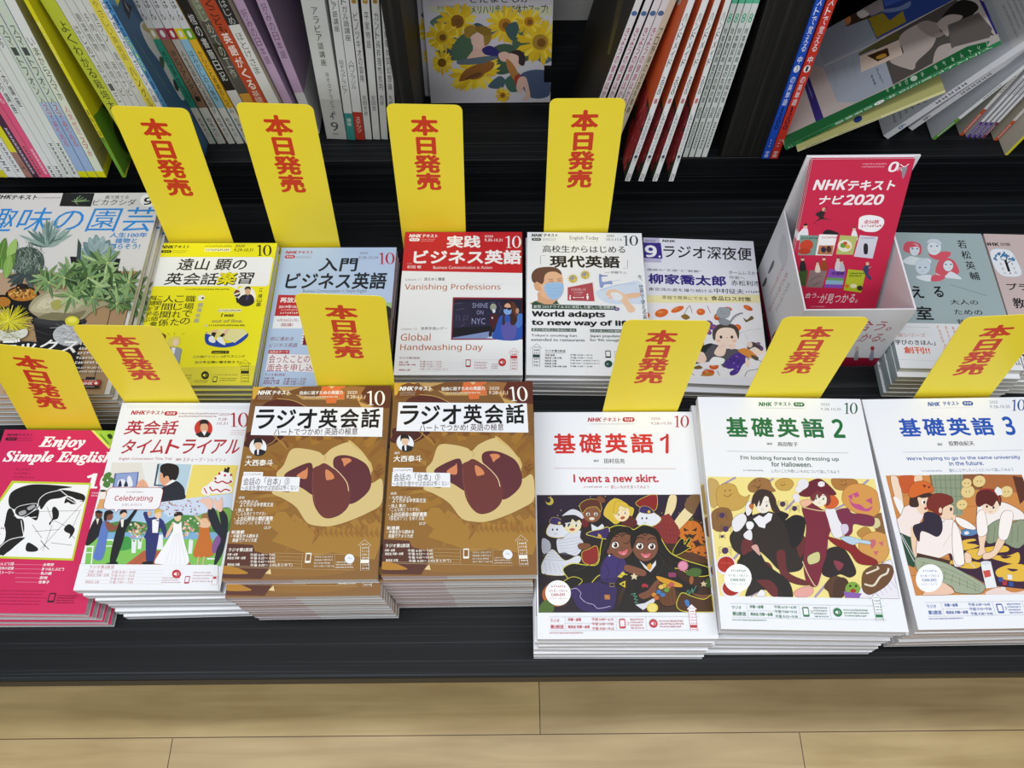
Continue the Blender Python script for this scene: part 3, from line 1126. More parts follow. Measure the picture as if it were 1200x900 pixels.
# ---------------- green-titled textbook with the pirate and vampire picture
def art_green():
    a = Art(.176, .2476, [(814.8, 464.2), (1009.8, 468.4), (1069, 743), (845.7, 734)], 'f1f3f9')
    G = '1f6e3a'
    a.z(810, 450, 4.615)
    a.logo(355, 96, 541, 121, G); a.pill(548, 99, 613, 124, G); a.dash(370, 126, 610, 138, 'a6b6aa', 1, .6)
    a.T('2020', 700, 105, 752, 120, '7f8f84'); a.T('9.28-10.30', 700, 131, 816, 147, '7f8f84')
    a.ten(828, 105, 907, 166, '23553a')
    a.TS('基礎英語', 172, 176, 730, 296, 124, G, .026); a.T(sans('2'), 757, 192, 842, 297, G, .03)
    a.T('講師', 403, 317, 436, 331, '444'); a.T('高田智子', 462, 314, 578, 340, '333', .012)
    a.L([185, 361, 858, 379], .35, '8f959c', False)
    a.T(sans("I'm looking forward to dressing up"), 257, 386, 806, 427, '3c5a48', .02)
    a.T(sans('for Halloween.'), 428, 421, 656, 453, '3c5a48', .02)
    a.dash(277, 460, 383, 474, '7d9283', 1, .7); a.T('したいことや欲しいものについて話してみよう', 430, 461, 808, 490, '5d7465')
    a.z(820, 550, 5.0)
    a.clip(36, 38, 1186, 770)
    a.P('20 36,1092 62,1250 780,60 768', 'f3e28e')
    for x0, y0, x1, y1 in ((205, 45, 120, 90), (430, 55, 395, 75), (560, 180, 500, 240), (1000, 70, 940, 120), (240, 470, 180, 540), (370, 690, 300, 750), (780, 640, 680, 750), (1180, 480, 1080, 560), (900, 190, 800, 240)):
        a.L([x0, y0, x1, y1], 2.2, 'a898b6', False)
    # gingerbread ghosts and biscuits
    def cookie(pts, c='c79a52', smile=None):
        a.B(pts, c, '8a5c2e', .35)
        if smile:
            x, y, r = smile
            a.L([x - r, y, x, y + r * .5, x + r, y - r * .2], .6, '6b3a1c')
            a.E(x - r * .6, y - r * .9, r * .2, r * .15, '6b3a1c'); a.E(x + r * .5, y - r * 1.0, r * .2, r * .15, '6b3a1c')
    cookie('40 60,90 60,110 110,100 200,60 210', 'c8a65e')
    cookie('95 110,140 80,200 90,225 140,260 160,290 150,250 220,180 240,110 220,92 165', 'c9a24e', (158, 145, 25))
    cookie('280 90,330 50,400 60,420 100,440 130,360 135,290 130', '9c6f3e', (335, 92, 26))
    cookie('440 80,480 55,530 60,550 90,520 125,460 120', 'c9a24e', (485, 90, 14))
    cookie('775 65,840 55,925 70,930 110,870 130,800 120', 'b07a3c', (850, 92, 20))
    cookie('65 250,110 220,170 230,190 290,170 340,110 360,66 330', '8a6236')
    cookie('935 370,980 345,1015 370,1005 410,960 410,935 395', 'bd8a40')
    # orange pumpkin face, upper right, and pink one lower right
    a.B('850 130,900 95,980 100,1060 150,1070 230,1040 285,960 275,880 240,842 190', 'd89a4e', 'a8682c', .5)
    a.P('875 165,905 150,900 190', 'c4508a'); a.P('905 150,935 140,945 165,920 175', 'c4508a'); a.P('980 190,1020 175,1022 215', 'c4508a')
    a.B('880 175,905 205,950 215,985 240,1025 225,1000 255,940 245,900 220', 'c4508a')
    a.B('1030 290,1080 265,1125 320,1115 385,1060 390,1030 340', '8a6038'); a.B('1020 300,1060 300,1070 340,1030 355', 'd8cf9a')
    a.B('970 400,1040 375,1110 400,1130 470,1100 540,1040 560,970 520,940 460', 'd8a055', 'a86a2c', .5)
    a.P('1060 440,1090 432,1085 462', 'c86a72'); a.P('1030 490,1062 488,1045 518', 'c86a72'); a.B('1000 430,1035 420,1045 445,1020 475,1010 450', 'c86a72')
    # spiders
    for x, y, r in ((125, 265, 20), (148, 345, 22), (146, 470, 24), (485, 205, 20), (556, 232, 19), (128, 388, 11)):
        for k in (-1, 1):
            for j in range(3):
                a.L([x, y, x + k * r * 1.1, y - r + j * r * .7, x + k * r * 1.6, y - r * .3 + j * r * .8], .3, '3a2440')
        a.E(x, y, r * .8, r * .8, '4a2f5a')
    # jam tarts
    a.E(152, 555, 60, 55, 'efe6ee'); a.E(152, 550, 50, 46, 'b02a1e'); a.E(185, 690, 62, 56, 'efe6ee'); a.E(185, 685, 52, 46, 'a82418')
    a.L('152 510,160 590', .6, '7a1812', False); a.L('120 540,185 545', .5, 'cf5a48', False)
    a.ol = ('3a2422', .22)
    # vampire boy (left)
    a.B('305 190,270 260,240 330,175 380,190 450,260 500,300 560,350 580,470 620,540 750,470 750,380 700,270 740,300 650,320 600,250 520,215 560,245 470', '2a2321')
    a.B('250 300,330 260,420 250,500 300,560 330,600 400,610 560,560 600,470 590,400 520,330 470,250 500,180 430', '2e2623')
    a.B('300 560,350 540,420 560,460 720,430 740,380 690,310 620', '6a2a2c'); a.B('450 490,500 480,520 600,640 660,640 680,560 670,480 620', '6a2a2c')
    a.B('250 410,300 400,310 470,260 500,240 470', '6a2a2c')
    a.B('220 530,330 470,400 560,520 650,550 750,500 750,420 650,320 640,260 590', '241e1d')
    a.B('560 400,610 390,625 440,590 520', '6a2a2c')
    a.B('430 240,520 265,500 300,560 270,620 300,600 420,540 460,500 330', '1f1a1a')
    a.B('185 300,225 260,260 262,270 300,230 355,195 355', 'eae8ee'); a.B('262 225,280 185,300 200,300 250,275 270', 'eae8ee')
    a.B('285 215,300 195,312 205,305 235', 'c26a2e')
    face(a, 370, 205, 48, 52, 'f0e8dc', eyes='5c3a3a', rot=8)
    a.B('300 200,310 150,350 118,410 130,440 170,450 210,470 250,430 250,405 190,400 165,375 160,352 215,345 180,330 220,318 200', '3a2a25')
    a.L('345 130,335 110,350 105', .6, '3a2a25')
    a.P('310 290,345 268,370 280,400 255,425 262,415 300,385 320,380 345,345 335', 'efeef4')
    a.B('270 310,300 304,315 325,300 350,275 345', 'f4f4f6'); a.B('255 375,290 350,305 375,300 412,262 400', 'eae8ee')
    a.B('300 450,335 440,355 500,340 495,325 480', 'd9a8a0')
    # pirate (right)
    a.B('600 225,650 200,720 240,765 260,780 330,755 420,760 500,720 620,690 690,630 660,610 540,620 420,625 330', '7c2438')
    a.L('602 225,690 245,740 250', .9, 'e3d39c'); a.L('760 410,752 500,720 620,690 690,640 620,605 540', .9, 'e3d39c')
    a.B('800 255,870 235,900 265,960 270,1030 290,1028 340,970 340,910 330,900 380,860 400,830 330', '7a2a48')
    a.B('740 240,790 230,820 300,850 350,840 400,790 400,755 300', 'ebe9f0'); a.B('835 335,870 330,880 365,850 390', 'd9cfe4')
    a.B('590 190,640 180,660 200,620 225,596 215', 'f0b89a')
    a.B('730 170,790 160,820 200,790 235,740 230', 'd5602a')
    face(a, 706, 172, 50, 50, 'f2ead8', eyes='6a7a3a', rot=4)
    a.B('650 175,655 140,700 120,760 150,770 200,745 220,748 175,725 150,700 175,690 150,672 190', '7a2f34')
    a.B('580 150,630 110,640 80,700 60,750 90,805 150,760 155,690 130,640 165', '6a1d2e')
    a.E(715, 92, 20, 16, 'f2f2f2'); a.E(708, 90, 4, 4, '222'); a.E(722, 90, 4, 4, '222'); a.L('695 100,735 84', .7, 'f2f2f2', False); a.L('695 84,735 102', .7, 'f2f2f2', False)
    for x, y, r in ((605, 90, 34), (580, 120, 22), (565, 165, 22), (570, 185, 14)):
        a.E(x, y, r, r * .9, 'e9e5ee')
    a.B('640 510,700 488,705 540,655 560,636 545', 'd2cf90', '6a6a3a', .35)
    a.B('760 470,850 470,925 600,890 640,830 620,780 640,720 610,745 520', '2b2022'); a.B('790 540,850 560,820 600', '8a3a4a')
    a.B('735 690,790 630,860 660,850 750,780 765,760 720', '5a3a26'); a.B('800 660,850 640,880 680,830 770,790 760', '4a2f20')
    a.B('750 400,830 420,900 430,950 490,1045 540,1045 570,940 560,880 490,800 450', '8a1f20')
    a.B('830 410,880 400,950 420,1005 430,1010 450,940 440,900 450', 'b9d3e6')
    # cupcakes
    a.B('940 780,1000 640,1130 540,1200 620,1200 780', 'ece8f2')
    for k in range(9):
        a.L([985 + k * 24, 720 - k * 10, 1010 + k * 26, 790 - k * 14], .35, 'aaa3bb', False)
    a.B('960 690,970 610,1040 570,1130 570,1150 620,1110 690,1020 740,975 730', '6e4a2c')
    a.L('985 620,1040 600,1060 590,1050 580', 1.6, 'e6dcc8'); a.L('975 680,1030 690,1070 640,1110 620,1120 590', 1.8, 'e6dcc8')
    a.E(905, 708, 45, 42, '7fa83a'); a.E(908, 718, 18, 12, 'b03020'); a.E(890, 690, 7, 7, '20301a'); a.E(925, 690, 7, 7, '20301a'); a.P('850 720,960 735,945 770,862 766', '8a5fb0')
    a.B('555 720,610 690,660 690,670 720,640 745,580 750', 'e8a8a0', 'b87068', .3)
    a.B('330 740,360 700,385 720,370 750', 'f0f0f4')
    a.clip(); a.ol = None
    kiso_badge(a, 222, 630, 81, '5f8f70')
    a.z(810, 575, 4.615).unit(212, 601)
    kiso_foot(a, '2b7a4b', ('午前 6:15〜6:30', '午前 7:00〜7:15', '午後 9:15〜9:30'))
    return a


# ---------------- blue-titled textbook with school pupils painting a banner
def art_blue(pose):
    a = Art(pose[3], pose[4], [(1003, 470), (1198.5, 473), (1305, 746), (1079, 741)], 'f1f3f9')
    C = '1d52b8'
    a.z(950, 450, 4.8)
    a.logo(629, 121, 822, 147, '3556a4'); a.pill(830, 123, 901, 149, '3556a4'); a.dash(650, 155, 895, 162, 'a6aec6', 1, .6)
    a.T('2020', 988, 125, 1041, 142, '8088a0'); a.T('9.28-10.30', 992, 151, 1113, 170, '8088a0')
    a.ten(1115, 124, 1199, 186, '2c4f96')
    a.TS('基礎英語', 458, 209, 1036, 320, 130, C, .026); a.T(sans('3'), 1058, 216, 1156, 323, C, .03)
    a.T('講師', 695, 354, 728, 369, '444'); a.T('投野由紀夫', 757, 345, 913, 374, '333', .012)
    a.L([497, 399, 1190, 409], .35, '97a3c4', False)
    a.T(sans("We're hoping to go to the same university"), 519, 426, 1183, 462, '3c5fae', .02)
    a.T(sans('in the future.'), 763, 458, 970, 486, '3c5fae', .02)
    a.dash(610, 502, 725, 516, '8a9ac0', 1, .7); a.T('望むことやしたいことについて話してみよう', 766, 500, 1143, 525, '6a7cae')
    a.z(1000, 575, 6.0)
    a.clip(205, -92, 1500, 778)
    a.P('205 -95,1500 -60,1600 800,380 770', 'd08a48')
    for k in range(6):
        a.L([200, 60 + k * 110, 900, 20 + k * 120], .4, '9a5a2a', False)
    # upper band: shelves, curtains, stuffed toys
    a.P('520 -90,900 -80,900 30,540 30', '8c5a38')
    a.P('530 -90,760 -85,770 200,700 215,640 90,560 60', '8f9c82')
    for k in range(6):
        a.L([560 + k * 36, -85, 590 + k * 34, 190], .35, '4f6250', False)
    for k in range(4):
        a.L([545, -50 + k * 55, 765, -45 + k * 60], .35, '4f6250', False)
    a.P('860 -80,1500 -60,1500 60,1150 60,880 20', 'b06a3a'); a.P('860 -84,905 -84,905 20,880 20', '6b3c22'); a.P('1120 -60,1500 -40,1500 90,1180 140', '5a3020')
    for x, y, r in ((800, 40, 50), (880, -30, 46), (790, -20, 36), (1080, 50, 45), (760, 130, 40)):
        a.E(x, y, r, r * .9, 'e8cf8e', line='a8803a', lw=.35); a.E(x - 12, y, 4, 4, '4a3a20'); a.E(x + 12, y, 4, 4, '4a3a20')
    # banner
    a.P('640 350,860 330,1200 420,1500 520,1500 780,960 700,860 640,700 560', '3a1c38')
    for p in ('760 390,840 372,870 384,800 400,900 420,780 450', '800 460,900 440,1080 430,1100 470,960 480,880 520', '900 480,1090 500,1180 480,1170 560,1000 520', '1020 600,1130 560,1240 580,1240 680,1060 660', '680 520,900 540,880 580,760 570'):
        a.B(p, 'e8bc42')
    for p in ('850 400,930 410,900 424', '1050 500,1130 505,1080 520', '1100 590,1180 600,1140 612'):
        a.B(p, '3a1c38')
    a.B('760 310,850 300,880 330,840 350,770 345', '5a86b8', '20304a', .3); a.E(800, 330, 18, 12, 'e9e9ef')
    # child upper left reaching (only arm and orange hair seen)
    a.B('240 -80,300 -60,345 150,320 190,290 110', 'f4d9c4', '6a3a2c', .35); a.B('265 60,320 90,345 165,312 170', 'f6f4f6')
    a.B('300 -80,400 -90,420 0,350 40,320 10', 'c85a2a'); a.E(440, -60, 30, 34, 'f2d0b2')
    # girl with pumpkin cap
    a.B('350 130,430 120,490 180,440 280,400 300,400 345,300 310,290 230,320 190', 'f6e6e2', '5a3430', .4)
    a.P('300 310,430 360,445 480,430 560,365 540,330 420', '264a34'); a.L('318 330,430 520', .6, 'f2f2f2', False); a.L('330 322,440 500', .5, 'f2f2f2', False)
    a.B('395 280,430 300,445 430,440 490,410 420', 'f2d0b2')
    a.B('440 60,520 80,515 160,470 190,420 120', 'f3d3b8'); a.E(484, 102, 14, 16, 'fff'); a.E(488, 104, 8, 12, '3a2a22'); a.E(500, 148, 12, 10, 'b03a2a')
    a.B('380 110,400 50,520 40,545 60,480 75,440 70,450 130,400 135', '3d2620')
    a.B('372 40,400 -30,480 -45,540 -10,550 30,480 45,400 70', 'd8692a', '8a3a14', .4); a.P('470 -20,500 -14,488 4', '6a2a10'); a.P('510 -10,535 0,516 10', '6a2a10')
    # boy in front, back to us
    a.B('600 215,690 230,760 320,750 380,790 540,720 560,690 470,600 500,460 470,440 420,470 310', 'f8ece8', '5a3430', .45)
    a.B('700 250,750 320,790 520,770 555,725 540,700 430', 'fbf3f0', '5a3430', .4)
    a.B('415 265,480 240,490 180,545 175,610 215,625 300,590 350,520 320,470 310,460 380,420 320', '2c2136')
    a.B('600 140,690 130,700 190,680 230,610 215', 'f3d3b8', '7a4a3a', .3); a.E(682, 160, 9, 14, '3a2a22')
    a.B('505 110,530 60,600 45,680 70,695 110,660 130,625 150,615 200,580 190,550 170,515 150', '7c2a22', '4a1612', .35); a.E(606, 165, 12, 20, 'f3d3b8')
    a.L('640 240,620 250', .5, '5a3430'); a.L('690 330,630 420', .3, 'd8b0a8'); a.B('690 205,712 202,722 225,700 240', 'f3d3b8')
    a.P('450 458,690 520,680 545,440 490', '4a2a20')
    a.B('440 490,640 530,760 590,930 690,940 735,890 760,740 745,700 700,560 640,470 610', 'a3ad94', '3f4a3a', .5)
    for k in range(8):
        a.L([500 + k * 52, 520 + k * 24, 470 + k * 58, 590 + k * 22], .35, '5f6f58', False)
    for k in range(3):
        a.L([470, 520 + k * 30, 700, 590 + k * 34, 910, 710 + k * 18], .35, '5f6f58')
    a.B('560 690,640 670,720 750,500 760', 'f0c8b0', '7a4a3a', .35)
    a.B('790 470,830 480,840 530,800 540', 'f3d3b8', '7a4a3a', .3); a.L('820 530,870 580', .8, 'e9e0d8', False)
    a.B('720 215,790 240,860 290,850 310,770 290,725 250', 'fbf3f0', '5a3430', .35)
    # girl on the right leaning over
    a.B('880 120,960 180,1040 120,1190 190,1210 250,1110 260,1100 350,1040 380,1020 300,960 340,890 340,870 240', 'f8efec', '5a3430', .45)
    a.B('950 290,1040 240,1120 270,1200 250,1260 330,1180 450,1050 400,960 410,930 350', '8e9a80', '3f4a3a', .45)
    for k in range(6):
        a.L([960 + k * 42, 290, 950 + k * 44, 410], .35, '55654c', False)
    a.B('885 340,940 345,930 430,940 480,880 490,895 430', 'f3d3b8', '7a4a3a', .35); a.B('1030 370,1080 390,1010 500,930 520,925 480,990 460', 'f3d3b8', '7a4a3a', .35)
    a.B('870 200,920 180,950 300,935 350,880 345', 'fbf3f0', '5a3430', .35); a.B('1050 200,1130 200,1110 340,1080 390,1030 360', 'fbf3f0', '5a3430', .35)
    a.E(968, 150, 62, 55, 'f5dcc4'); a.E(940, 150, 8, 9, '3a2a22'); a.E(988, 158, 8, 9, '3a2a22'); a.L('955 185,966 190,978 186', .4, 'a0503c')
    a.B('860 110,870 50,930 25,1000 40,1040 90,1035 150,1010 110,980 150,930 130,880 150', '5e1f1c', '38100e', .35)
    a.L('890 30,960 30,1020 80,1030 120', 1.3, 'b03030'); a.P('990 40,1010 12,1040 30,1050 70,1015 75', 'eceef4')
    # glue bottle and blocks, lower right
    a.P('905 545,980 535,1030 720,950 725', 'eef0f2'); a.E(942, 545, 38, 14, 'dfe2e6'); a.L('905 545,950 725,1030 720,980 538', .35, '50555c', False); a.P('925 600,975 595,985 640,940 650', 'd0504a')
    for x, y, c in ((1055, 665, '30509a'), (1085, 690, 'b03040'), (1120, 650, 'e8e8ee'), (1130, 700, '30509a'), (1075, 735, 'e8e8ee')):
        a.P([x - 18, y - 18, x + 16, y - 14, x + 18, y + 18, x - 16, y + 16], c)
    a.B('960 770,1040 720,1150 760,1300 740,1400 790', 'f0d8d0')
    a.clip()
    kiso_badge(a, 540, 638, 98, '6f86c0')
    a.z(1000, 680, 6.0).unit(513, 178)
    kiso_foot(a, '3c5fae', ('午前 6:30〜6:45', '午前 7:15〜7:30', '午後 9:30〜9:45'))
    return a
# ---------------- chestnut cover
def art_chestnut():
    a = Art(.148, .2095, [(296, 452.5), (460, 451), (443, 678), (257, 683)], '8a6232')
    a.z(250, 440, 4)
    a.P('180 40,850 40,820 300,100 300', '7f5830')
    a.B('130 330,400 260,800 330,800 560,700 900,60 900,100 520', '94692f')
    # top strip: overlapping browns
    a.P('180 40,300 40,262 62,250 90,180 110', 'd9a83c'); a.P('215 62,255 44,300 62,330 100,180 130', '7a4a22')
    a.P('300 44,360 50,500 40,620 60,620 110,420 110,380 80,350 92', 'c09a5c'); a.P('335 75,390 60,430 40,510 44,540 85,480 100,420 92', '7a4f28')
    a.P('516 42,625 42,618 110,585 105,580 126,535 128,530 100,500 92', 'd9713c'); a.P('545 42,575 42,560 60', 'e9b98a')
    a.P('640 40,860 36,840 150,770 150,700 110,690 70', '5f2d20'); a.P('600 60,650 44,720 50,700 80,720 110,660 110', '9a6a3a'); a.P('672 92,700 100,690 120,760 146,700 146', 'c9a05c')
    a.B('220 150,260 118,340 108,410 130,460 160,210 170', '5a2a22'); a.L('300 106,380 116,450 150', .6, 'd9b06a')
    a.B('150 300,170 262,340 268,330 290,260 330,200 340,140 330', '4a2320'); a.L('300 280,280 310,230 336', .7, 'c49a55')
    rr = random.Random(5)
    # fibrous burr: warm brown spikes all round the nut
    for i in range(90):
        t = rr.uniform(0, 2 * pi)
        r0, r1 = rr.uniform(.9, 1.2), rr.uniform(1.3, 1.75)
        cx, cy = 545, 510
        c = rr.choice(['a3742f', '8f5f2a', '9a6c2e', '7f5226', 'a87c38'])
        d = rr.uniform(.03, .1)
        p = []
        for rad, tt in ((r0, t - d), (r1, t), (r0, t + d)):
            p += [cx + 240 * rad * cos(tt), cy + 215 * rad * sin(tt)]
        a.P(p, c)
    for p in ('270 780,330 720,420 690,480 740,460 800,540 700,620 720,660 710,700 760,720 700,770 680,800 690,790 800,760 860,560 830,480 850', '250 700,300 640,340 640,400 720,300 740'):
        a.P(p, 'a87c34')
    for i in range(14):
        x = 470 + i * 24
        a.P([x, 740, x + 14, 700 + rr.uniform(-10, 20), x + 24, 760], '9a6a2c')
    # pale inner husk
    a.B('295 470,330 420,368 346,440 344,500 358,522 372,560 340,640 310,690 340,730 390,748 420,744 500,790 480,800 520,790 600,730 640,640 680,560 704,500 706,440 690,390 620,330 580,275 555,290 540,360 545', 'd9c184')
    a.L('524 372,530 390,522 398', .4, 'a8823f'); a.B('640 310,660 312,744 410,746 450,720 380', 'd2b36c')
    # nuts
    a.B('565 402,590 374,650 376,720 412,744 470,738 530,690 580,640 600,600 560,580 480', '623036')
    a.B('332 470,370 440,452 408,470 436,480 520,470 560,420 530,360 500', '5e2f35')
    a.B('468 440,500 420,524 410,560 430,610 470,646 520,642 600,600 650,540 670,500 650,470 590,466 500', '6f3834')
    a.L('556 420,600 460,630 500,638 540', .8, 'e8cfa2'); a.L('470 450,466 520,480 600', .3, '9a6050')
    a.B('392 470,415 452,436 440,444 432,440 480,410 482', 'd98a5c'); a.B('530 440,560 456,570 480,548 488,532 486', 'd98a5c'); a.B('606 388,640 386,652 398,630 414,618 424,612 404', 'd98a5c')
    a.P('25 860,40 795,180 800,190 830,260 845,262 900,220 960,25 960', '5a3226')
    # lettering
    a.logo(208, 68, 362, 88, 'fdfaf2'); a.dash(208, 92, 280, 112, 'e9d9c0', 3, .5)
    a.T('自由に話すための英語力', 410, 70, 612, 86, 'fdfaf2', .02); a.dash(432, 94, 584, 103, 'f0e2c8', 1, .75)
    a.T('2020', 634, 70, 680, 84, 'f3e6d2', .01); a.T('9.28-11.1', 630, 90, 718, 105, 'f3e6d2', .01); a.ten(722, 70, 811, 137, 'fdfaf2')
    a.P('196 143,803 148,797 285,172 279', 'f2f4fa')
    a.TS('ラジオ英会話', 204, 158, 784, 243, 88, '141212', .024); a.T('ハートでつかめ! 英語の極意', 287, 247, 681, 276, '4a2a24', .005)
    a.E(208, 336, 41, 40, 'eef1f6', n=28); a.B('190 372,192 352,205 345,215 345,238 352,245 356,232 372,208 378', '23262e'); a.P('203 345,213 345,210 372,204 372', 'f4f4f6')
    a.E(208, 328, 16, 20, 'e5c0a0'); a.B('188 330,190 302,210 294,228 304,228 330,222 316,196 316', '1d1a1c')
    a.T('講師', 152, 378, 176, 390, 'fdfaf2'); a.T('大西泰斗', 147, 396, 278, 424, 'fdfaf2', .02)
    a.P('138 454,232 454,230 476,136 476', 'f2f4fa'); a.P('133 474,408 477,402 545,122 541', 'f2f4fa'); a.dash(146, 460, 222, 471, 'b0a090', 1, .7)
    a.T('会話の「台本」③', 140, 482, 356, 514, '4a3a34', .004); a.T('〜台本を増やせば会話は怖くない', 128, 518, 394, 538, '5a4a44')
    W_ = 'fbf6ea'
    a.T('連載', 114, 570, 142, 582, W_)
    for t, x0, y0, x1, y1, b in (('・大西泰斗の', 106, 588, 206, 602, .01), ('よくわかる中学英文法', 122, 600, 278, 618, .02), ('・池上 彰の', 100, 626, 180, 642, .02), ('「こんな英どうですか」', 104, 644, 242, 660, .01), ('・上白石萌音の翻訳書簡', 94, 666, 276, 684, .02), ('『赤毛のアン』をめぐる旅', 96, 686, 262, 702, .01), ('ほか', 238, 710, 268, 724, .01), ('新連載', 80, 732, 140, 748, .02), ('・中高生から読める', 78, 750, 206, 766, .02), ('英語でアメリカ史', 84, 770, 200, 786, .02)):
        a.T(t, x0, y0, x1, y1, W_, b)
    a.z(260, 600, 6.316)
    a.T('ラジオ第2放送', 40, 278, 220, 302, W_, .02)
    for y in (310, 336, 362, 386, 412, 424):
        a.L([25 if y > 400 else 380, y, 985 if y in (310, 424) else 600, y + 4], .25, 'd9bd8e', False)
    for t, y in (('月曜〜金曜', 318), ('再放送 月曜〜金曜', 344), ('再放送 日曜', 393)):
        a.T(t, 30, y, 30 + 15 * len(t), y + 17, W_, .015)
    for t, y in (('午前 6:45〜 7:00', 316), ('午後 0:25〜 0:40', 341), ('午後 9:45〜10:00', 367), ('午後 4:30〜 5:45(まとめて)', 393)):
        a.T(t, 205, y, 390 if y < 390 else 520, y + 18, W_, .015)
    a.phone(624, 306, 658, 380, 'fbf6ea', '8a6232'); a.dash(692, 324, 826, 412, W_, 4, .55, 4); a.dash(850, 362, 980, 416, W_, 3, .5, 6)
    a.L([600, 310, 590, 416], .25, 'd9bd8e', False); a.L([842, 314, 834, 422], .25, 'd9bd8e', False)
    a.E(950, 345, 36, 36, 'eef0f6'); a.L('935 345,950 335,955 345,968 340', .4, '8fa0c0')
    a.ladder(1015, 200, 1112, 428, 'fbf6ea', 'fbf6ea', 4, 7)
    a.z(250, 440, 4)
    a.z(260, 600, 6.316); a.B('-20 470,-20 418,60 416,140 440,180 470', 'b5802c'); a.P('315 466,355 428,362 470', 'e8cf9a')
    return a


# ---------------- white cover with the wedding picture
def art_wedding(cor):
    a = Art(.1445, .2085, cor, 'eff1f6')
    Rd = 'b3283a'
    a.z(100, 400, 5)
    a.P('260 372,965 380,955 400,262 392', 'e6e8ef')
    a.logo(287, 406, 472, 430, Rd); a.pill(476, 410, 545, 434, Rd); a.dash(560, 415, 775, 446, 'b5808c', 2, .6)
    a.T('2020', 784, 420, 841, 434, '9a5a66', .0, .15); a.T('9.28-', 778, 446, 832, 461, '9a5a66', 0, .15); a.T('10.31', 772, 470, 830, 485, '9a5a66', 0, .15)
    a.ten(838, 418, 950, 497, Rd)
    a.dash(850, 512, 930, 545, 'd0a8b0', 3, .5)
    a.T('英会話', 258, 462, 546, 542, Rd, .018, .12, 3); a.TS('タイムトライアル', 234, 570, 900, 650, 84, Rd, .018, 3, .14)
    a.T('English Conversation Time Trial', 214, 672, 512, 690, 'b8606c', 0, .1); a.T('講師', 538, 676, 566, 690, 'a85a66'); a.T('スティーブ・ソレイシィ', 578, 672, 818, 694, 'a84a58')
    a.E(694, 507, 51, 51, 'c8342e', n=28); a.E(698, 502, 22, 30, 'd9a888'); a.B('674 500,676 464,700 456,722 466,722 500,716 482,682 482', '20191a'); a.P('648 540,680 524,712 524,738 536,720 556,670 556', '1d2028'); a.P('684 524,712 524,700 548', 'eef0f4'); a.L('690 516,700 522,710 516', .4, 'ffffff')
    # pictures
    a.z(100, 520, 6.316)
    a.P('215 130,560 130,540 420,180 470', 'e3dfd8'); a.P('430 130,790 140,742 400,540 420,470 330', 'e9ebec')
    a.P('800 142,1125 145,1085 345,742 388', 'ecd970')
    a.P('550 135,790 140,735 390,545 410', 'b5d0df'); a.P('545 138,560 138,530 292,518 290', '3d5568'); a.P('520 285,600 290,600 300,515 296', '3d5568')
    a.P('235 208,410 196,395 318,215 322', '4a5f96'); a.P('246 212,402 200,386 316,226 318', '8fa3d2'); a.B('262 305,262 260,300 250,320 280,330 230,352 234,360 300', 'e8eaf4'); a.B('258 300,275 255,285 300', '20264a'); a.B('300 300,318 262,330 300', '20264a')
    a.P('95 470,150 330,240 335,190 470', 'dba468')
    for x, y, r in ((180, 230, 26), (210, 260, 24), (175, 290, 28), (195, 215, 18), (160, 255, 18)):
        a.B([x - r, y, x - r * .2, y - r, x + r, y - r * .3, x + r * .4, y + r * .8, x - r * .5, y + r * .6], '4f7f3c')
    a.P('125 335,170 335,165 395,118 395', 'eceae6'); a.E(148, 335, 24, 8, '3a2a20')
    # man seen from behind
    a.B('545 410,560 330,620 280,680 260,730 300,742 350,730 392', '232733'); a.B('560 250,570 200,600 200,640 260,610 295,580 290', 'e2a582')
    a.B('565 195,570 150,620 132,690 150,700 200,680 250,650 262,632 250,625 228,605 225,590 240,580 205', '1f1817'); a.P('600 290,650 250,680 258,620 290', 'f2f2f4')
    a.B('395 290,415 260,440 250,470 280,470 312,400 315', 'e8b090'); a.L('420 265,428 300', .3, 'b87a60'); a.L('440 255,445 300', .3, 'b87a60')
    # cake
    a.B('862 330,880 300,920 290,920 360,870 355', 'f2eef0'); a.L('880 310,900 350', 1.2, 'c84048')
    a.B('910 330,920 270,1000 262,1075 300,1070 340,1000 348,940 350', 'f4f2f4'); a.B('950 270,960 226,1030 215,1080 240,1080 272,1020 280', 'f4f2f4'); a.B('985 230,990 196,1035 186,1075 205,1078 235,1030 240', 'f4f2f4')
    for pts in ('920 300,940 330,970 318,1000 336,1030 318,1066 328', '955 258,980 272,1010 260,1045 274,1078 262'):
        a.L(pts, 1.5, 'b52a38')
    for x, y in ((962, 240), (1074, 214), (990, 205), (1030, 218), (1072, 262)):
        a.E(x, y, 9, 9, 'b52a38')
    a.P('1020 192,1030 160,1042 172,1050 156,1066 160,1056 200', '2a1d1c')
    # bubble
    # wedding photo
    a.clip(5, 340, 1085, 878)
    a.P('100 470,540 420,742 392,1085 345,1000 880,5 880', 'a9cbe6')
    a.P('520 420,742 392,1085 348,1075 470,620 520', 'cfdcf0')
    a.B('60 620,240 560,420 560,560 590,700 510,860 510,1060 450,1040 640,100 660', '4f8a46'); a.B('320 560,420 570,430 640,310 640', '3a6a3a'); a.B('820 520,1060 455,1050 570,930 600', '7fae52')
    a.P('40 640,1040 630,1035 690,40 690', '7fb0d6'); a.P('30 690,1035 680,1000 880,5 880', '7fc45a')
    a.B('240 690,330 670,360 750,240 770', '3f9a48'); a.P('440 770,720 770,790 880,300 880', 'b5603f'); a.L('470 775,360 880', .3, '8a4028', False); a.L('660 775,700 880', .3, '8a4028', False)
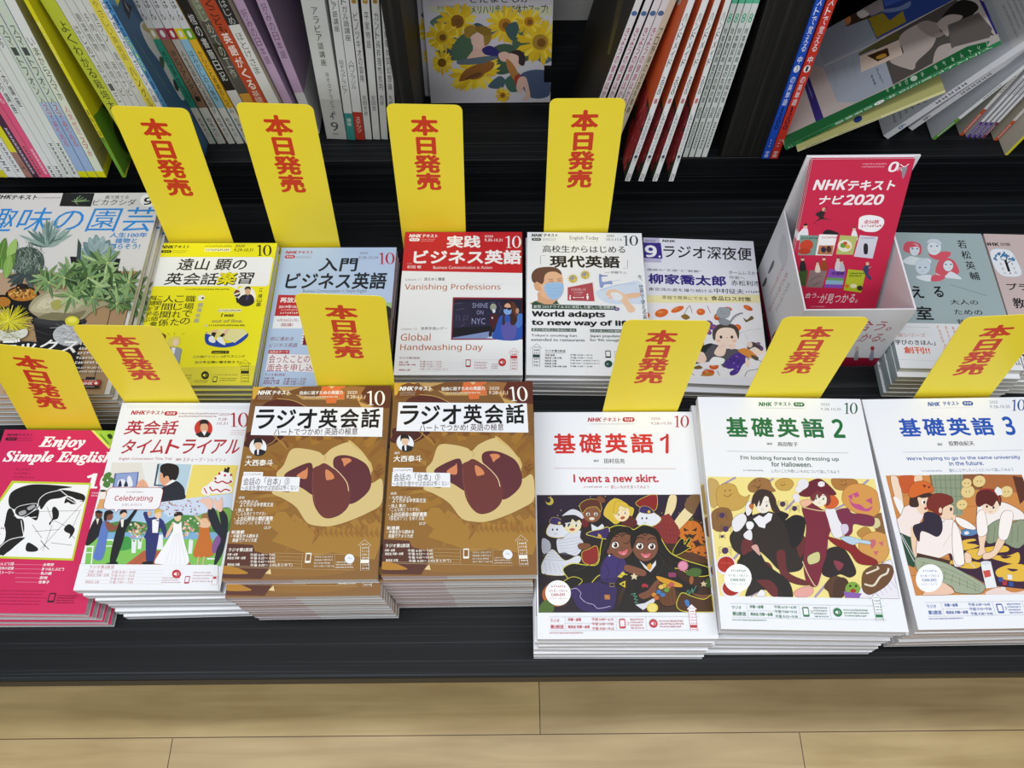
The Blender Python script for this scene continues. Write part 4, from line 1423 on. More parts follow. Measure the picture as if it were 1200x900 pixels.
    # white chairs
    for x, y in ((-2, 740), (150, 690), (900, 820)):
        a.P([x, y, x + 80, y, x + 74, y + 10, x, y + 10], 'f2f4f8'); a.L([x + 70, y, x + 55, 880], 1.2, 'f2f4f8', False); a.L([x + 10, y + 50, x + 62, y + 50], .9, 'f2f4f8', False)
    a.P('352 690,390 690,380 790,350 790', 'e8ecf4'); a.P('398 690,430 690,420 760,395 760', 'e8ecf4'); a.P('770 690,800 690,790 790,762 790', 'e8ecf4'); a.P('530 660,580 650,580 760,520 760', 'eef0f8')
    rr = random.Random(9)
    for cx, cy in ((400, 635), (770, 600)):
        for i in range(60):
            x, y = cx + rr.gauss(0, 26), cy + rr.gauss(0, 32)
            a.E(x, y, 9, 8, rr.choice(['e8d9c0', 'd98a9a', 'f0e8e0', '8aa86a', 'e0b080', '6f9a5a']), n=7)
    # guests left
    a.B('75 560,110 530,140 545,130 640,60 720,15 735,30 660', '1e1c22'); a.P('95 540,118 540,105 585', 'e8e0d0'); a.E(115, 510, 26, 30, '6a4230'); a.B('88 495,112 478,142 490,138 500', '1b1414')
    a.B('145 560,200 575,180 640,140 830,70 830,100 720', '5f7cc4'); a.B('160 560,200 570,240 590,275 540,285 548,240 620,180 625', '8a5540'); a.E(190, 520, 30, 32, '8a5540'); a.B('152 545,160 490,200 478,222 500,180 515,170 555', '1b1414')
    a.B('270 560,320 540,380 470,395 480,345 560,310 620,290 700,230 860,190 865,220 700', '191a20'); a.P('275 545,300 540,292 600,280 600', 'f0eee8'); a.E(296, 505, 24, 30, 'e8c0a0'); a.B('270 510,276 480,312 474,322 500,300 492', '1b1414')
    a.B('200 860,240 855,245 872,160 872', '111')
    # groom
    a.B('440 500,470 490,480 530,540 525,590 560,610 660,590 670,560 600,545 700,510 850,460 860,455 690,440 680,470 600', '2c3370'); a.P('505 545,555 535,545 640,505 640', 'f4f5fa'); a.B('470 505,480 480,500 490,490 520', 'e2b090')
    a.E(548, 505, 26, 30, 'f0cba8'); a.B('520 500,530 468,560 464,578 490,560 485', 'd8b24a'); a.P('522 540,548 548,560 534,548 558', '20264a'); a.B('430 858,500 850,505 870,440 872', '151515')
    # bride
    a.B('650 560,690 575,715 560,720 620,740 720,770 850,700 878,560 870,520 850,600 720,655 620', 'f6f6fa'); a.B('610 640,650 570,660 580,630 650,600 680', 'eac0a0'); a.E(690, 525, 26, 30, 'f0cba8'); a.B('664 520,672 490,712 486,728 506,700 512', '2a2020')
    for k in range(5):
        a.L([670 + k * 8, 640, 600 + k * 36, 865], .25, 'c9ccd8')
    # orange dress guest
    a.B('850 590,915 580,920 650,950 790,870 815,800 800,840 660', 'c9702c'); a.B('800 500,850 560,850 590,880 600,920 590,930 540,880 550', 'eac0a0'); a.E(890, 535, 28, 32, 'e8bc98'); a.B('862 530,870 500,910 500,918 560,900 530', '9a7040'); a.L('840 810,830 870', 1.2, 'e8bc98', False); a.L('880 810,870 872', 1.2, 'e8bc98', False)
    a.B('945 700,1000 640,990 760,940 780', '8a5a98')
    # near guest with raised arms
    a.B('905 480,950 455,980 520,1000 570,990 480,1020 475,1050 530,1045 640,1020 760,990 830,950 880,970 760,1000 680,940 600', '1f2430')
    a.B('850 400,880 395,930 385,945 430,930 465,905 455,880 425', 'f0c4b0'); a.B('945 400,975 410,1005 380,1015 440,1005 480,975 470', 'f0c4b0')
    for p in ('850 405,890 420', '870 385,905 415', '900 378,920 410', '1005 375,990 430', '955 380,975 430'):
        a.L(p, 1.6, 'f0c4b0', False)
    for i in range(46):
        x, y = rr.uniform(570, 850), rr.uniform(400, 500)
        a.E(x, y, 7, 4, rr.choice(['b03a5a', 'd9a0b0', 'e8e0e0', 'c8903a', '7a3a6a']), rr.uniform(0, 180), n=6)
    a.clip()
    a.R(188, 312, 556, 470, 'f3f3f8', 5, line='b3283a', lw=.5); a.P('232 466,236 498,262 468', 'f3f3f8'); a.L('232 468,236 498,264 469', .45, 'b3283a', False)
    a.dash(325, 336, 440, 352, 'a89aa0', 1, .7); a.T(sans('Celebrating'), 240, 370, 504, 418, 'b3283a', .016); a.T('お祝いを付ける', 290, 428, 430, 446, '9a8a92')
    # foot
    a.z(0, 550, 4)
    a.P('375 436,1020 432,1022 556,345 558', 'f1f3f8')
    a.T('ラジオ第2放送', 428, 440, 540, 456, 'b8606c', .01)
    for i, (t, x0, x1) in enumerate((('月曜〜金曜', 422, 485), ('再放送 月曜〜金曜', 418, 515), ('再放送 土曜', 408, 468))):
        y = (464, 480, 513)[i]; a.T(t, x0, y, x1, y + 12, 'b8606c')
    for i, t in enumerate(('午前 8:30〜 8:40', '午後 0:15〜 0:25', '午後 8:20〜 8:30', '午後 7:00〜 7:50')):
        y = 464 + i * 16; a.T(t, 532 - i * 4, y, 638 - i * 4, y + 12, 'b8606c')
    for y in (462, 478, 494, 510, 526):
        a.L([400, y, 770, y - 2], .2, 'd0b8c0', False)
    a.speaker(830, 477, 21, 'c8283c', 'ffffff'); a.phone(871, 486, 887, 521, 'b3283a', 'f1f3f8'); a.dash(910, 462, 992, 516, 'b8808c', 4, .5, 2); a.dash(765, 490, 845, 522, 'b8808c', 3, .5, 3)
    a.R(998, 484, 1014, 525, None, line='b3283a', lw=.3); a.R(1000, 487, 1013, 497, 'c8283c')
    return a


# ---------------- crimson cover with the black and white drawing
def art_crimson(pose):
    a = Art(pose[3], pose[4], [(17, 513), (158, 513), (97.5, 718.5), (-66, 719)], 'd2235c')
    a.z(0, 505, 7.5)
    a.P('860 55,1200 50,1000 200', 'a4cf3c'); a.P('868 55,1000 195,985 210,845 58', 'e3e86a'); a.B('975 100,1000 85,1020 110,1000 130', '1f3a16'); a.L('920 90,985 170', 1.2, '4a7a2a', False)
    a.logo(148, 92, 358, 112, '3a1024', .02); a.R(136, 122, 218, 150, '3a1024', 1.6); a.T('ラジオ', 150, 128, 204, 144, 'd2235c', .02); a.dash(222, 120, 355, 156, '6a1a3a', 3, .4)
    a.T('𝑬𝒏𝒋𝒐𝒚', 432, 112, 772, 222, 'fdfbfc', .022, res=3); a.T('𝑺𝒊𝒎𝒑𝒍𝒆 𝑬𝒏𝒈𝒍𝒊𝒔𝒉', 128, 232, 1000, 345, 'fdfbfc', .022, res=3)
    for i, t in enumerate(('エンジョイ・', 'シンプル・', 'イングリッシュ')):
        a.T(t, 200 - i * 10, 374 + i * 33, 348 - (i == 1) * 30, 392 + i * 33, '3a1024', .01)
    a.T('𝟏𝟎', 805, 410, 1000, 536, 'fdfbfc', .02); a.dash(835, 560, 960, 605, 'fdfbfc', 2, .6)
    # picture
    a.P('165 480,830 490,652 1142,-330 1125', 'c3d42e'); a.P('182 498,812 506,640 1124,-310 1108', 'f4f5f8')
    K = '171516'
    a.z(0, 550, 4)
    a.B('72 190,80 130,150 96,230 90,355 100,300 110,240 130,205 190,190 200,130 210', K)
    a.B('210 180,240 130,300 112,405 132,400 165,340 140,300 150,250 160,215 200', K)
    a.B('318 172,330 146,352 150,372 172,350 176,335 168', K)
    a.B('60 210,80 200,100 240,130 250,125 320,60 390,0 412,-60 400,0 350,40 280', K); a.B('130 240,200 200,190 250,150 230', K)
    a.P('0 398,60 340,140 325,30 412', K); a.B('135 370,150 350,190 375,180 390,140 390', K)
    a.B('95 220,110 190,190 175,185 200,130 235', K, 'f4f5f8', .6); a.B('150 195,180 180,186 190,160 205', 'a8a8ac'); a.B('112 215,140 205,144 220,118 230', 'a8a8ac')
    for p in ('90 230,140 240,190 235', '200 200,205 160,240 130,300 115', '300 112,350 150,400 160', '120 250,130 320,155 350', '0 390,60 340,140 322', '370 172,330 150'):
        a.L(p, .8, 'f4f5f8')
    a.B('262 200,275 188,292 210,286 240,262 250,250 270,246 262,262 240', K); a.B('312 285,335 265,360 285,350 312,332 330,338 310,318 300', K)
    for p in ('200 380,410 160', '190 385,160 360', '260 270,210 390', '330 280,270 250', '200 210,380 205', '180 300,290 290', '330 300,360 330', '240 190,265 260', '170 270,210 330', '250 350,345 360', '345 290,390 200'):
        a.L(p, .35, K, False)
    for p in ('215 355,240 380', '205 340,225 368'):
        a.L(p, .6, K, False)
    a.E(8, 305, 40, 62, 'f6f6f8'); a.dash(-20, 275, 30, 325, '9a6a7a', 2, .4)
    # foot
    for i, (t, n, x0) in enumerate((('おんどり団', '太宰府', 212), ('語る西洋の初音', 'まつねとぶどう', 206), ('ア・ストーリー', '私の顔', 200), ('', '恋炭', 194), ('', '世事子', 188))):
        y = 442 + i * 20
        a.T(n, x0, y, x0 + 13 * len(n) + 6, y + 14, 'fdfbfc', .02)
        a.L([80 if i else 76, y + 8, x0 - 6, y + 8], .3, 'f0a8c0', False)
        if t:
            a.T(t, -14 * len(t) + 76, y - 1, 74, y + 13, 'fdfbfc', .015)
    a.phone(234, 578, 251, 622, '3a1024', 'd2235c'); a.dash(270, 585, 350, 628, '7a1436', 4, .5); a.dash(-80, 564, 210, 640, 'a81a4a', 5, .3, 7)
    return a
# ---------------- yellow cover
def art_yellow():
    a = Art(.1523, .2084, [(184, 285), (327, 286), (298, 452), (140, 450)], 'f2ea1e')
    K = '211f14'
    a.z(0, 200, 4)
    a.logo(750, 350, 882, 366, K); a.pill(748, 373, 795, 386, K, 'f2ea1e'); a.dash(802, 372, 870, 388, '8a8420', 2, .5)
    a.dash(960, 350, 1085, 362, '8a8420', 1, .7); a.R(958, 366, 1080, 382, 'f6f3c0', 1); a.dash(965, 369, 1072, 379, '5a5620', 1, .8)
    a.T('2020', 1104, 350, 1150, 362, K, .01, .15); a.T('9.29-10.31', 1098, 368, 1190, 382, K, .01, .15)
    a.z(160, 320, 6.667)
    a.z(250, 240, 4)
    a.ten(205, 192, 280, 243, K)
    a.z(160, 320, 6.667)
    a.z(0, 200, 4); a.R(722, 405, 1266, 545, 'f3f5f6', 4); a.z(160, 320, 6.667); a.P('720 98,795 100,800 135', 'f3f5f6')
    a.z(0, 200, 4)
    a.T('遠山 顕の', 832, 412, 1160, 470, K, .014, .1, 3); a.T('英会話', 772, 478, 1020, 537, K, .014, .1, 3)
    a.z(160, 320, 6.667)
    a.T('楽', 640, -4, 790, 100, K, .07, .12, 3); a.T('楽', 634, -8, 784, 94, 'e8df1c', .03, .12, 3); a.T('習', 800, 0, 918, 90, K, .014, .1, 3)
    a.dash(380, 118, 720, 138, '6a6418', 1, .7)
    for t, x0, y0, x1, y1 in (('職場での', 338, 172, 452, 402), ('こじれた', 262, 172, 358, 410), ('人間関係', 165, 170, 276, 414), ('に関する語彙', 95, 172, 186, 412), ('表現を学ぶ', 38, 172, 130, 378)):
        # columns lean with the page: place glyph by glyph
        n = len(t); gh = (y1 - y0) / n; gw = min(gh * 1.25, (x1 - x0) * .62)
        for i, ch in enumerate(t):
            xx = x1 - gw - (x1 - x0 - gw) * i / max(1, n - 1)
            a.T(ch, xx, y0 + i * gh + gh * .06, xx + gw, y0 + (i + 1) * gh - gh * .06, K, .006)
    for i, ch in enumerate('講演会議'):
        a.T(ch, 480 - i * 10, 232 + i * 40, 514 - i * 10, 266 + i * 40, 'b9b59a', .03)
    a.E(502, 195, 30, 22, 'f7f5da', -15); a.E(515, 196, 10, 7, K)
    # presenter photo with ball
    a.E(862, 185, 82, 76, 'f6f4ea', n=26); a.B('800 230,812 195,850 172,905 172,930 205,925 240,880 262,830 258', '232031'); a.E(878, 148, 22, 28, 'd9ad88'); a.B('852 140,860 114,895 112,904 140,890 128,866 128', '1d1a1a'); a.P('866 176,890 176,880 215,862 215', '38406a')
    a.E(790, 162, 28, 28, 'e8e0c8'); a.B('764 165,780 138,800 136,815 150,790 158', '7a3a2a'); a.B('770 178,800 170,818 160,812 180,790 190', '2c3050'); a.P('780 195,800 195,812 240,790 235', '232031')
    for i, ch in enumerate('遠山顕'):
        a.T(ch, 962 - i * 6, 168 + i * 34, 994 - i * 6, 198 + i * 34, K, .005)
    a.dash(976, 120, 992, 155, K, 2, .6)
    a.R(640, 282, 824, 308, 'f3f1b8', 1.4); a.dash(646, 286, 818, 304, '4a4620', 1, .75)
    a.T(sans('I was'), 664, 318, 768, 344, K, .03, .12); a.T(sans('out of line.'), 590, 362, 842, 390, 'b4af50', .05, .12); a.E(546, 410, 12, 10, 'e8e6b0', line='8a8640'); a.dash(570, 400, 852, 420, '4a4620', 1, .75)
    # feet on court
    a.B('536 480,560 462,620 520,700 548,790 530,870 470,880 500,800 560,690 582,580 566,540 540', '1f49a8')
    a.P('640 440,850 440,878 472,775 545,700 512', 'e9e3a0'); a.P('538 470,590 450,640 440,700 512,775 545', 'e6dd82'); a.L([700, 512, 775, 545, 878, 472], .6, 'fbfbf4', False)
    a.P('605 444,640 440,625 485,590 480', 'e9bfa0'); a.P('705 440,738 438,690 500,665 488', 'e9bfa0'); a.P('592 462,628 466,614 500,584 495', K); a.P('680 470,700 482,672 505,645 500', K)
    a.B('570 500,600 492,622 535,600 545,568 530', 'f2f4f6'); a.B('635 505,670 500,700 552,690 562,640 535', 'f2f4f6')
    a.R(592, 606, 728, 630, K, 1); a.T('Lesson 1 ①', 602, 610, 718, 626, 'd8cf28', .01)
    a.T('CM', 444, 642, 500, 664, 'b4af50', .02); a.T('や', 504, 642, 528, 664, K, .01); a.T('アナウンス', 532, 642, 682, 664, 'b4af50', .02); a.T('のリスニング', 686, 640, 858, 662, K, .005)
    a.T('数字', 458, 684, 518, 706, 'b4af50', .02); a.T('を正確に聴き取ろう!', 524, 684, 822, 706, K, .012)
    # drawing lower left
    a.B('145 478,180 462,220 482,215 510,180 530,150 500', '7a4a22'); a.B('170 505,195 510,205 560,180 560', 'f0d0b0')
    a.B('240 520,280 490,330 495,335 530,310 560,270 575,235 560', 'e8d860'); a.E(302, 540, 24, 28, 'f4d9c0'); a.L('250 480,235 466', .3, K); a.L('290 480,288 462', .3, K); a.L('350 480,372 466', .3, K)
    a.B('225 595,280 575,345 590,340 640,320 720,240 700', '9aa3b0', '4a5058', .3); a.P('268 580,300 578,290 630,270 620', 'f4f5f6')
    a.P('330 735,950 728,930 885,330 880', 'dfd53a')
    a.dash(345, 785, 405, 870, '6a6420', 4, .5, 3); a.speaker(540, 797, 32, K, 'f2ea1e'); a.phone(606, 808, 633, 852, K, 'e8df3a'); a.dash(606, 788, 800, 802, '6a6420', 1, .7); a.dash(660, 815, 790, 848, '6a6420', 2, .6); a.dash(450, 830, 566, 858, '6a6420', 2, .6)
    for x in (430, 590):
        a.L([x, 782, x - 6, 865], .2, '8a8430', False)
    a.ladder(812, 680, 910, 860, K, K, 2, 6)
    return a


# ---------------- light blue cover
def art_blue_business():
    a = Art(.1502, .2087, [(330, 291), (466, 291), (452, 452), (300, 456)], 'b9cfee')
    Rd = 'b5303a'; K = '1c2430'
    a.z(300, 280, 6.667)
    a.logo(234, 97, 452, 121, Rd); a.R(228, 130, 306, 156, Rd, 3); a.T('ラジオ', 240, 135, 294, 150, 'f0f4fa', .03); a.dash(312, 134, 440, 158, '9a8ea6', 3, .5)
    a.T('2020', 820, 108, 884, 124, '7a7084'); a.T('9.28-10.24', 814, 140, 962, 160, '7a7084'); a.ten(962, 114, 1092, 200, Rd)
    a.T('入門', 505, 152, 800, 256, K, .022, .06, 3); a.T('ビジネス英語', 242, 266, 1028, 390, K, .024, .06, 3)
    a.T('Business Communication in Simple English', 372, 394, 872, 424, '6a7690', 0)
    a.P('172 438,392 442,358 608,140 602', 'c02c34'); a.P('225 606,244 598,262 608', 'b9cfee'); a.R(138, 604, 358, 697, 'f0f3f8'); a.P('225 608,244 597,262 608', 'f0f3f8')
    a.T('再放送', 190, 458, 348, 498, 'f6eeee', .025); a.T('2019年10月', 178, 518, 340, 542, 'f6eeee', .02); a.dash(196, 548, 318, 562, 'f0d0d0', 1, .7); a.dash(190, 570, 316, 588, 'f6eeee', 1, .75)
    a.T('9月28日(月)', 160, 626, 330, 650, 'a8485a'); a.T('開講!', 196, 658, 286, 684, 'a8485a', .01)
    a.T('前に進める', 108, 766, 292, 794, '8e4a66', 0, .1); a.T('ビジネス英語', 100, 816, 322, 844, '8e4a66', 0, .1)
    a.z(300, 380, 6.667)
    a.R(90, 204, 255, 230, 'c02c34'); a.T('10月のテーマ', 100, 209, 246, 226, 'f6eeee', .015)
    a.P('88 232,760 240,740 372,62 366', 'f2f0f4'); a.T('会ったことのない人に', 96, 242, 640, 294, 'a8304a', .004); a.T('面会を申し込む', 84, 312, 500, 362, 'a8304a', .004)
    a.T('ラジオ第2放送', 60, 388, 220, 404, '8e3a50'); 
    for i, y in enumerate((418, 438, 456)):
        a.L([200, y + 14, 900, y + 18], .2, '8e94b4', False)
        a.T(('月曜 火曜', '再放送 水曜 木曜', '再放送 土曜')[i], 55 - i * 5, y, 130 + (i > 0) * 50 - i * 5, y + 13, '8e3a50', .01)
        a.T(('午後 9:15〜 9:30', '午前 9:00〜 9:15', '午前 11:20〜11:30')[i], 215 - i * 5, y, 390 - i * 5, y + 13, '8e3a50', .01)
    # red comb bar and photo at right
    a.z(300, 280, 6.667)
    a.P('385 640,460 650,420 830,362 825', '7a1c2c')
    for k in range(7):
        a.P([392 - k * 4, 672 + k * 22, 376 - k * 4, 672 + k * 22, 374 - k * 4, 684 + k * 22, 390 - k * 4, 684 + k * 22], 'f0f2f6')
    a.z(300, 225, 4)
    a.P('560 514,645 516,618 765,520 765', '4a4a3c'); a.P('560 514,645 516,642 550,560 555', 'a8c88a'); a.B('575 545,610 530,640 545,640 590,600 600,575 580', '262a22')
    for i, c in enumerate(('c8c8c0', '7a3a34', '3a4a34', 'd8d0c4', '6a5a50', '94a07a', '50302a')):
        a.B([575 + i * 9, 610 + (i % 3) * 28, 592 + i * 8, 605 + (i % 2) * 30, 596 + i * 6, 670 + (i % 3) * 20, 580 + i * 6, 690], c)
    a.P('560 690,630 690,620 765,545 765', '8a7a6e'); a.P('590 680,606 680,600 765,585 765', '4a3a34')
    return a


# ---------------- white cover with red head
def art_red_business():
    a = Art(.1505, .2116, [(472, 271), (613.5, 270.5), (616, 443), (457.5, 440)], 'eef0f4')
    Rd = 'c4242c'; W_ = 'f4f2f4'
    a.z(300, 225, 4)
    a.P('660 170,1300 170,1300 378,660 366', Rd)
    a.logo(706, 194, 844, 210, W_); a.R(707, 213, 756, 227, W_, 3); a.T('ラジオ', 714, 216, 749, 225, Rd, .03); a.dash(764, 214, 832, 230, 'e8a0a8', 2, .6)
    a.T('2020', 1070, 198, 1112, 208, 'f0d8d8', .02); a.T('9.30-10.31', 1070, 214, 1158, 228, 'f0d8d8', .02)
    a.z(430, 200, 4)
    a.ten(648, 302, 730, 358, W_)
    a.z(300, 225, 4)
    a.T('実践', 888, 200, 1050, 258, W_, .03, 0, 3); a.T('ビジネス英語', 730, 268, 1252, 336, W_, .032, 0, 3)
    a.dash(698, 328, 718, 336, 'f0d0d0', 1, .8); a.T('杉田 敏', 697, 340, 764, 355, W_, .01); a.T('Business Communication in Action', 822, 343, 1108, 358, 'f0d8d8', .01)
    O = 'b9662c'; g = 'd8dae0'
    a.T('Lesson 11', 690, 400, 762, 412, 'a89090'); a.T('消えゆく職業', 778, 398, 878, 413, '4a4044', .01); a.L([686, 422, 1250, 432], .25, g, False)
    a.T(sans('Vanishing Professions'), 686, 427, 1150, 465, O, .006)
    a.T('Lesson 12', 670, 634, 742, 646, 'a89090'); a.T('世界手洗いデー', 762, 632, 890, 648, '4a4044', .01); a.L([665, 656, 900, 658], .25, g, False)
    a.T(sans('Global'), 667, 662, 808, 698, O, .006); a.T(sans('Handwashing Day'), 664, 712, 1064, 756, O, .006)
    # picture
    a.z(500, 320, 8.571)
    a.P('250 240,985 250,990 682,232 676', '8a1f38'); a.P('262 258,980 266,982 672,246 664', '1f1d33')
    a.P('262 290,440 290,440 540,250 550', '2a2742'); a.P('440 270,780 275,780 530,440 545', '262440'); a.P('250 560,660 540,660 600,250 640', '14131f')
    a.P('248 655,660 590,700 640,660 668,248 664', '7f90c0'); a.P('600 664,690 630,700 670', 'c8d4ea')
    for t, x0, y0, x1, y1 in (('SHINE', 455, 300, 620, 352), ('ON', 500, 375, 570, 420), ('NYC', 450, 455, 590, 520)):
        a.T(t, x0, y0, x1, y1, '8f93bc', -.01)
    for p in ('250 310,350 300', '290 370,375 355', '285 480,285 440,300 415,320 440,320 480', '360 490,370 430,410 430,400 470,370 470', '330 545,380 510', '640 300,700 290', '730 300,760 360,740 400'):
        a.L(p, .35, '6a6e94', False)
    a.E(675, 345, 34, 38, '9aa090'); a.E(682, 385, 16, 20, 'd8dce8'); a.B('640 440,690 410,720 430,722 500,690 560,660 580,640 520', '4a1c24'); a.B('640 560,670 540,660 640,630 640', '231a2a'); a.E(665, 455, 8, 10, 'e8e0e0')
    a.B('680 670,700 570,730 470,770 430,900 420,985 430,985 672', '2d54ae'); a.B('760 540,830 500,920 520,900 672,790 672', '5a58a6'); a.B('900 440,985 420,985 520,930 560', '4a78c8')
    a.B('770 520,780 400,778 330,800 300,850 285,905 310,920 400,930 480,900 530,860 520,850 440,800 430,800 520', '402620'); a.E(826, 352, 36, 46, 'd9a890'); a.B('786 370,830 360,866 368,862 410,830 424,795 412', '7fa6e2'); a.B('790 345,826 352,862 350,860 372,836 378,820 362,800 372', '141218')
    a.B('870 300,905 310,940 420,910 440,880 380', '5a3428'); a.E(930, 385, 18, 30, 'b98a70')
    # foot
    a.z(430, 380, 5)
    a.T('ラジオ第2放送', 172, 192, 296, 206, '8a3a44', .01)
    for i, (t, tt) in enumerate((('水曜〜土曜', '午後 9:15〜 9:30'), ('再放送 木曜〜日曜', '午前 9:00〜 9:15'), ('', '午前 11:20〜11:35'), ('再放送 土曜', '午前 11:00〜11:45(まとめて)'))):
        y = (218, 234, 248, 265)[i]
        if t:
            a.T(t, 170, y, 170 + 11 * len(t), y + 11, 'a84050', .015)
        a.T(tt, 296, y, 428 if i < 3 else 468, y + 11, 'a84050', .01)
        a.L([296, y + 14, 562, y + 15], .2, 'c8c4cc', False)
    a.L([562, 216, 562, 280, 830, 284], .2, 'c8c4cc', False); a.L([562, 216, 830, 220], .2, 'c8c4cc', False)
    a.phone(576, 214, 606, 260, 'a8283a', 'eef0f4'); a.dash(628, 226, 710, 276, 'b8707c', 3, .5); a.speaker(802, 235, 24, 'c4242c', 'f4f2f4'); a.dash(735, 240, 780, 276, 'b8707c', 3, .5)
    a.ladder(842, 150, 906, 284, 'b8303c', 'c4242c', 1, 6)
    return a


# ---------------- white cover with the masked man
def art_mask():
    a = Art(.1475, .2119, [(614, 270.5), (755, 272), (763.5, 442), (617, 440)], 'eef0f5')
    K = '17181c'; D = '24443c'
    a.z(600, 225, 4)
    a.logo(76, 190, 208, 206, K); a.pill(78, 211, 125, 226, K); a.dash(132, 211, 200, 227, '9a9ca6', 3, .5)
    a.T('English Today', 265, 202, 408, 226, '6a6c78', -.004); a.L([265, 230, 408, 230], .25, '8a8c98', False)
    a.T('2020', 446, 196, 484, 207, '5a5c66', .01); a.T('10.1-11.6', 446, 212, 522, 226, '5a5c66', .01); a.ten(524, 200, 602, 250, '34363c')
    a.T('高校生からはじめる', 133, 248, 538, 288, K, .012, 0, 3); a.T('現代英語', 168, 298, 512, 362, '26221c', .03, 0, 3)
    a.L('148 300,124 300,124 342', .45, '5a5c66', False); a.L('524 362,548 362,548 322', .45, '5a5c66', False)
    a.z(610, 300, 7.5)
    a.dash(750, 150, 785, 164, '5a5c66', 1, .8); a.T('伊藤サム', 795, 143, 942, 168, '4a4c56', .005)
    # man with mask
    a.B('80 440,110 415,140 400,150 330,330 360,310 420,330 440', 'd8a884'); a.P('75 440,120 412,200 440', '2c5242'); a.P('270 440,310 405,330 440', '2c5242')
    a.B('100 190,150 150,250 130,330 140,360 190,368 250,372 330,330 390,260 400,190 380,150 330,110 300', 'e6b794')
    a.B('85 230,80 170,120 120,200 104,290 108,340 140,350 175,300 150,240 150,200 180,190 240,170 260,130 240,110 250', '6a4a3c')
    a.B('100 260,130 250,155 265,170 300,160 325,120 310', 'dba682')
    a.B('200 265,260 245,330 245,368 262,370 300,350 370,290 402,240 385,205 330', '9cc0e8'); a.L('225 290,290 300,365 290', .4, '7f9fcc'); a.L('225 320,290 330,362 320', .4, '7f9fcc'); a.L('240 350,290 360,350 348', .4, '7f9fcc'); a.L('170 285,205 270', .4, 'dfe8f2')
    a.L('230 222,275 215', .7, '5a4034'); a.L('310 215,350 212', .7, '5a4034'); a.L('240 238,278 234', .8, '3a2a26'); a.L('315 232,352 230', .8, '3a2a26')
    # virus balls
    for cx, cy in ((455, 212), (565, 178)):
        for k in range(14):
            t = k * pi / 7
            a.L([cx + 30 * cos(t), cy + 28 * sin(t), cx + 54 * cos(t), cy + 48 * sin(t)], .5, 'c9b04a', False)
        a.E(cx, cy, 38, 36, 'c9b24a'); a.E(cx - 8, cy - 6, 20, 18, '9a9aa8'); a.E(cx + 14, cy + 12, 9, 8, 'e8d888')
    # red notice
    a.P('402 286,642 240,662 412,404 414', 'e8e2e4'); a.P('408 292,632 248,650 416,408 408', 'b04a54')
    a.T('COVID-19', 440, 300, 570, 322, 'e8c8c8', .0); a.dash(465, 328, 545, 346, 'e8c8c8', 1, .7); a.dash(470, 350, 530, 364, 'e8c8c8', 1, .7)
    a.L('460 382,550 382', .6, 'fff', False); a.P('455 382,468 374,468 390', 'fff'); a.P('556 382,543 374,543 390', 'fff')
    a.E(430, 368, 6, 7, 'fff'); a.P('422 378,438 378,434 402,426 402', 'fff'); a.E(586, 356, 7, 9, 'fff'); a.P('576 368,598 368,592 402,582 402', 'fff')
    # tap, basin and hands
    a.B('660 340,760 290,900 260,1060 240,1090 420,1000 440,760 430', 'd3dff3'); a.L('700 320,860 270,1020 258', .9, 'a9bfe6'); a.L('760 240,880 225', .7, 'b9cdf0')
    a.B('690 180,715 178,722 240,800 232,810 262,780 262,735 268,728 290,700 288', '8fa0d4'); a.P('700 180,770 182,768 190,705 192', '6a78b0')
    a.L('800 268,800 330', .8, 'd0e0f8')
    a.B('900 360,1050 340,1060 375,960 392', 'e9c0a0'); a.B('760 330,800 310,860 320,930 360,960 420,1015 490,960 515,900 430,840 400,780 390,790 370,760 365', 'eec8aa'); a.B('790 345,850 335,900 370,890 405,820 400', 'e8ecf4')
    for p in ('760 335,800 350', '752 358,800 365', '770 385,815 378', '790 318,830 335', '830 308,850 330'):
        a.L(p, 1.6, 'ecc2a4', False)
    a.P('90 440,838 458,838 492,90 482', D); a.E(848, 486, 26, 16, '5a5a96'); a.E(848, 486, 12, 7, 'c8a0b0')
    a.T('新型コロナウイルスに対応した新しい生活様式', 104, 448, 825, 484, 'e8f0ea', .01)
    a.T(sans('World adapts'), 88, 498, 746, 572, '101114', .05, 0, 3); a.T(sans('to new way of life'), 88, 576, 985, 648, '101114', .05, 0, 3)
    a.R(90, 652, 488, 684, D); a.T('東京の喫煙禁止が飲食店に拡大', 98, 657, 480, 680, 'e8f0ea', .01); a.R(608, 662, 914, 692, D); a.T('日本の総人口9年連続減', 614, 667, 906, 688, 'e8f0ea', .01)
    for t, x0, y0, x1, y1 in (("Tokyo's smoking ban", 88, 702, 494, 734), ('extended to restaurants', 88, 738, 562, 768), ('Japan population', 608, 708, 910, 740), ('for 9th straight year', 608, 744, 985, 776)):
        a.T(t, x0, y0, x1, y1, '55575f', .012)
    n = 9
    for i, ch in enumerate('今、世界で使える英'):
        x = 1040 + i * 5; y = 178 + i * 45
        if ch == '、':
            a.T(ch, x + 28, y - 4, x + 38, y + 8, K); continue
        a.T(ch, x, y, x + 40, y + 40, K, .0)
    a.z(600, 380, 5)
    a.ladder(110, 124, 174, 255, '2a2c32', '24443c', 2, 6)
    a.T('ラジオ第2放送', 192, 158, 312, 173, K, .01); a.L([192, 178, 312, 178], .3, K, False)
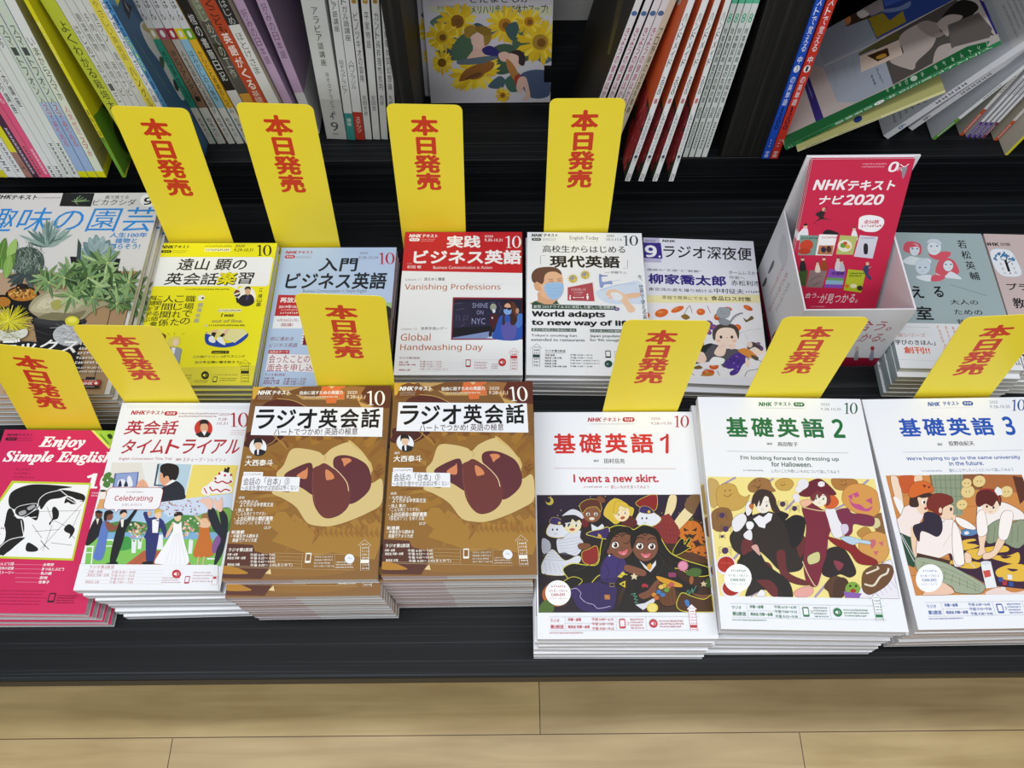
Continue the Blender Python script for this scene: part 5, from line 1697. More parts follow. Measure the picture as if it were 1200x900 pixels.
    for i, (t, tt) in enumerate((('月曜 金曜', '午後10:00〜10:15'), ('再放送 土曜 日曜', '午後 9:00〜 9:15'), ('再放送 土曜', '午前 8:30〜 8:50(まとめて)'), ('再放送 日曜', '午後10:00〜10:30(まとめて)'), ('再放送 月曜 木曜 金曜', '午前 5:30〜 5:45'))):
        y = 184 + i * 16
        a.T(t, 192, y, 192 + 10 * len(t) + 8, y + 11, '2a2c32', .01); a.T(tt, 340, y, 470 if i not in (2, 3) else 510, y + 11, '2a2c32', .01)
    a.phone(545, 164, 578, 206, '2a2c32', 'eef0f5'); a.E(563, 240, 23, 20, '1f4a40'); a.L('552 240,560 236,560 246,552 243', .4, 'fff', False); a.dash(598, 165, 700, 210, '6a6c78', 3, .5); a.dash(598, 228, 700, 255, '6a6c78', 2, .5)
    return a


# ---------------- late night radio magazine
def art_night(pose):
    a = Art(pose[3], pose[4], base='e4e5f0', fn=pose_pix(*pose))
    K = '15151c'; Pu = '37267e'
    a.z(600, 225, 4)
    a.P('560 210,690 214,700 330,560 326', 'b9b4d4'); a.P('610 236,698 238,706 312,612 308', '3a2a86'); a.T(sans('9'), 622, 248, 680, 306, 'f2f2f8', .04); a.T('2020', 624, 222, 672, 233, '4a4470'); a.E(692, 302, 5, 5, 'f2f2f8')
    a.T(sans('NHK'), 704, 222, 768, 236, K, .04, .2); a.dash(780, 226, 1112, 236, '7a7a8a', 1, .6)
    a.T('ラジオ深夜便', 706, 246, 1130, 322, K, .014, .06, 3)
    a.T('落語の“王道”と“鉱脈”', 632, 357, 888, 377, '2a2a34', .008)
    a.T('柳家喬太郎', 638, 380, 1006, 442, Pu, .034, 0, 3); a.T('ホームレスから', 1016, 368, 1162, 390, K, .0); a.T('作家へ', 1018, 392, 1092, 410, K, .0); a.T('赤松利市', 1026, 412, 1166, 442, K, .006)
    a.T('東京湾の姿を撮り続ける', 640, 446, 940, 472, K, .004); a.T('中村征夫', 946, 450, 1088, 478, K, .012); a.dash(1096, 460, 1178, 476, '4a4a54', 1, .7)
    a.P('560 482,1190 482,1194 520,560 516', 'ece3ae'); a.T('家庭で簡単にできる', 704, 484, 918, 508, K, .0); a.T('食品ロス対策', 932, 486, 1122, 514, K, .014)
    a.P('560 516,1194 520,1210 870,560 870', 'e9e7ec')
    a.z(750, 360, 7.5)
    rr = random.Random(12)
    for x, y, rx, ry in ((190, 50, 60, 36), (330, 18, 60, 24), (535, 40, 38, 30), (775, 14, 36, 18), (680, 85, 30, 30), (855, 180, 34, 30), (525, 330, 42, 26), (650, 520, 42, 28), (600, 575, 56, 28), (950, 6, 44, 20), (410, 575, 40, 36), (40, 60, 50, 30)):
        a.E(x, y, rx, ry, rr.choice(['cf5a1e', 'd8662a', 'c85222']), rr.uniform(-30, 30)); a.E(x - rx * .2, y - ry * .2, rx * .4, ry * .3, 'e08a4a', rr.uniform(-30, 30))
    for p in ('380 80,415 10,440 -15', '590 -15,620 50', '440 -15,460 50', '920 610,950 560,1040 540,1110 490', '680 560,700 600', '430 560,480 600', '560 550,600 540'):
        a.L(p, .6, '2a2420')
    a.B('360 80,400 60,440 90,400 110', '8a6a2c'); a.B('908 90,940 110,980 75,1000 100,960 120,930 130', '6a5a2c'); a.B('470 530,520 510,550 535,500 545', '7a5a2c'); a.B('530 600,590 575,650 585,620 605', 'b8782c')
    # child on the floor, chin in hands
    a.B('470 500,430 460,480 430,490 380,540 350,600 320,680 330,730 360,860 370,930 420,960 460,900 470,800 520,740 530,700 500,600 480', '55505a')
    a.B('540 350,600 320,640 322,600 360,570 400', '1e2428'); a.B('470 390,540 350,560 400,500 420', '1e2428')
    a.B('640 440,700 440,745 460,720 500,640 510,600 500', 'eef0f2')
    a.B('470 420,510 390,560 400,585 460,550 490,500 480', 'f0d2c0')
    a.E(755, 255, 105, 100, 'f4dccb'); a.B('640 270,640 200,680 155,760 145,830 155,870 210,865 280,845 230,820 190,760 178,700 190,668 230,660 290', '4a4038')
    a.E(712, 262, 12, 14, '3a302a'); a.E(808, 262, 12, 14, '3a302a'); a.E(765, 268, 7, 4, 'd0988a'); a.E(690, 295, 20, 12, 'f0c0b0'); a.E(830, 295, 20, 12, 'f0c0b0')
    a.B('660 380,700 330,750 310,760 350,740 420,690 430,655 410', 'f2d6c6'); a.B('770 330,830 320,845 350,800 370', 'f2d6c6'); a.L('700 350,750 330', .3, 'c8988a'); a.L('770 340,820 335', .3, 'c8988a')
    # purple floral sash and bows
    a.B('740 500,790 440,860 400,930 420,940 470,900 510,860 580,800 600,790 570,830 540,770 540', '4a2c8c')
    for i in range(14):
        a.E(rr.uniform(770, 920), rr.uniform(420, 560), 10, 7, rr.choice(['6a4ab0', '2f1c60', '8a5ac0']), rr.uniform(0, 90))
    for x, y in ((610, 140), (640, 175), (600, 215), (575, 165)):
        a.E(x, y, 34, 22, '6a4a9a', rr.uniform(-40, 40)); a.E(x + 6, y, 10, 7, 'd0602a')
    # cat on the head
    a.B('670 70,690 10,720 2,790 10,790 60,770 90,720 100,690 90', '9aa0a8', '4a4e56', .3); a.B('690 110,740 100,800 130,770 160,710 150', '8a9098', '4a4e56', .3)
    a.L('790 135,830 80,880 55,905 55', 2.2, '8a9098'); a.L('700 30,740 40', .3, '3a3e46'); a.L('710 55,760 60', .3, '3a3e46')
    for k in range(5):
        a.L([795 + k * 20, 118 - k * 16, 815 + k * 20, 120 - k * 16], .5, '3a3e46', False)
    # second child, right
    a.B('860 380,930 360,1000 400,1030 440,990 450,930 430', 'd98a3a'); a.B('930 440,960 470,960 520,930 510', 'f2d6c6'); a.E(1040, 380, 52, 40, 'f4dccb'); a.B('940 350,960 310,1010 310,1080 350,1070 385,1010 350,960 370', '4a3c3c'); a.E(965, 330, 24, 26, 'e8d0c0'); a.E(1040, 320, 18, 14, '7a5a8a'); a.E(1070, 360, 14, 14, '6a4a8a')
    a.B('980 420,1040 440,1030 470,990 450', '5a4a3a'); a.L('1030 460,1090 490', .6, '2a2420'); a.L('870 230,960 200,1070 190', .25, '7a9a94'); a.L('920 230,945 270,935 280', .25, '7a9a94')
    return a


# ---------------- gardening magazine
def art_garden(pose):
    a = Art(pose[3], pose[4], base='d6d4d2', fn=pose_pix(*pose))
    Bl = '2b86cf'
    a.z(0, 200, 4)
    rr = random.Random(21)
    for i in range(420):
        x, y = rr.uniform(-240, 730), rr.uniform(95, 470)
        a.mb.face([a.cl(a.F(x + dx, y + dy)) + (2e-6,) for dx, dy in ((0, 3), (4, 3), (4, 0), (0, 0))], lin(rr.choice(['b5afa8', 'e2ded8', 'c2b8ac', 'd8d4ce'])))
    a.k += 1
    a.P('-300 480,640 462,570 730,480 1050,-300 1060', 'a98a66')
    for p in ('560 460,500 700,430 990', '380 500,300 1000', '640 470,575 720'):
        a.L(p, 1.0, '3a2c20', False)
    a.P('-300 470,120 470,0 1060,-300 1060', 'b5977a')
    # headline
    a.P('290 96,438 97,420 160,272 158', '17191a')
    for k in range(7):
        a.L([345, 138, 330 + k * 14, 106 + abs(k - 3) * 9], .9, '7fa06a')
    a.L([345, 138, 400, 130], .9, '7fa06a'); a.L([345, 138, 360, 150], .9, '7fa06a')
    a.T(sans('NHK'), -28, 105, 46, 124, '1a1a1c', .04, .15); a.T('テキスト', 50, 106, 168, 127, '1a1a1c', .03, .1); a.dash(178, 112, 274, 126, '8a8680', 1, .5)
    a.T('風で育てる', 490, 108, 596, 124, '3a3a3c', .005); a.T('ビカクシダ', 436, 126, 628, 154, '2a2a2c', -.006); a.E(690, 132, 38, 30, 'f2f2f2', n=24); a.T(sans('9'), 674, 116, 706, 152, '1a1a1c', .03)
    a.T('趣味の園芸', -74, 166, 714, 278, Bl, -.004, .1, 3)
    a.T('人生100年', 512, 282, 682, 305, '3f86c4', .025); a.T('植物と', 538, 308, 634, 332, '3f86c4', .025); a.T('暮らそう!', 512, 334, 648, 360, '3f86c4', .025)
    # plants
    def leaf(x, y, L_, ang, w, c, c2=None):
        t = radians(ang); ux, uy = cos(t), -sin(t); nx, ny = -uy, ux
        a.B([x, y, x + ux * L_ * .5 + nx * w, y + uy * L_ * .5 + ny * w, x + ux * L_, y + uy * L_, x + ux * L_ * .5 - nx * w, y + uy * L_ * .5 - ny * w], c)
        if c2:
            a.L([x, y, x + ux * L_ * .9, y + uy * L_ * .9], .35, c2, False)
    # grey-blue agaves at the back
    for i in range(26):
        leaf(215, 350, rr.uniform(60, 150), rr.uniform(15, 170), 9, rr.choice(['6f8a82', '8aa49a', '4a625c', '9ab0a8', '5f7a74']), '3f544e')
    for i in range(9):
        leaf(220, 330, rr.uniform(60, 125), rr.uniform(10, 100), 4, rr.choice(['7f9a92', '5a746c']))
    a.P('322 395,560 405,540 480,340 490', '191a1b')
    for k, an in enumerate((170, 150, 130, 112, 95, 78, 60, 42, 24, 8)):
        leaf(455, 410, 120 - abs(k - 4) * 6, an, 25, ('7f9a9c', '98b0b2', '647f82', '8ca5a6')[k % 4], 'c3d0cf')
    for k in range(8):
        leaf(450, 380, rr.uniform(40, 70), rr.uniform(40, 140), 16, rr.choice(['a4b9ba', '6f8a8e', '8fa6a8']), '55696c')
    a.P('360 310,376 340,372 420,352 420', '3a4a4a')
    # curly dark one
    a.B('45 430,60 370,130 350,190 380,200 440,160 490,90 490', '46544e')
    for i in range(170):
        x, y = rr.gauss(122, 40), rr.gauss(430, 38)
        a.L([x, y, x + rr.uniform(-16, 16), y - rr.uniform(4, 20), x + rr.uniform(-12, 12), y - rr.uniform(16, 30)], rr.uniform(.3, .7), rr.choice(['8fa094', '2f3a35', 'b4c2b8', '5f7468', '75897c']))
    for an in (190, 205, 220, 240, 300, 320, 340):
        leaf(110, 480, 90, an, 10, rr.choice(['353f40', '4a5656']), '6a7676')
    # broad green leaves at left
    for x, y, an in ((30, 420, 70), (0, 460, 85), (10, 480, 60), (-30, 470, 100), (22, 500, 80), (-10, 420, 75)):
        leaf(x, y, 115, an, 22, rr.choice(['6f9a44', '87ae58', '5a8238', '9cc06a']), 'b9d488')
    # pots
    a.E(100, 580, 82, 44, '131313'); a.P('25 575,175 585,150 680,40 670', '131313'); a.E(100, 574, 68, 32, 'b5762c'); a.B('75 530,125 530,122 580,80 580', '241e1b'); a.E(5, 610, 50, 34, '131313'); a.E(8, 610, 36, 24, 'b5762c')
    for i in range(120):
        a.E(rr.gauss(100, 26), rr.gauss(574, 10), 6, 4, rr.choice(['d9a050', '8a5a20', 'c88838', 'e0b468', '6a4418']), n=6)
    # swollen trunk in a black pot
    a.P('145 670,400 650,370 800,170 810', '1b1a1c'); a.E(270, 702, 132, 34, '29282b'); a.E(270, 696, 118, 26, '3a3a3e'); a.L('150 740,270 770,392 730', .9, '3a3a40'); a.L('160 770,270 800,384 760', .6, '343438')
    a.B('132 650,150 600,205 560,225 520,250 545,330 560,380 590,450 610,540 600,545 615,470 634,420 662,380 692,300 697,200 690', 'a39b7c')
    a.B('140 650,175 600,238 566,330 576,390 606,360 640,300 664,220 664', 'bdb596'); a.B('170 640,200 598,260 590,290 610,250 640', 'cfc8aa'); a.B('170 684,240 660,330 664,400 650,352 694,240 694', '7f7859')
    for i in range(60):
        x, y = rr.gauss(260, 60), rr.gauss(628, 26)
        a.L([x, y, x + rr.uniform(-22, 22), y + rr.uniform(-10, 10)], .35, rr.choice(['8d8666', 'd6cfb2', 'b4ac72', '6f6a50']), False)
    a.B('236 612,276 600,290 628,262 650,240 640', 'a8a458')
    a.L('330 560,420 470,440 420', 1.8, '8f876a'); a.L('430 612,560 560', 1.8, '8f876a'); a.L('225 540,215 505', 1.8, '8f876a')
    a.B('300 500,420 420,560 470,600 590,480 600,380 580', '2c3a26')
    for cx, cy in ((205, 500), (225, 520), (320, 470), (395, 445), (460, 425), (510, 480), (380, 560), (430, 590), (540, 570), (575, 545), (330, 585), (590, 590), (450, 540), (545, 620), (300, 500), (500, 430), (410, 500), (600, 520)):
        r0 = rr.uniform(0, 40)
        for k in range(10):
            leaf(cx, cy, rr.uniform(48, 92), r0 + k * 36 + rr.uniform(-10, 10), 7.5, rr.choice(['5f8248', '7a9c60', '44653a', '8fae72', '6f9466', '3a5632', 'a4bf86']), rr.choice(['b9cc98', '3f5a34']))
        a.E(cx, cy, 6, 5, 'b8c070', n=8)
    # yellow cactus
    for i in range(240):
        t = rr.uniform(0, 2 * pi); r1 = rr.uniform(50, 120)
        a.L([40, 705, 40 + r1 * cos(t), 705 + r1 * .72 * sin(t)], .55, rr.choice(['e8dc28', 'cfc424', 'f2ea60', 'a8a424']), False)
    a.B('-20 740,40 760,120 740,120 775,40 800,-20 780', 'd8d8cc')
    for i in range(40):
        a.L([rr.uniform(-10, 110), rr.uniform(740, 790), rr.uniform(-10, 120), rr.uniform(740, 800)], .4, rr.choice(['f2f2ee', '8a8a3a', 'b8b8a8']), False)
    # silver cactus with flower
    a.E(320, 790, 88, 60, '161616'); a.E(325, 770, 78, 52, 'b9bcc0')
    for i in range(90):
        a.L([rr.gauss(325, 32), rr.gauss(770, 22), rr.gauss(325, 40), rr.gauss(770, 26)], .35, rr.choice(['e8eaec', '8a8e94', 'd0d2d6']), False)
    a.E(338, 705, 34, 24, 'd8cf2c'); a.E(338, 700, 22, 14, 'efe760')
    # black pot and big caption
    a.P('0 800,140 800,360 830,350 900,280 950,140 960,0 960', '1a191b'); a.E(290, 900, 95, 75, '1a191b')
    a.T('コーデックス', -190, 790, 362, 858, 'f6f6f6', .02, .15, 3)
    a.z(0, 400, 4); a.T('入門ガイド', -250, 62, 222, 132, 'f6f6f6', .02, .15, 3)
    a.dash(380, 0, 520, 110, 'f2eee8', 5, .55, 4); a.dash(360, 115, 500, 150, 'f2eee8', 2, .5, 9)
    a.P('376 178,400 178,404 166,446 168,444 180,476 182,462 220,362 218', '2a2020'); a.P('380 182,472 184,464 206,372 204', 'c8342c'); a.dash(396, 178, 450, 188, 'f0d0c0', 1, .6); a.T(sans('NHK'), 382, 190, 434, 204, 'f6f6f6', .03, .15); a.P('450 188,460 196,450 204,440 196', 'f6f6f6'); a.dash(372, 209, 440, 216, 'e8d8c0', 1, .6)
    return a


# ---------------- slate philosophy booklet with its white paper band
def art_slate(pose):
    a = Art(pose[3], pose[4], base='a3b4b8', fn=pose_pix(*pose))
    K = '15171c'
    a.z(1040, 270, 7.5)
    Rd = 'd9596a'; Wh = 'dfe7ee'
    a.B('140 150,160 105,220 95,290 120,300 180,280 215,200 200,150 180', Rd); a.E(240, 168, 44, 54, Wh, line='6a7a90', lw=.25); a.B('200 130,240 118,285 150,250 140,210 150', Rd)
    a.B('135 270,200 225,280 240,370 250,380 290,300 300,200 300', Wh)
    a.E(412, 150, 62, 66, Wh, line='6a7a90', lw=.25); a.B('345 110,370 75,440 75,480 110,460 125,400 100', 'cdd8e2', '6a7a90', .25); a.B('360 205,420 215,480 185,555 190,540 230,460 260,390 240', Rd)
    a.E(312, 318, 68, 70, 'cfdbe6', line='6a7a90', lw=.25); a.B('250 405,320 390,390 395,380 445,300 435', Wh)
    a.B('420 370,450 270,520 240,590 270,630 350,620 380,560 400,450 395', Rd); a.E(535, 310, 44, 48, Wh, line='6a7a90', lw=.25); a.B('415 370,500 400,560 360,655 425,560 420,480 410', Wh); a.B('390 400,430 390,510 405,470 440,390 445', Rd)
    for x, y in ((222, 160), (262, 160), (385, 138), (438, 136), (285, 325), (335, 325), (515, 298), (558, 298)):
        a.E(x, y, 9, 6, '5a6a84')
    for x, y in ((244, 198), (414, 182), (312, 358), (545, 328)):
        a.L([x - 12, y, x + 12, y], .3, 'a84a5a', False)
    for i, ch in enumerate('若松英輔'):
        a.T(ch, 605 + i * 36, 84 + i * 93, 705 + i * 38, 156 + i * 93, K, .012)
    a.L([555, 475, 876, 574], .5, '6a787e', False)
    a.T('考', 30, 490, 150, 590, K, .02); a.T('え', 200, 486, 328, 594, K, .022); a.T('る', 394, 490, 504, 588, K, .022); a.T('教', 60, 668, 190, 786, K, .02); a.T('室', 228, 664, 412, 786, K, .02)
    a.T('大人の', 545, 606, 804, 654, K, .006); a.T('ための', 582, 694, 842, 742, K, .006); a.T('哲学', 606, 780, 800, 830, K, .006)
    # band
    a.z(1000, 350, 6)
    yb = a.h - a.F(570, 174)[1]
    a.poly_raw([(0, 0), (a.w, 0), (a.w, a.h - yb), (0, a.h - yb)], 'e9ebf0')
    a.L([270, 426, 640, 440], .4, 'c3c8ce', False); a.L([350, 196, 540, 202], .4, 'b3b8c0', False)
    Or = 'd9704e'
    a.T('新シリーズ', 310, 240, 512, 272, 'd98a6c', .004); a.T('「学びのきほん」', 270, 286, 580, 328, K, .016); a.T('創刊!!', 350, 336, 545, 388, 'e0603a', .025)
    for t, x0, y0, x1, y1 in (('「私の哲学」に出', 588, 190, 668, 390), ('あなたもあな', 640, 190, 715, 370), ('並木隆輔', 690, 195, 745, 300), ('プラトン', 742, 195, 795, 270)):
        n_ = len(t)
        for i, ch in enumerate(t):
            f = i / max(1, n_ - 1)
            a.T(ch, x0 + f * (x1 - x0 - 26), y0 + i * (y1 - y0) / n_, x0 + f * (x1 - x0 - 26) + 24, y0 + (i + .82) * (y1 - y0) / n_, Or, .006)
    a.T('よ', 795, 188, 830, 225, K, .02); a.T('かった', 1120, 380, 1180, 470, K, .02)
    return a


def art_pinkbook(pose):
    a = Art(pose[3], pose[4], base='cdb9b8', fn=pose_pix(*pose))
    K = '1c191c'
    a.z(1040, 270, 7.5)
    a.T(sans('NHK'), 848, 104, 984, 136, K, .05); a.T('出版', 988, 106, 1086, 136, '5a5054', .02)
    a.B('902 200,930 165,1000 162,1080 180,1130 250,1180 360,1160 400,1080 408,1000 390,940 320', 'e9edf3', 'b7c3d6', .5)
    a.P('1025 260,1045 255,1082 360,1060 362', K); a.L('1035 265,995 250', .9, K); a.L('1045 262,1055 235', .9, K); a.L('1040 300,1085 265', .9, K)
    rr = random.Random(2)
    for i in range(34):
        t = rr.uniform(pi, 2 * pi); r = rr.uniform(.4, 1)
        a.E(1022 + 95 * r * cos(t), 262 + 70 * r * sin(t), 11, 8, '3f76a8', rr.uniform(0, 180), n=6)
    for t, x, y in (('き', 985, 285), ('ほ', 1002, 325), ('ん', 1020, 362), ('学', 1085, 285), ('び', 1102, 322), ('の', 1116, 360)):
        a.T(t, x, y, x + 24, y + 22, '3a4250')
    a.E(1080, 376, 6, 7, K)
    a.T('プラトン', 1040, 462, 1460, 534, K, .014); a.T('教室', 1088, 590, 1330, 690, K, .014)
    a.z(1000, 350, 6)
    yb = a.F(1100, 178)[1]
    a.poly_raw([(0, 0), (a.w, 0), (a.w, yb), (0, yb)], 'e9ebf0')
    a.T('あった', 1180, 380, 1290, 470, K, .02)
    return a
# ------------------------------------------------------------------ front row of stacks
G_ = 'front row textbooks'
stack((.1104, .2876, -.38), .0744, 6, art_red(), 'e9e9ee', 'white English textbook with red title and Halloween night cover, topmost',
      'in the stack under the red-titled Halloween night textbook', 'red-titled textbooks', 'dcdde0', offs=[(0, 0, 0), (-.0015, -.001, -.3), (.001, -.0015, .2), (-.002, -.003, -.5), (-.003, -.004, .1), (-.002, -.005, -.2)])
stack((.2865, .2909, -1.48), .0951, 8, art_green(), 'e9e9ee', 'white English textbook with green title and pirate and vampire cover, topmost of its stack',
      'in the stack under the green-titled pirate textbook', 'green-titled textbooks', 'd4d2d4', offs=[(0, 0, 0), (.003, .002, -.3), (-.002, .002, .2), (-.004, -.001, .3), (-.002, .001, .2), (-.004, -.001, .4), (-.003, -.002, .6), (-.006, -.004, 1.2)])
pC = (.4735, .2932, .4, .1789, .2476, .0862)
stack(pC[:3], .0862, 7, art_blue(pC), 'e9e9ee', 'white English textbook with blue title and pupils painting a banner, topmost of its stack',
      'in the stack under the blue-titled school pupils textbook', 'blue-titled textbooks', 'c3b4ac', frontcols=None)
chest = art_chestnut()
stack((-.2034, .3190, .01), .1143, 9, chest, '4a2a1c', 'brown chestnut cover magazine, topmost of the left one of two chestnut stacks',
      'of the left chestnut stack beside the wedding-picture stack', 'left chestnut magazines', 'cfcdcc', frontcols=(.45, 'c4b2b4'),
      offs=[(0, 0, 0), (.001, -.0125, .3), (.002, -.0118, .2), (.0025, -.0112, .2), (.003, -.0118, .3), (.0035, -.011, .3), (.004, -.0106, .2), (.005, -.0112, .3), (.006, -.0106, .3)], mat=M_GLOSS)
stack((-.0518, .3211, .14), .1168, 9, art_chestnut(), '4a2a1c', 'brown chestnut cover magazine, topmost of the right one of two chestnut stacks',
      'of the right chestnut stack beside the red-titled stack', 'right chestnut magazines', 'cfcdcc', frontcols=(.42, 'c4b2b4'),
      offs=[(0, 0, 0), (-.004, -.0015, -.2), (-.0035, -.001, .1), (-.003, -.0015, -.1), (-.0025, -.0008, .2), (.001, -.001, 0), (.002, -.0014, .1), (.001, -.0006, -.1), (.002, -.0012, .1)], mat=M_GLOSS)
stack((-.3607, .3188, -.65), .0801, 7, art_wedding([(147, 472.5), (294, 472.5), (257, 688), (87, 690)]), 'eceef2', 'white magazine with wedding picture cover and red title, topmost of its stack',
      'in the stack under the wedding picture magazine', 'wedding picture magazines', 'd6d7dc',
      offs=[(0, 0, 0), (.003, -.001, 1.0), (.010, -.003, 1.2), (.012, -.002, .6), (.014, -.003, .8), (.016, -.006, 1.2), (.020, -.008, 1.6)])
pG = (-.5040, .3035, -1.2, .145, .205, .048)
stack(pG[:3], .048, 5, art_crimson(pG), 'c81f58', 'crimson magazine with black and white portrait drawing, topmost of its stack',
      'in the stack under the crimson magazine', 'crimson magazines', 'cfcfd0', offs=[(0, 0, 0), (.002, -.001, .5), (.004, .000, .5), (.006, -.002, .6), (.008, -.003, 1.0)])

# ------------------------------------------------------------------ back row of stacks
pM = (-.5705, .5891, -.33, .2350, .2965, .0729)
stack(pM[:3], .0729, 7, art_garden(pM), 'd8d4cc', 'gardening magazine with succulents and cacti on its cover, topmost of its stack',
      'in the stack under the succulent gardening magazine', 'gardening magazines', 'd9d9d6', offs=[(0, 0, 0), (.004, -.002, .2), (.007, -.003, .3), (.010, -.004, .4), (.012, -.004, .4), (.014, -.004, .6), (.015, -.004, .6)])
stack((-.3770, .5664, -.67), .0483, 5, art_yellow(), 'e6de30', 'bright yellow magazine with a white title panel, topmost of its stack',
      'in the stack under the bright yellow magazine', 'yellow magazines', 'd8d8c8', offs=[(0, 0, 0), (-.002, -.002, .3), (-.001, -.003, 0), (-.004, -.004, .4), (-.003, -.003, .2)])
stack((-.2248, .5703, -.42), .0314, 3, art_blue_business(), 'a9bedd', 'pale blue business English magazine half hidden by a yellow card, topmost of its stack',
      'in the stack under the pale blue magazine', 'pale blue magazines', 'd2d4da')
stack((-.0616, .5770, -.61), .0509, 5, art_red_business(), 'b92830', 'white magazine with red title block and photo of a masked woman, topmost of its stack',
      'in the stack under the red title block magazine', 'red block magazines', 'd2d3d8', offs=[(0, 0, 0), (-.002, .001, 0), (-.001, -.001, .2), (-.002, -.001, -.2), (-.001, -.001, .1)])
stack((.0928, .5767, -1.36), .0477, 5, art_mask(), 'dfe1e8', 'white magazine with a drawing of a masked man, topmost of its stack',
      'in the stack under the masked man magazine', 'masked man magazines', 'd2d3d8')
pJ = (.2400, .5760, -3.13, .1435, .2165, .0299)
stack(pJ[:3], .0299, 3, art_night(pJ), 'd8d8e0', 'pale night radio magazine with a child resting chin in hands, topmost of its stack',
      'in the stack under the night radio magazine', 'night radio magazines', 'd2d3d8', offs=[(0, 0, 0), (-.001, -.006, .2), (0, -.004, -.2)])
pS = (.5240, .5690, -1.9, .142, .200, .058)
stack(pS[:3], .058, 6, art_slate(pS), 'a3b4b8', 'slate grey booklet with four line-drawn heads and a white paper band, topmost of its stack',
      'in the stack under the slate grey booklet', 'slate booklets', 'e2e1d8', frontcols=None, kind='booklet', cat='booklet', offs=[(0, 0, 0), (-.001, -.006, .2), (.0005, -.0058, 0), (-.001, -.0056, .2), (.001, -.006, .1), (-.002, -.0062, .2)])
pP = (.6700, .5660, -2.4, .142, .200, .055)
stack(pP[:3], .055, 6, art_pinkbook(pP), 'cdb9b8', 'dusty pink booklet with a tree emblem at the right edge, topmost of its stack',
      'in the stack under the dusty pink booklet', 'pink booklets', 'e2e1d8', kind='booklet', cat='booklet')


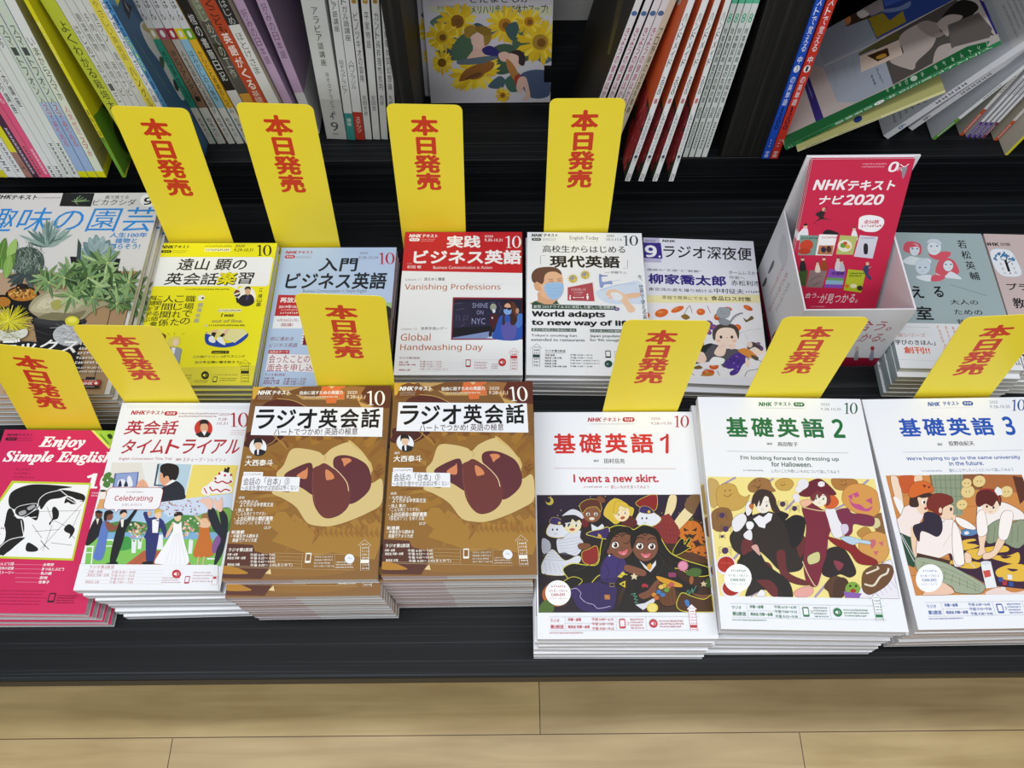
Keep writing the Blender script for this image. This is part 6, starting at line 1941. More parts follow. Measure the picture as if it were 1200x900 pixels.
# ------------------------------------------------------------------ leaflet box
def leaflet_box():
    x0, x1, y0, y1 = .3245, .4490, .507, .648
    hs, hb, t = .125, .216, .0022
    cx, cy = (x0 + x1) / 2, y0
    r = empty('leaflet_box', (cx, cy, PZ), 'open white cardboard box holding crimson leaflets', 'box')

    def part(name, xa, xb, ya, yb, za, zb, art=None, side=None, inner=None, lab=None):
        mb = MB()
        c = lin('eceaf0')
        mb.box(xa - cx, xb - cx, ya - cy, yb - cy, za, zb, c)
        if art:
            if side == 'front':
                mb.raw([(x + xa - cx, ya - cy - z - 1e-5, y + za) for x, y, z in art.mb.v], art.mb.f, c)
            else:
                mb.raw([(xa - cx - z - 1e-5, yb - cy - x, y + za) for x, y, z in art.mb.v], art.mb.f, c)
            mb.c[-len(art.mb.f):] = art.mb.c
        o = link(name, mb.mesh(name, M_COVER), r)
        return o
    # front printing
    w = x1 - x0
    A = Art(w, hs, base='e9eaf2', fn=lambda u, v: (lambda p: (p.x - x0, p.z - PZ))(ony(u, v, y0)))
    A.z(890, 260, 5)
    A.P('300 792,760 800,760 900,280 900', 'a8153c')
    Rd = 'b52a4a'
    A.T('が見つかる。', 385, 656, 735, 706, Rd, .004, .12); A.T('私に合う。', 400, 585, 772, 640, Rd, .004, .12)
    for x, y, c, h_ in ((480, 770, '3a3430', '6a5a30'), (565, 770, 'a8a8b4', 'd8c8c0'), (655, 770, 'a0a0b8', 'b03a4a'), (400, 770, '5a4a6a', 'c8a080'), (330, 770, '30405a', 'c8a080')):
        A.B([x - 14, y + 38, x - 4, y - 10, x + 12, y - 12, x + 10, y + 38], c); A.E(x + 5, y - 26, 12, 13, h_)
    A.dash(430, 828, 460, 838, 'e8c0cc', 1, .7)
    part('front_panel', x0, x1, y0, y0 + t, .001, hs, A, 'front')
    d = y1 - y0
    B_ = Art(d - t, hs, base='e4e5ee', fn=lambda u, v: (lambda p: (y1 - p.y, p.z - PZ))(onplane(u, v, (x0, 0, 0), Vector((1, 0, 0)))))
    B_.mm()
    dm = (d - t) * 1000
    B_.R(0, 117, dm, 125, 'a8153c')
    for i, (n_, c) in enumerate(((9, 'b52a4a'), (11, 'b52a4a'), (8, '8a8a9a'))):
        B_.V('あなたに合うテキストを見'[:n_], 52 + i * 15, 26, 60 + i * 15, 26 + n_ * 7.2, c, 0)
    B_.B([26, 62, 30, 58, 33, 64, 31, 80, 27, 84], '5a5a68'); B_.B([27, 96, 31, 92, 34, 100, 31, 110, 27, 112], '5a6456'); B_.B([108, 94, 118, 90, 124, 100, 118, 114, 106, 112], 'b52a4a')
    B_.B([22, 14, 50, 10, 60, 30, 30, 40], 'd2d4de')
    part('side_panel', x0, x0 + t, y0 + t, y1, .001, hs, B_, 'left')
    part('side_panel', x1 - t, x1, y0 + t, y1, .001, hs)
    part('back_panel', x0, x1, y1, y1 + t, .001, hb)
    part('base', x0 + t, x1 - t, y0 + t, y1, .001, .003)
    # leaflets standing inside
    lh, lw, lt, lx, LN = .240, .112, .0014, .3862, radians(28)
    lp = Vector((lx, .532, PZ + .0035)); lup = Vector((0, sin(LN), cos(LN))); ln_ = Vector((0, -cos(LN), sin(LN)))

    def lfn(u, v):
        p = onplane(u, v, lp, ln_) - lp
        return (p.x + lw / 2, p.dot(lup))
    A = Art(lw, lh, base='c8234a', fn=lfn)
    W_ = 'f6eef2'
    A.z(900, 175, 4)
    A.T(sans('NHK'), 218, 143, 368, 190, W_, .04, .16, 3); A.T('テキスト', 376, 146, 594, 192, W_, .03, .12, 3); A.T('ナビ', 240, 216, 350, 258, W_, .028, .14, 3); A.T(sans('2020'), 362, 212, 540, 260, W_, .04, .16, 3)
    A.T(sans('0'), 568, 58, 610, 106, W_, .03, .15); A.T('円', 610, 86, 626, 102, W_); A.dash(445, 62, 556, 88, 'f0a8bc', 2, .5); A.B([628, 90, 640, 80, 652, 86, 640, 124, 630, 136], '8a8e98'); A.L([620, 70, 640, 82, 660, 68], .9, W_)
    # leaping man and people sitting on the covers
    A.B([222, 305, 250, 288, 268, 296, 262, 320, 300, 332, 250, 328, 210, 350, 240, 322], '2a2428'); A.E(262, 282, 9, 9, 'e0b090'); A.L([262, 290, 278, 270], .9, '2a2428')
    def person(x, y, c, s_=1.0, skin='e8c0a8'):
        A.B([x - 14 * s_, y + 36 * s_, x - 8 * s_, y - 6 * s_, x + 8 * s_, y - 6 * s_, x + 16 * s_, y + 36 * s_], c); A.E(x, y - 16 * s_, 8 * s_, 9 * s_, skin); A.B([x - 8 * s_, y - 16 * s_, x, y - 27 * s_, x + 8 * s_, y - 17 * s_, x, y - 20 * s_], '2a2222')
    A.B([112, 420, 150, 385, 165, 370, 185, 372, 186, 410, 150, 425], 'e8e6ee'); A.E(175, 360, 10, 11, 'e8c0a8'); A.B([165, 358, 175, 346, 186, 356], '2a2222')
    A.B([258, 396, 280, 376, 330, 392, 318, 402], '1f1c22')
    person(404, 388, 'eceaf0')
    A.B([424, 350, 432, 318, 480, 308, 536, 322, 542, 352, 510, 384, 460, 386, 436, 376, 424, 372], 'f6f4f8'); A.T('全56誌', 452, 330, 518, 348, 'c8234a', .02); A.dash(442, 352, 524, 366, 'c8234a', 1, .75)
    covers = (('150 402,236 404,222 496,140 496', '7a9a90'), ('240 398,326 400,300 498,222 496', 'f2f0f2'), ('338 402,420 408,398 494,318 492', 'b8c070'), ('430 402,516 410,490 512,402 502', 'd4d4e2'),
              ('148 564,188 566,176 640,140 640', '3a5a2a'), ('196 566,276 570,254 648,178 646', '8a7a78'), ('286 560,366 566,346 652,264 648', '8a50b8'), ('376 562,460 570,436 672,354 660', 'b4c42c'))
    for p, c in covers:
        A.P(p, c)
    A.E(180, 450, 32, 26, 'c8442a', -20); A.E(170, 478, 30, 14, 'b83a24'); A.dash(160, 410, 228, 422, '2a2a2a', 1, .8); A.dash(256, 408, 318, 418, 'c82a2a', 1, .8); A.P('240 450,308 450,300 494,230 492', 'b87a50'); A.E(260, 470, 12, 14, '2a2a4a'); A.E(285, 468, 12, 16, '4a2a2a')
    A.E(360, 452, 34, 28, 'e8e8d8'); A.E(352, 450, 14, 12, '6a9a3a'); A.E(374, 456, 12, 10, 'd8b03a'); A.E(362, 440, 10, 8, 'c8502a'); A.B([448, 452, 456, 440, 468, 450, 466, 488, 450, 488], '23242c'); A.dash(440, 412, 500, 420, '6a6a8a', 1, .7)
    A.L([196, 620, 220, 600, 256, 590], .5, '3a3030'); A.L([210, 640, 244, 620], .7, '3a2a2a'); A.P('276 600,356 604,350 630,268 626', '6aa05a'); A.P('272 612,354 616,350 634,268 632', '8ab8d0'); A.T('中国語', 300, 572, 356, 590, '2a2050', .02); A.dash(384, 576, 450, 598, '2a2a14', 2, .7); A.E(400, 640, 16, 10, 'e8e8c0'); A.E(430, 650, 14, 12, '3a3020'); A.E(370, 640, 10, 9, 'd07a2a')
    for x, y, c, s_ in ((162, 530, '2a2428', 1), (232, 545, 'e8d8c8', .8), (262, 528, '9a4a20', 1.0), (328, 530, 'd8d0dc', 1), (346, 540, 'c0c0cc', .8)):
        person(x, y, c, s_)
    A.B([446, 560, 458, 542, 476, 548, 470, 580, 486, 606, 474, 610, 452, 580], '3a4468'); A.E(466, 536, 8, 9, 'e0b898'); A.L([470, 556, 484, 550], .7, 'e0b898', False)
    A.T('が見つかる。', 246, 676, 420, 720, W_, .002, .08); A.T('合う。', 176, 672, 240, 696, W_, .002, .08)
    A.dash(202, 732, 260, 742, 'f0a8bc', 1, .7)
    mb = MB()
    mb.box(-lw / 2, lw / 2, 0, lt, 0, lh, lin('f0eef2'), front=lin('c8234a'), top=lin('f0eef2'))
    mb.raw([(x - lw / 2, -z - 1e-5, y) for x, y, z in A.mb.v], A.mb.f, (1, 1, 1, 1)); mb.c[-len(A.mb.f):] = A.mb.c
    me = mb.mesh('leaflet', M_COVER)
    for i, (yb, dx, dz, rz, txt) in enumerate(((.532, 0, 0, 0, 'crimson leaflet with white title standing foremost in the white box'), (.5342, -.0012, .0, .5, 'leaflet standing second, just behind the foremost crimson leaflet'), (.5368, -.0022, .0, 1.0, 'leaflet standing hindmost against the back of the white box'))):
        o = link('leaflet', me)
        o.location = (lx + dx, yb, PZ + .0035 + dz * .2)
        o.rotation_euler = (-LN, 0, radians(-rz * .4))
        tag(o, txt, 'leaflet', 'crimson leaflets in the box')


leaflet_box()

# ------------------------------------------------------------------ yellow release-day cards
fy = .4245
for top, bot, zs, ymin, lab in (
    ((174, 125), (236, 284), PZ + .048, .676, 'yellow card standing behind the bright yellow magazine stack'),
    ((321, 121), (362, 290), PZ + .0314, .680, 'yellow card standing behind the pale blue magazine stack'),
    ((497, 122), (508, 269), PZ + .051, .686, 'yellow card standing behind the red title block magazine stack'),
    ((689, 115), (675, 269), PZ + .048, .687, 'yellow card standing behind the masked man magazine stack'),
    ((398, 345), (417, 451), PZ + .1143, .4265, 'yellow card behind the left chestnut stack, in front of the pale blue magazine'),
    ((134, 381), (191, 472), PZ + .0801, .4262, 'yellow card behind the wedding picture stack, beside the gardening magazine'),
    ((28, 406), (80, 511), PZ + .048, .410, 'yellow card behind the crimson magazine stack at the left edge'),
    ((783, 375), (750, 481), PZ + .0744, .4122, 'yellow card behind the red-titled textbook stack'),
    ((969, 371), (917, 465), PZ + .0951, .4185, 'yellow card behind the green-titled textbook stack, in front of the leaflet box'),
    ((1183, 369), (1112, 469), PZ + .0862, .4215, 'yellow card behind the blue-titled textbook stack, in front of the booklets'),
):
    sale_card(top, bot, zs, ymin, lab)
# ------------------------------------------------------------------ books standing on the raised shelf
def spine_text(rows):
    """rows: (text, metres from the bottom of the text's top, glyph height m, colour, weight)"""
    def f(A):
        A.F = lambda x, y: (x, y)
        for t, top, gh, col, b in rows:
            w = A.w * .54
            x0 = (A.w - w) / 2
            for i, ch in enumerate(t):
                if ch == ' ':
                    continue
                y1 = top - i * gh
                if ch in 'ー〜':
                    A.L([A.w / 2, y1 - gh * .1, A.w / 2, y1 - gh * .9], A.w * 120, col, False)
                else:
                    k = .34 if ch in '1lI' else 1
                A.T(ch, x0 + w * (1 - k) / 2, y1 - gh * .06, x0 + w * (1 + k) / 2, y1 - gh * .94, col, b)
    return f


def bands(rows, texts=()):
    """rows: (from, to, colour) along the spine in metres"""
    def f(A):
        A.F = lambda x, y: (x, y)
        for lo, hi, c in rows:
            A.R(0, hi, A.w, lo, c)
        spine_text(texts)(A)
    return f


def marks(lo, hi, col):
    def f(A):
        A.F = lambda x, y: (x, y)
        g = (hi - lo)
        y = hi
        rr = random.Random(int(hi * 1e4))
        while y > lo:
            A.P([A.w * .25, y, A.w * .75, y, A.w * .75, y - A.w * .12, A.w * .25, y - A.w * .12], col)
            A.P([A.w * .45, y, A.w * .58, y, A.w * .58, y - A.w * .5, A.w * .45, y - A.w * .5], col)
            A.P([A.w * .25, y - A.w * .42, A.w * .7, y - A.w * .42, A.w * .7, y - A.w * .52, A.w * .25, y - A.w * .52], col)
            y -= A.w * .8
    return f


def both(*fs):
    def f(A):
        for q in fs:
            q(A)
    return f


SLOPE = .557
LEFT = [  # bottom left u, bottom right u, spine colour, painter, label
    (-9, 0.5, 'e9e7dc', bands([(0, .012, 'd8d020')], [('スマホ', .14, .014, '4a4a50', 0)]), 'white spine with yellow foot, leftmost thin book at the frame edge'),
    (1, 9, 'e8e8e4', bands([(0, .014, 'd8d020')]), 'white thin spine with yellow foot beside the leftmost book'),
    (9.5, 21.5, 'e4e6e6', marks(.01, .05, '6a6a72'), 'thin white spine with small grey print, left of the other plain white one'),
    (22, 30.5, 'e4e6e6', marks(.01, .06, '5a5a62'), 'thin white spine standing left of the yellow and brown spine'),
    (31, 38.5, 'a5786c', bands([(.045, .2, 'e2dc20')], [('入門', .03, .010, '3a2a2a', 0)]), 'spine yellow above and brown below'),
    (39, 46, '4a2c44', marks(.008, .085, 'd8ccd8'), 'dark purple spine beside the pink pair'),
    (46.5, 53, 'e06080', both(marks(.008, .055, '5a2030'), spine_text([('きほん', .17, .016, 'f4d0d8', 0)])), 'pink spine, left one of the pink pair'),
    (53.5, 60, 'ea5a86', both(marks(.008, .05, 'f8dce4'), spine_text([('きほん', .17, .016, 'f8dce4', 0)])), 'pink spine, right one of the pink pair'),
    (60.5, 68.5, 'e3e6e4', both(marks(.004, .02, '3a3a3e'), spine_text([('スマホ講座', .19, .0165, '3a3a3e', .01)])), 'white smartphone course spine right of the pink pair'),
    (69, 77, 'e3e6e4', both(marks(.004, .02, '3a3a3e'), spine_text([('スマホ講座', .20, .0165, '3a3a3e', .01)])), 'second white smartphone course spine right of the pink pair'),
    (77.5, 85.5, 'e2e6e2', both(marks(.01, .06, '3a3a3e'), spine_text([('スマホ', .245, .0165, '3a3a3e', .008)])), 'third white smartphone spine right of the pink pair'),
    (86, 94, 'e2e6e2', both(marks(.01, .06, '3a3a3e'), spine_text([('スマホ', .25, .0165, '3a3a3e', .008)])), 'fourth white smartphone spine, left of the pale blue pair'),
    (94.5, 104, '9fb8dc', bands([(0, .011, 'e0dc10'), (.125, .262, 'cfdccb'), (.105, .125, 'b5c8dc')], [('スマートフォン入', .23, .0135, '4a5050', .004), ('スマホ', .122, .012, 'b04a70', 0), ('よくある', .098, .011, 'c85a80', 0)]), 'pale blue and green smartphone spine with yellow foot, left of its pair'),
    (104.8, 114.5, '9fb8dc', bands([(0, .011, 'e0dc10'), (.125, .262, 'cfdccb'), (.105, .125, 'b5c8dc')], [('スマートフォン入', .23, .0135, '4a5050', .004), ('スマホ', .122, .012, 'b04a70', 0), ('よくある', .098, .011, 'c85a80', 0)]), 'pale blue and green smartphone spine with yellow foot, right of its pair'),
]
for uL, uR, c, ps, lab in LEFT:
    book((uL, 208), (uL - SLOPE * 200, 8), uR, .262, .165, c, lab, 'softcover_book', 'book', 'softcover books at the left end of the shelf', sp=ps, lean=4.2)


def olive_face(A):
    A.mm()
    A.R(0, A.h * 1000 - 14, 200, A.h * 1000, 'cfcf1c')
    for k in range(5):
        A.L([8 + k * 4, 225 + k * 2, 14 + k * 5, 232, 10 + k * 5, 240], .7, '5a5a3a')


book((115.3, 208), (115.3 - SLOPE * 200, 8), 125, lean=4.2, length=.262, depth=.165, spine='dfe6d2', label= 'smartphone guide with olive cover and yellow foot, right end of the left group', name='softcover_book', cat='book', group='softcover books at the left end of the shelf',
     sp=bands([(0, .011, 'e0dc10'), (.2, .262, 'e6e8e6')], [('いまからスマホ', .215, .0125, '4a5048', .004), ('人気ゼミ', .120, .0115, 'd86a8a', .01), ('スマホ', .07, .011, 'c83a3a', .004)]), right=('a09d6e', olive_face))


def mook_face(A):
    A.z(0, 0, 7.5)
    A.P('180 -100,900 -100,1500 1700,700 1700', 'd0c818')
    A.z(0, 100, 7.5)
    A.P('820 270,860 230,900 150,930 200,1180 700,1080 830', '5a8a28'); A.B('900 180,980 280,1010 420,1080 560,1150 620,1180 720,1200 600,1000 200', '2e3a26')
    A.L('1090 600,1140 640,1110 700', .7, '8aa04a'); A.L('1080 640,1130 620', .6, '8aa04a')
    A.z(0, 0, 7.5)
    A.T('M', 405, 92, 470, 172, '3a3a16', .0, rot=-.5); A.E(455, 60, 40, 30, None, line='3a3a16', lw=.7); A.E(395, 20, 30, 30, None, line='3a3a16', lw=.7)
    for i, ch in enumerate('多肉ハオルチア'):
        A.T(ch, 520 + i * 30, 262 + i * 62, 556 + i * 30, 312 + i * 62, '4a4618', .0, rot=-.5)


book((143.5, 208), (36 + .0, 15), 147.5, .268, .17, 'e0d81c', 'yellow gardening mook with green lower cover, standing apart right of the left group', 'gardening_mook', 'book',
     sp=bands([(0, .07, '6aa02c')], [('MOOK', .235, .014, 'f4f0a0', 0), ('趣味の園芸', .115, .011, '3a3a1a', .01)]), right=('cfc81a', mook_face))
# spines to the right of the mook; their feet are hidden by the first card
MID = [
    (169, 183, 60, 72.5, 'bfc83a', [('よくわかる栽培大全庭木', .225, .0155, '3a4020', .006)], 'lime green spine right of the yellow mook'),
    (183.5, 191.5, 73, 80, 'd6d8d2', [('はじめてのガーデニング', .22, .013, '5a5a58', 0)], 'off-white gardening spine, first right of the lime green spine'),
    (192, 199.5, 80.7, 87.5, 'd3d5d0', [('観葉植物 栽培ナビ', .235, .0125, '6a6a68', .004)], 'off-white gardening spine, second right of the lime green spine'),
    (200, 207, 88, 94.5, 'd6d8d2', [('多肉植物 栽培ナビ', .235, .0125, '6a6a68', .004)], 'off-white gardening spine, third right of the lime green spine'),
    (207.5, 214.5, 95, 101, 'd3d5d0', [('洋ラン 栽培ナビ', .235, .0125, '6a6a68', .004)], 'off-white gardening spine, fourth right of the lime green spine'),
    (214, 223, 101.5, 111, 'e2d24a', [('やさしい英会話', .25, .011, '8a7a2a', 0), ('ハングル', .165, .015, '5a4a1a', .004)], 'pale yellow spine between the off-white spines and a white spine'),
    (223.3, 229.5, 111.5, 120.5, 'e6e6ea', [('はじめてのやさしい小説', .25, .0125, '2a2a34', .008)], 'white spine left of the blue English drill book'),
]
for uL, uR, tL, tR, c, tx, lab in MID:
    book((uL, 199), (tL, 0), uR, .262, .165, c, lab, 'softcover_book', 'book', 'softcover books right of the yellow mook', sp=spine_text(tx), lean=-2.2)


def blue_face(A):
    A.z(120, 0, 7.5)
    A.P('20 -60,420 -60,1100 1500,760 1500', '3a5f80')
    A.P('0 -20,100 -20,140 60,60 80', '4f8fb8')
    A.P('100 -20,160 -20,135 50', 'd8cf2a'); A.P('160 -20,260 60,236 175,190 90', '23262e'); A.T('英', 190, 20, 245, 110, 'e8e8ec', .02, rot=-.4)
    for i in range(22):
        A.T(random.choice('ABCDEFGH'), 280 + i * 14, 330 + i * 22, 296 + i * 14, 350 + i * 22, '8fa85a', 0)
    A.B('330 230,380 200,480 420,560 560,640 700,720 860,690 870,600 720,500 540,400 400', 'c9ccc8'); A.B('350 215,400 190,430 220,420 290,360 260', 'b0a470'); A.B('500 500,540 520,540 600,510 580', '4a5a4a'); A.B('620 700,660 720,670 800,640 780', '3a3a3a')
    A.P('730 830,760 880,860 1100,900 1180,800 1040', '3c3550')


book((231.8, 199), (121.5, 0), 237, lean=-3.3, length=.262, depth=.165, spine='4f93c4', label='large blue English drill book with animals on its cover', name='softcover_book', cat='book', group='softcover books right of the yellow mook',
     sp=spine_text([('英語の', .25, .016, '1f2f6a', .02), ('Enjoy', .205, .010, 'b8d86a', .01), ('英語パスワード', .16, .014, '1f2f6a', .014)]), right=('3a5f80', blue_face))

# small hardbacks with a coloured middle and a white paper band
HB = [
    (245.5, 254.5, 153, 162, '2f8f78', 'b5a87a', '木の世界かんさつ', 'teal'),
    (255.5, 266.5, 163, 172.5, '8a6a54', 'a8506a', '詩とファンタジー', 'brown'),
    (268, 277, 173.5, 182, 'b5b2ac', 'b03040', '人生を面白くする学び', 'warm grey'),
    (278, 287.5, 183, 193.5, '8fc0da', 'e0d028', 'はみだしの人類学', 'sky blue'),
    (288.5, 298, 194.5, 206, 'e3b32c', '6aa82a', 'からだと意識のしくみ', 'mustard yellow'),
]
for hk, (uL, uR, tL, tR, c, tile, tx, cn) in enumerate(HB):
    def pp(A, c=c, tile=tile, tx=tx):
        bands([(.0, .062, 'd6d6d2'), (.062, .165, c), (.165, .180, tile), (.180, .28, 'dcdde0')], [('きほん', .235, .015, '3a3a40', .004), (tx, .150, .0098, '23282a', .004), ('松本大介', .046, .0085, '3a3a3e', 0)])(A)
        A.F = lambda x, y: (x, y)
        A.E(A.w / 2, .1725, A.w * .22, .005, 'e8e8e4')
    book((uL, 168.7), (tL, 0), uR - 1.2, .270, .15, c, cn + ' spine with white paper band among the five small study books', 'study_book', 'book', 'five small study books', sp=pp, lean=-4.2 - .65 * hk)
book((299, 168.7), (206.5, 0), 310, .27, .15, 'd8d8d4', 'black spine with white foot, right of the five small study books', 'softcover_book', 'book', sp=bands([(.09, .27, '23211f')], [('棺の書簡日記', .20, .016, 'd8d8d4', 0)]))
book((311, 168.7), (222, 0), 322, .27, .15, 'd29a3c', 'dark photo spine with orange foot beside the rust red spine', 'softcover_book', 'book', sp=bands([(.085, .27, '55534c'), (.14, .16, '3a3a30'), (.19, .22, '7a8068')], [('はじめての工作', .22, .016, 'b8b8a8', 0)]))
book((323, 168.7), (233.5, 0), 338, .27, .15, 'bf4a2c', 'rust red spine left of the black and white spine', 'softcover_book', 'book', sp=spine_text([('はばたくこども', .25, .011, '2a1a14', .01), ('英語がくる', .175, .017, 'f0e2d8', .02), ('基礎からやさしい', .09, .010, 'f0d8c8', 0)]))
book((339, 168.7), (252, 0), 351, .27, .15, 'e2e2de', 'white spine with black top and beige cover side', 'softcover_book', 'book', sp=bands([(.185, .27, '2c2b2c')], [('英語はじめ', .24, .011, 'c8c8c8', 0), ('ほとけさま', .175, .012, '6a6a6a', 0)]), right=('b8ae96', None))
book((353, 163), (273, 0), 363, .27, .15, 'c3a6c8', 'lilac spine, left one of the lilac pair', 'softcover_book', 'book', 'lilac pair', sp=bands([(0, .055, 'dcdadd')], [('好みの日本語', .2, .013, '6a5070', 0)]), right=('8a7592', None))
book((364.5, 157), (300, 0), 375, .27, .15, 'c3a6c8', 'lilac spine, right one of the lilac pair', 'softcover_book', 'book', 'lilac pair', sp=bands([(0, .07, 'dcdadd')], [('好みの日本語', .2, .013, '6a5070', 0)]), right=('94809c', lambda A: (A.mm(), A.R(0, A.h * 1000 - 68, 200, A.h * 1000, 'b9b9bc'))))
# language course booklets
book((383.5, 163.5), (352.5, 0), 406.5, .265, .15, 'd6d8d6', 'thick pale grey language course spine numbered 4 and 9', 'language_course', 'book', 'language course booklets',
     sp=both(lambda A: (setattr(A, 'F', lambda x, y: (x, y)), A.R(0, .068, A.w, 0, 'c3c4c2'), A.T('4', .009, .046, .014, .034, '4a4e50', 0), A.T('9', .008, .030, .018, .014, '4a4e50', 0), A.T('NHK', .009, .011, .017, .007, '4a4e50', 0),
                          [A.T(ch, .010, .2 - i * .0118, .0165, .1905 - i * .0118, '3a3e42', .012) for i, ch in enumerate('アラビア語講座')], [A.T(ch, .013, .11 - i * .0088, .017, .1035 - i * .0088, '4a4e52', .006) for i, ch in enumerate('話そうアラビア語')])))
book((407.5, 164), (385, 0), 416.5, .265, .15, 'dcdedd', 'white language course spine with teal foot', 'language_course', 'book', 'language course booklets', sp=bands([(0, .046, '3a9088')], [('アラビア語講座', .235, .0095, '3a3e42', .006), ('話そうアラビア', .13, .0075, '5a5e62', 0), ('講座', .038, .007, 'e8f0ee', 0)]))
book((417.5, 164), (396.5, 0), 427.5, .265, .15, 'dcdedd', 'white language course spine with red foot', 'language_course', 'book', 'language course booklets', sp=bands([(0, .048, 'b8382c')], [('ポルトガル語講座', .232, .0095, '3a3e42', .006), ('入門ブラジル', .13, .0075, '5a5e62', 0), ('ステップ', .040, .007, 'f0e0dc', 0)]))
for i, (uL, uR, tL, t, s2) in enumerate(((428.5, 436, 410, 'ピノッキオの冒険', '和田忠彦'), (437.5, 445.5, 423, '平家物語', '安田登'), (447, 454.5, 435, 'カント純粋理性批判', '西研'), (457, 465, 446, '吉本隆明共同幻想論', '先崎彰容'))):
    def p100(A, t=t, s2=s2):
        A.F = lambda x, y: (x, y)
        A.R(A.w * .18, .27, A.w * .82, .205, 'b08a3c', 2); A.R(A.w * .3, .262, A.w * .7, .209, 'd8c48a', 1.5)
        marks(.21, .26, '6a4a1a')(A)
        spine_text([(t, .195, .0125, '3a3c40', 0), (s2, .075, .0085, '4a4c50', 0)])(A)
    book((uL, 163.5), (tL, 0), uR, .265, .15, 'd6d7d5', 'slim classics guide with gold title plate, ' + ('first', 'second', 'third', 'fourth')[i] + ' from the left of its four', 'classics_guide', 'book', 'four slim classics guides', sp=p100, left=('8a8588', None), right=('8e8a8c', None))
book((475.5, 140), (461.5, 0), 481, .265, .15, 'dadbd9', 'white spine standing against the left divider', 'softcover_book', 'book', zrest=Z1, sp=spine_text([('予報の予想', .235, .0125, '4a3a44', .008), ('講座野田樹', .13, .009, '3a3a3e', .006)]))


# sunflower magazine facing out, with a second copy behind
def art_sun(w, h):
    p0 = onz(575, 121, Z1)
    up = Vector((0, sin(radians(14)), cos(radians(14)))); nn = Vector((0, -cos(radians(14)), sin(radians(14))))

    def fn(u, v):
        p = onplane(u, v, p0, nn) - p0
        return (p.x + w / 2, p.dot(up))
    A = Art(w, h, base='cfcdd6', fn=fn)
    A.z(480, 0, 5)
    A.P('100 -200,850 -200,845 35,110 45', 'c9c6cf'); A.P('118 42,838 40,834 98,122 75', 'cdd0b0')
    K = '1c1a1c'
    A.T('さだまさしが', 352, -30, 708, 18, K, .012); A.T('からだの知恵袋', 160, 36, 332, 60, '3a3a34', .004); A.T('“メリハリ歩き”で体力アップ!', 340, 34, 808, 82, K, .01)
    rr = random.Random(31)

    def flower(x, y, r, c0='e6c423', cc='a8701c', sq=1.0, rot=0, n=26):
        for k in range(n):
            t = 2 * pi * k / n + rr.uniform(-.1, .1); rr_ = r * rr.uniform(.85, 1.15)
            d = .17
            q = []
            for rad, tt in ((r * .35, t - d), (rr_ * .8, t - d * .8), (rr_, t), (rr_ * .8, t + d * .8), (r * .35, t + d)):
                px, py = rad * cos(tt), rad * sin(tt) * sq
                q += [x + px * cos(rot) - py * sin(rot), y + px * sin(rot) + py * cos(rot)]
            A.P(q, rr.choice([c0, 'd9b41c', 'f0d640', 'e2bc20']))
        A.E(x, y, r * .45, r * .45 * sq, c0, math.degrees(rot)); A.E(x, y, r * .36, r * .36 * sq, cc, math.degrees(rot)); A.E(x + r * .05, y + r * .03, r * .2, r * .2 * sq, '7a5218', math.degrees(rot))

    def lf(pts, c):
        A.B(pts, c)
    for i in range(16):
        x, y = rr.uniform(180, 820), rr.uniform(120, 380)
        A.B([x - 50, y, x, y - 36, x + 55, y + 4, x, y + 40], rr.choice(['3f5a4a', '4a6a54', '54707a', '3a5560']))
    lf('120 130,180 90,240 80,230 150,150 160', '5a7a6a')
    lf('480 300,560 260,640 300,600 420,500 430', '3f5a4a'); lf('600 250,700 240,720 330,660 360', '46624e'); lf('650 440,800 420,820 560,700 570', '4a5a7a')
    flower(280, 130, 110, cc='8a5a1c'); flower(190, 220, 100, cc='c9a020'); flower(560, 150, 110, cc='b87a1c'); flower(765, 250, 130, 'e2c020', 'a8842c'); flower(700, 130, 80, cc='b87a1c'); flower(190, 370, 70, cc='6a4a1c')
    flower(390, 430, 160, cc='8a5a28', sq=.62, rot=-.35, n=32)
    A.B('290 470,330 410,440 365,495 370,480 410,400 450,310 478', '8f5c26'); A.B('330 460,400 425,420 440,350 465', '6a4420')
    lf('560 470,640 430,660 520,590 540', '3f6a5a'); lf('460 510,520 450,560 470,540 520', '46606a'); flower(545, 560, 45, 'd8a82a', 'b5741c')
    lf('250 280,320 200,370 260,350 360,260 350', '4a6a50'); lf('560 170,620 130,640 180,600 240', '3a5a5a')
    # child in straw hat
    A.B('330 360,380 280,370 220,400 190,440 220,450 300,420 340', 'e0b8a8'); A.E(405, 240, 44, 46, 'e6c0b0'); A.B('322 170,360 150,395 160,450 158,480 200,470 250,440 270,430 210,390 190,350 226,325 214', '9a7a2c'); A.B('390 160,450 158,476 200,440 210,400 190', '8a6a24')
    A.B('425 290,470 270,520 300,520 340,480 330,440 320', '2a2a70'); A.B('285 355,350 345,470 330,520 340,420 375,290 380', '5a6a74')
    # second child lying down
    A.B('520 320,560 305,600 330,590 360,540 360', 'e0b8a8'); A.E(620, 350, 44, 48, 'e6c0b0'); A.B('590 310,640 295,676 330,670 385,640 375,636 330', '33282a'); A.B('565 350,600 370,640 440,650 480,620 480,580 420', 'b07a3c'); A.B('615 450,650 440,640 490,620 500', 'a83a2c')
    A.B('625 520,640 460,680 455,700 520,705 580,660 588,680 560,670 510,650 545', 'e0b8a8')
    A.P('110 500,300 540,480 530,560 600,660 592,830 570,830 640,120 640', 'd3d3dd') if False else None
    return A


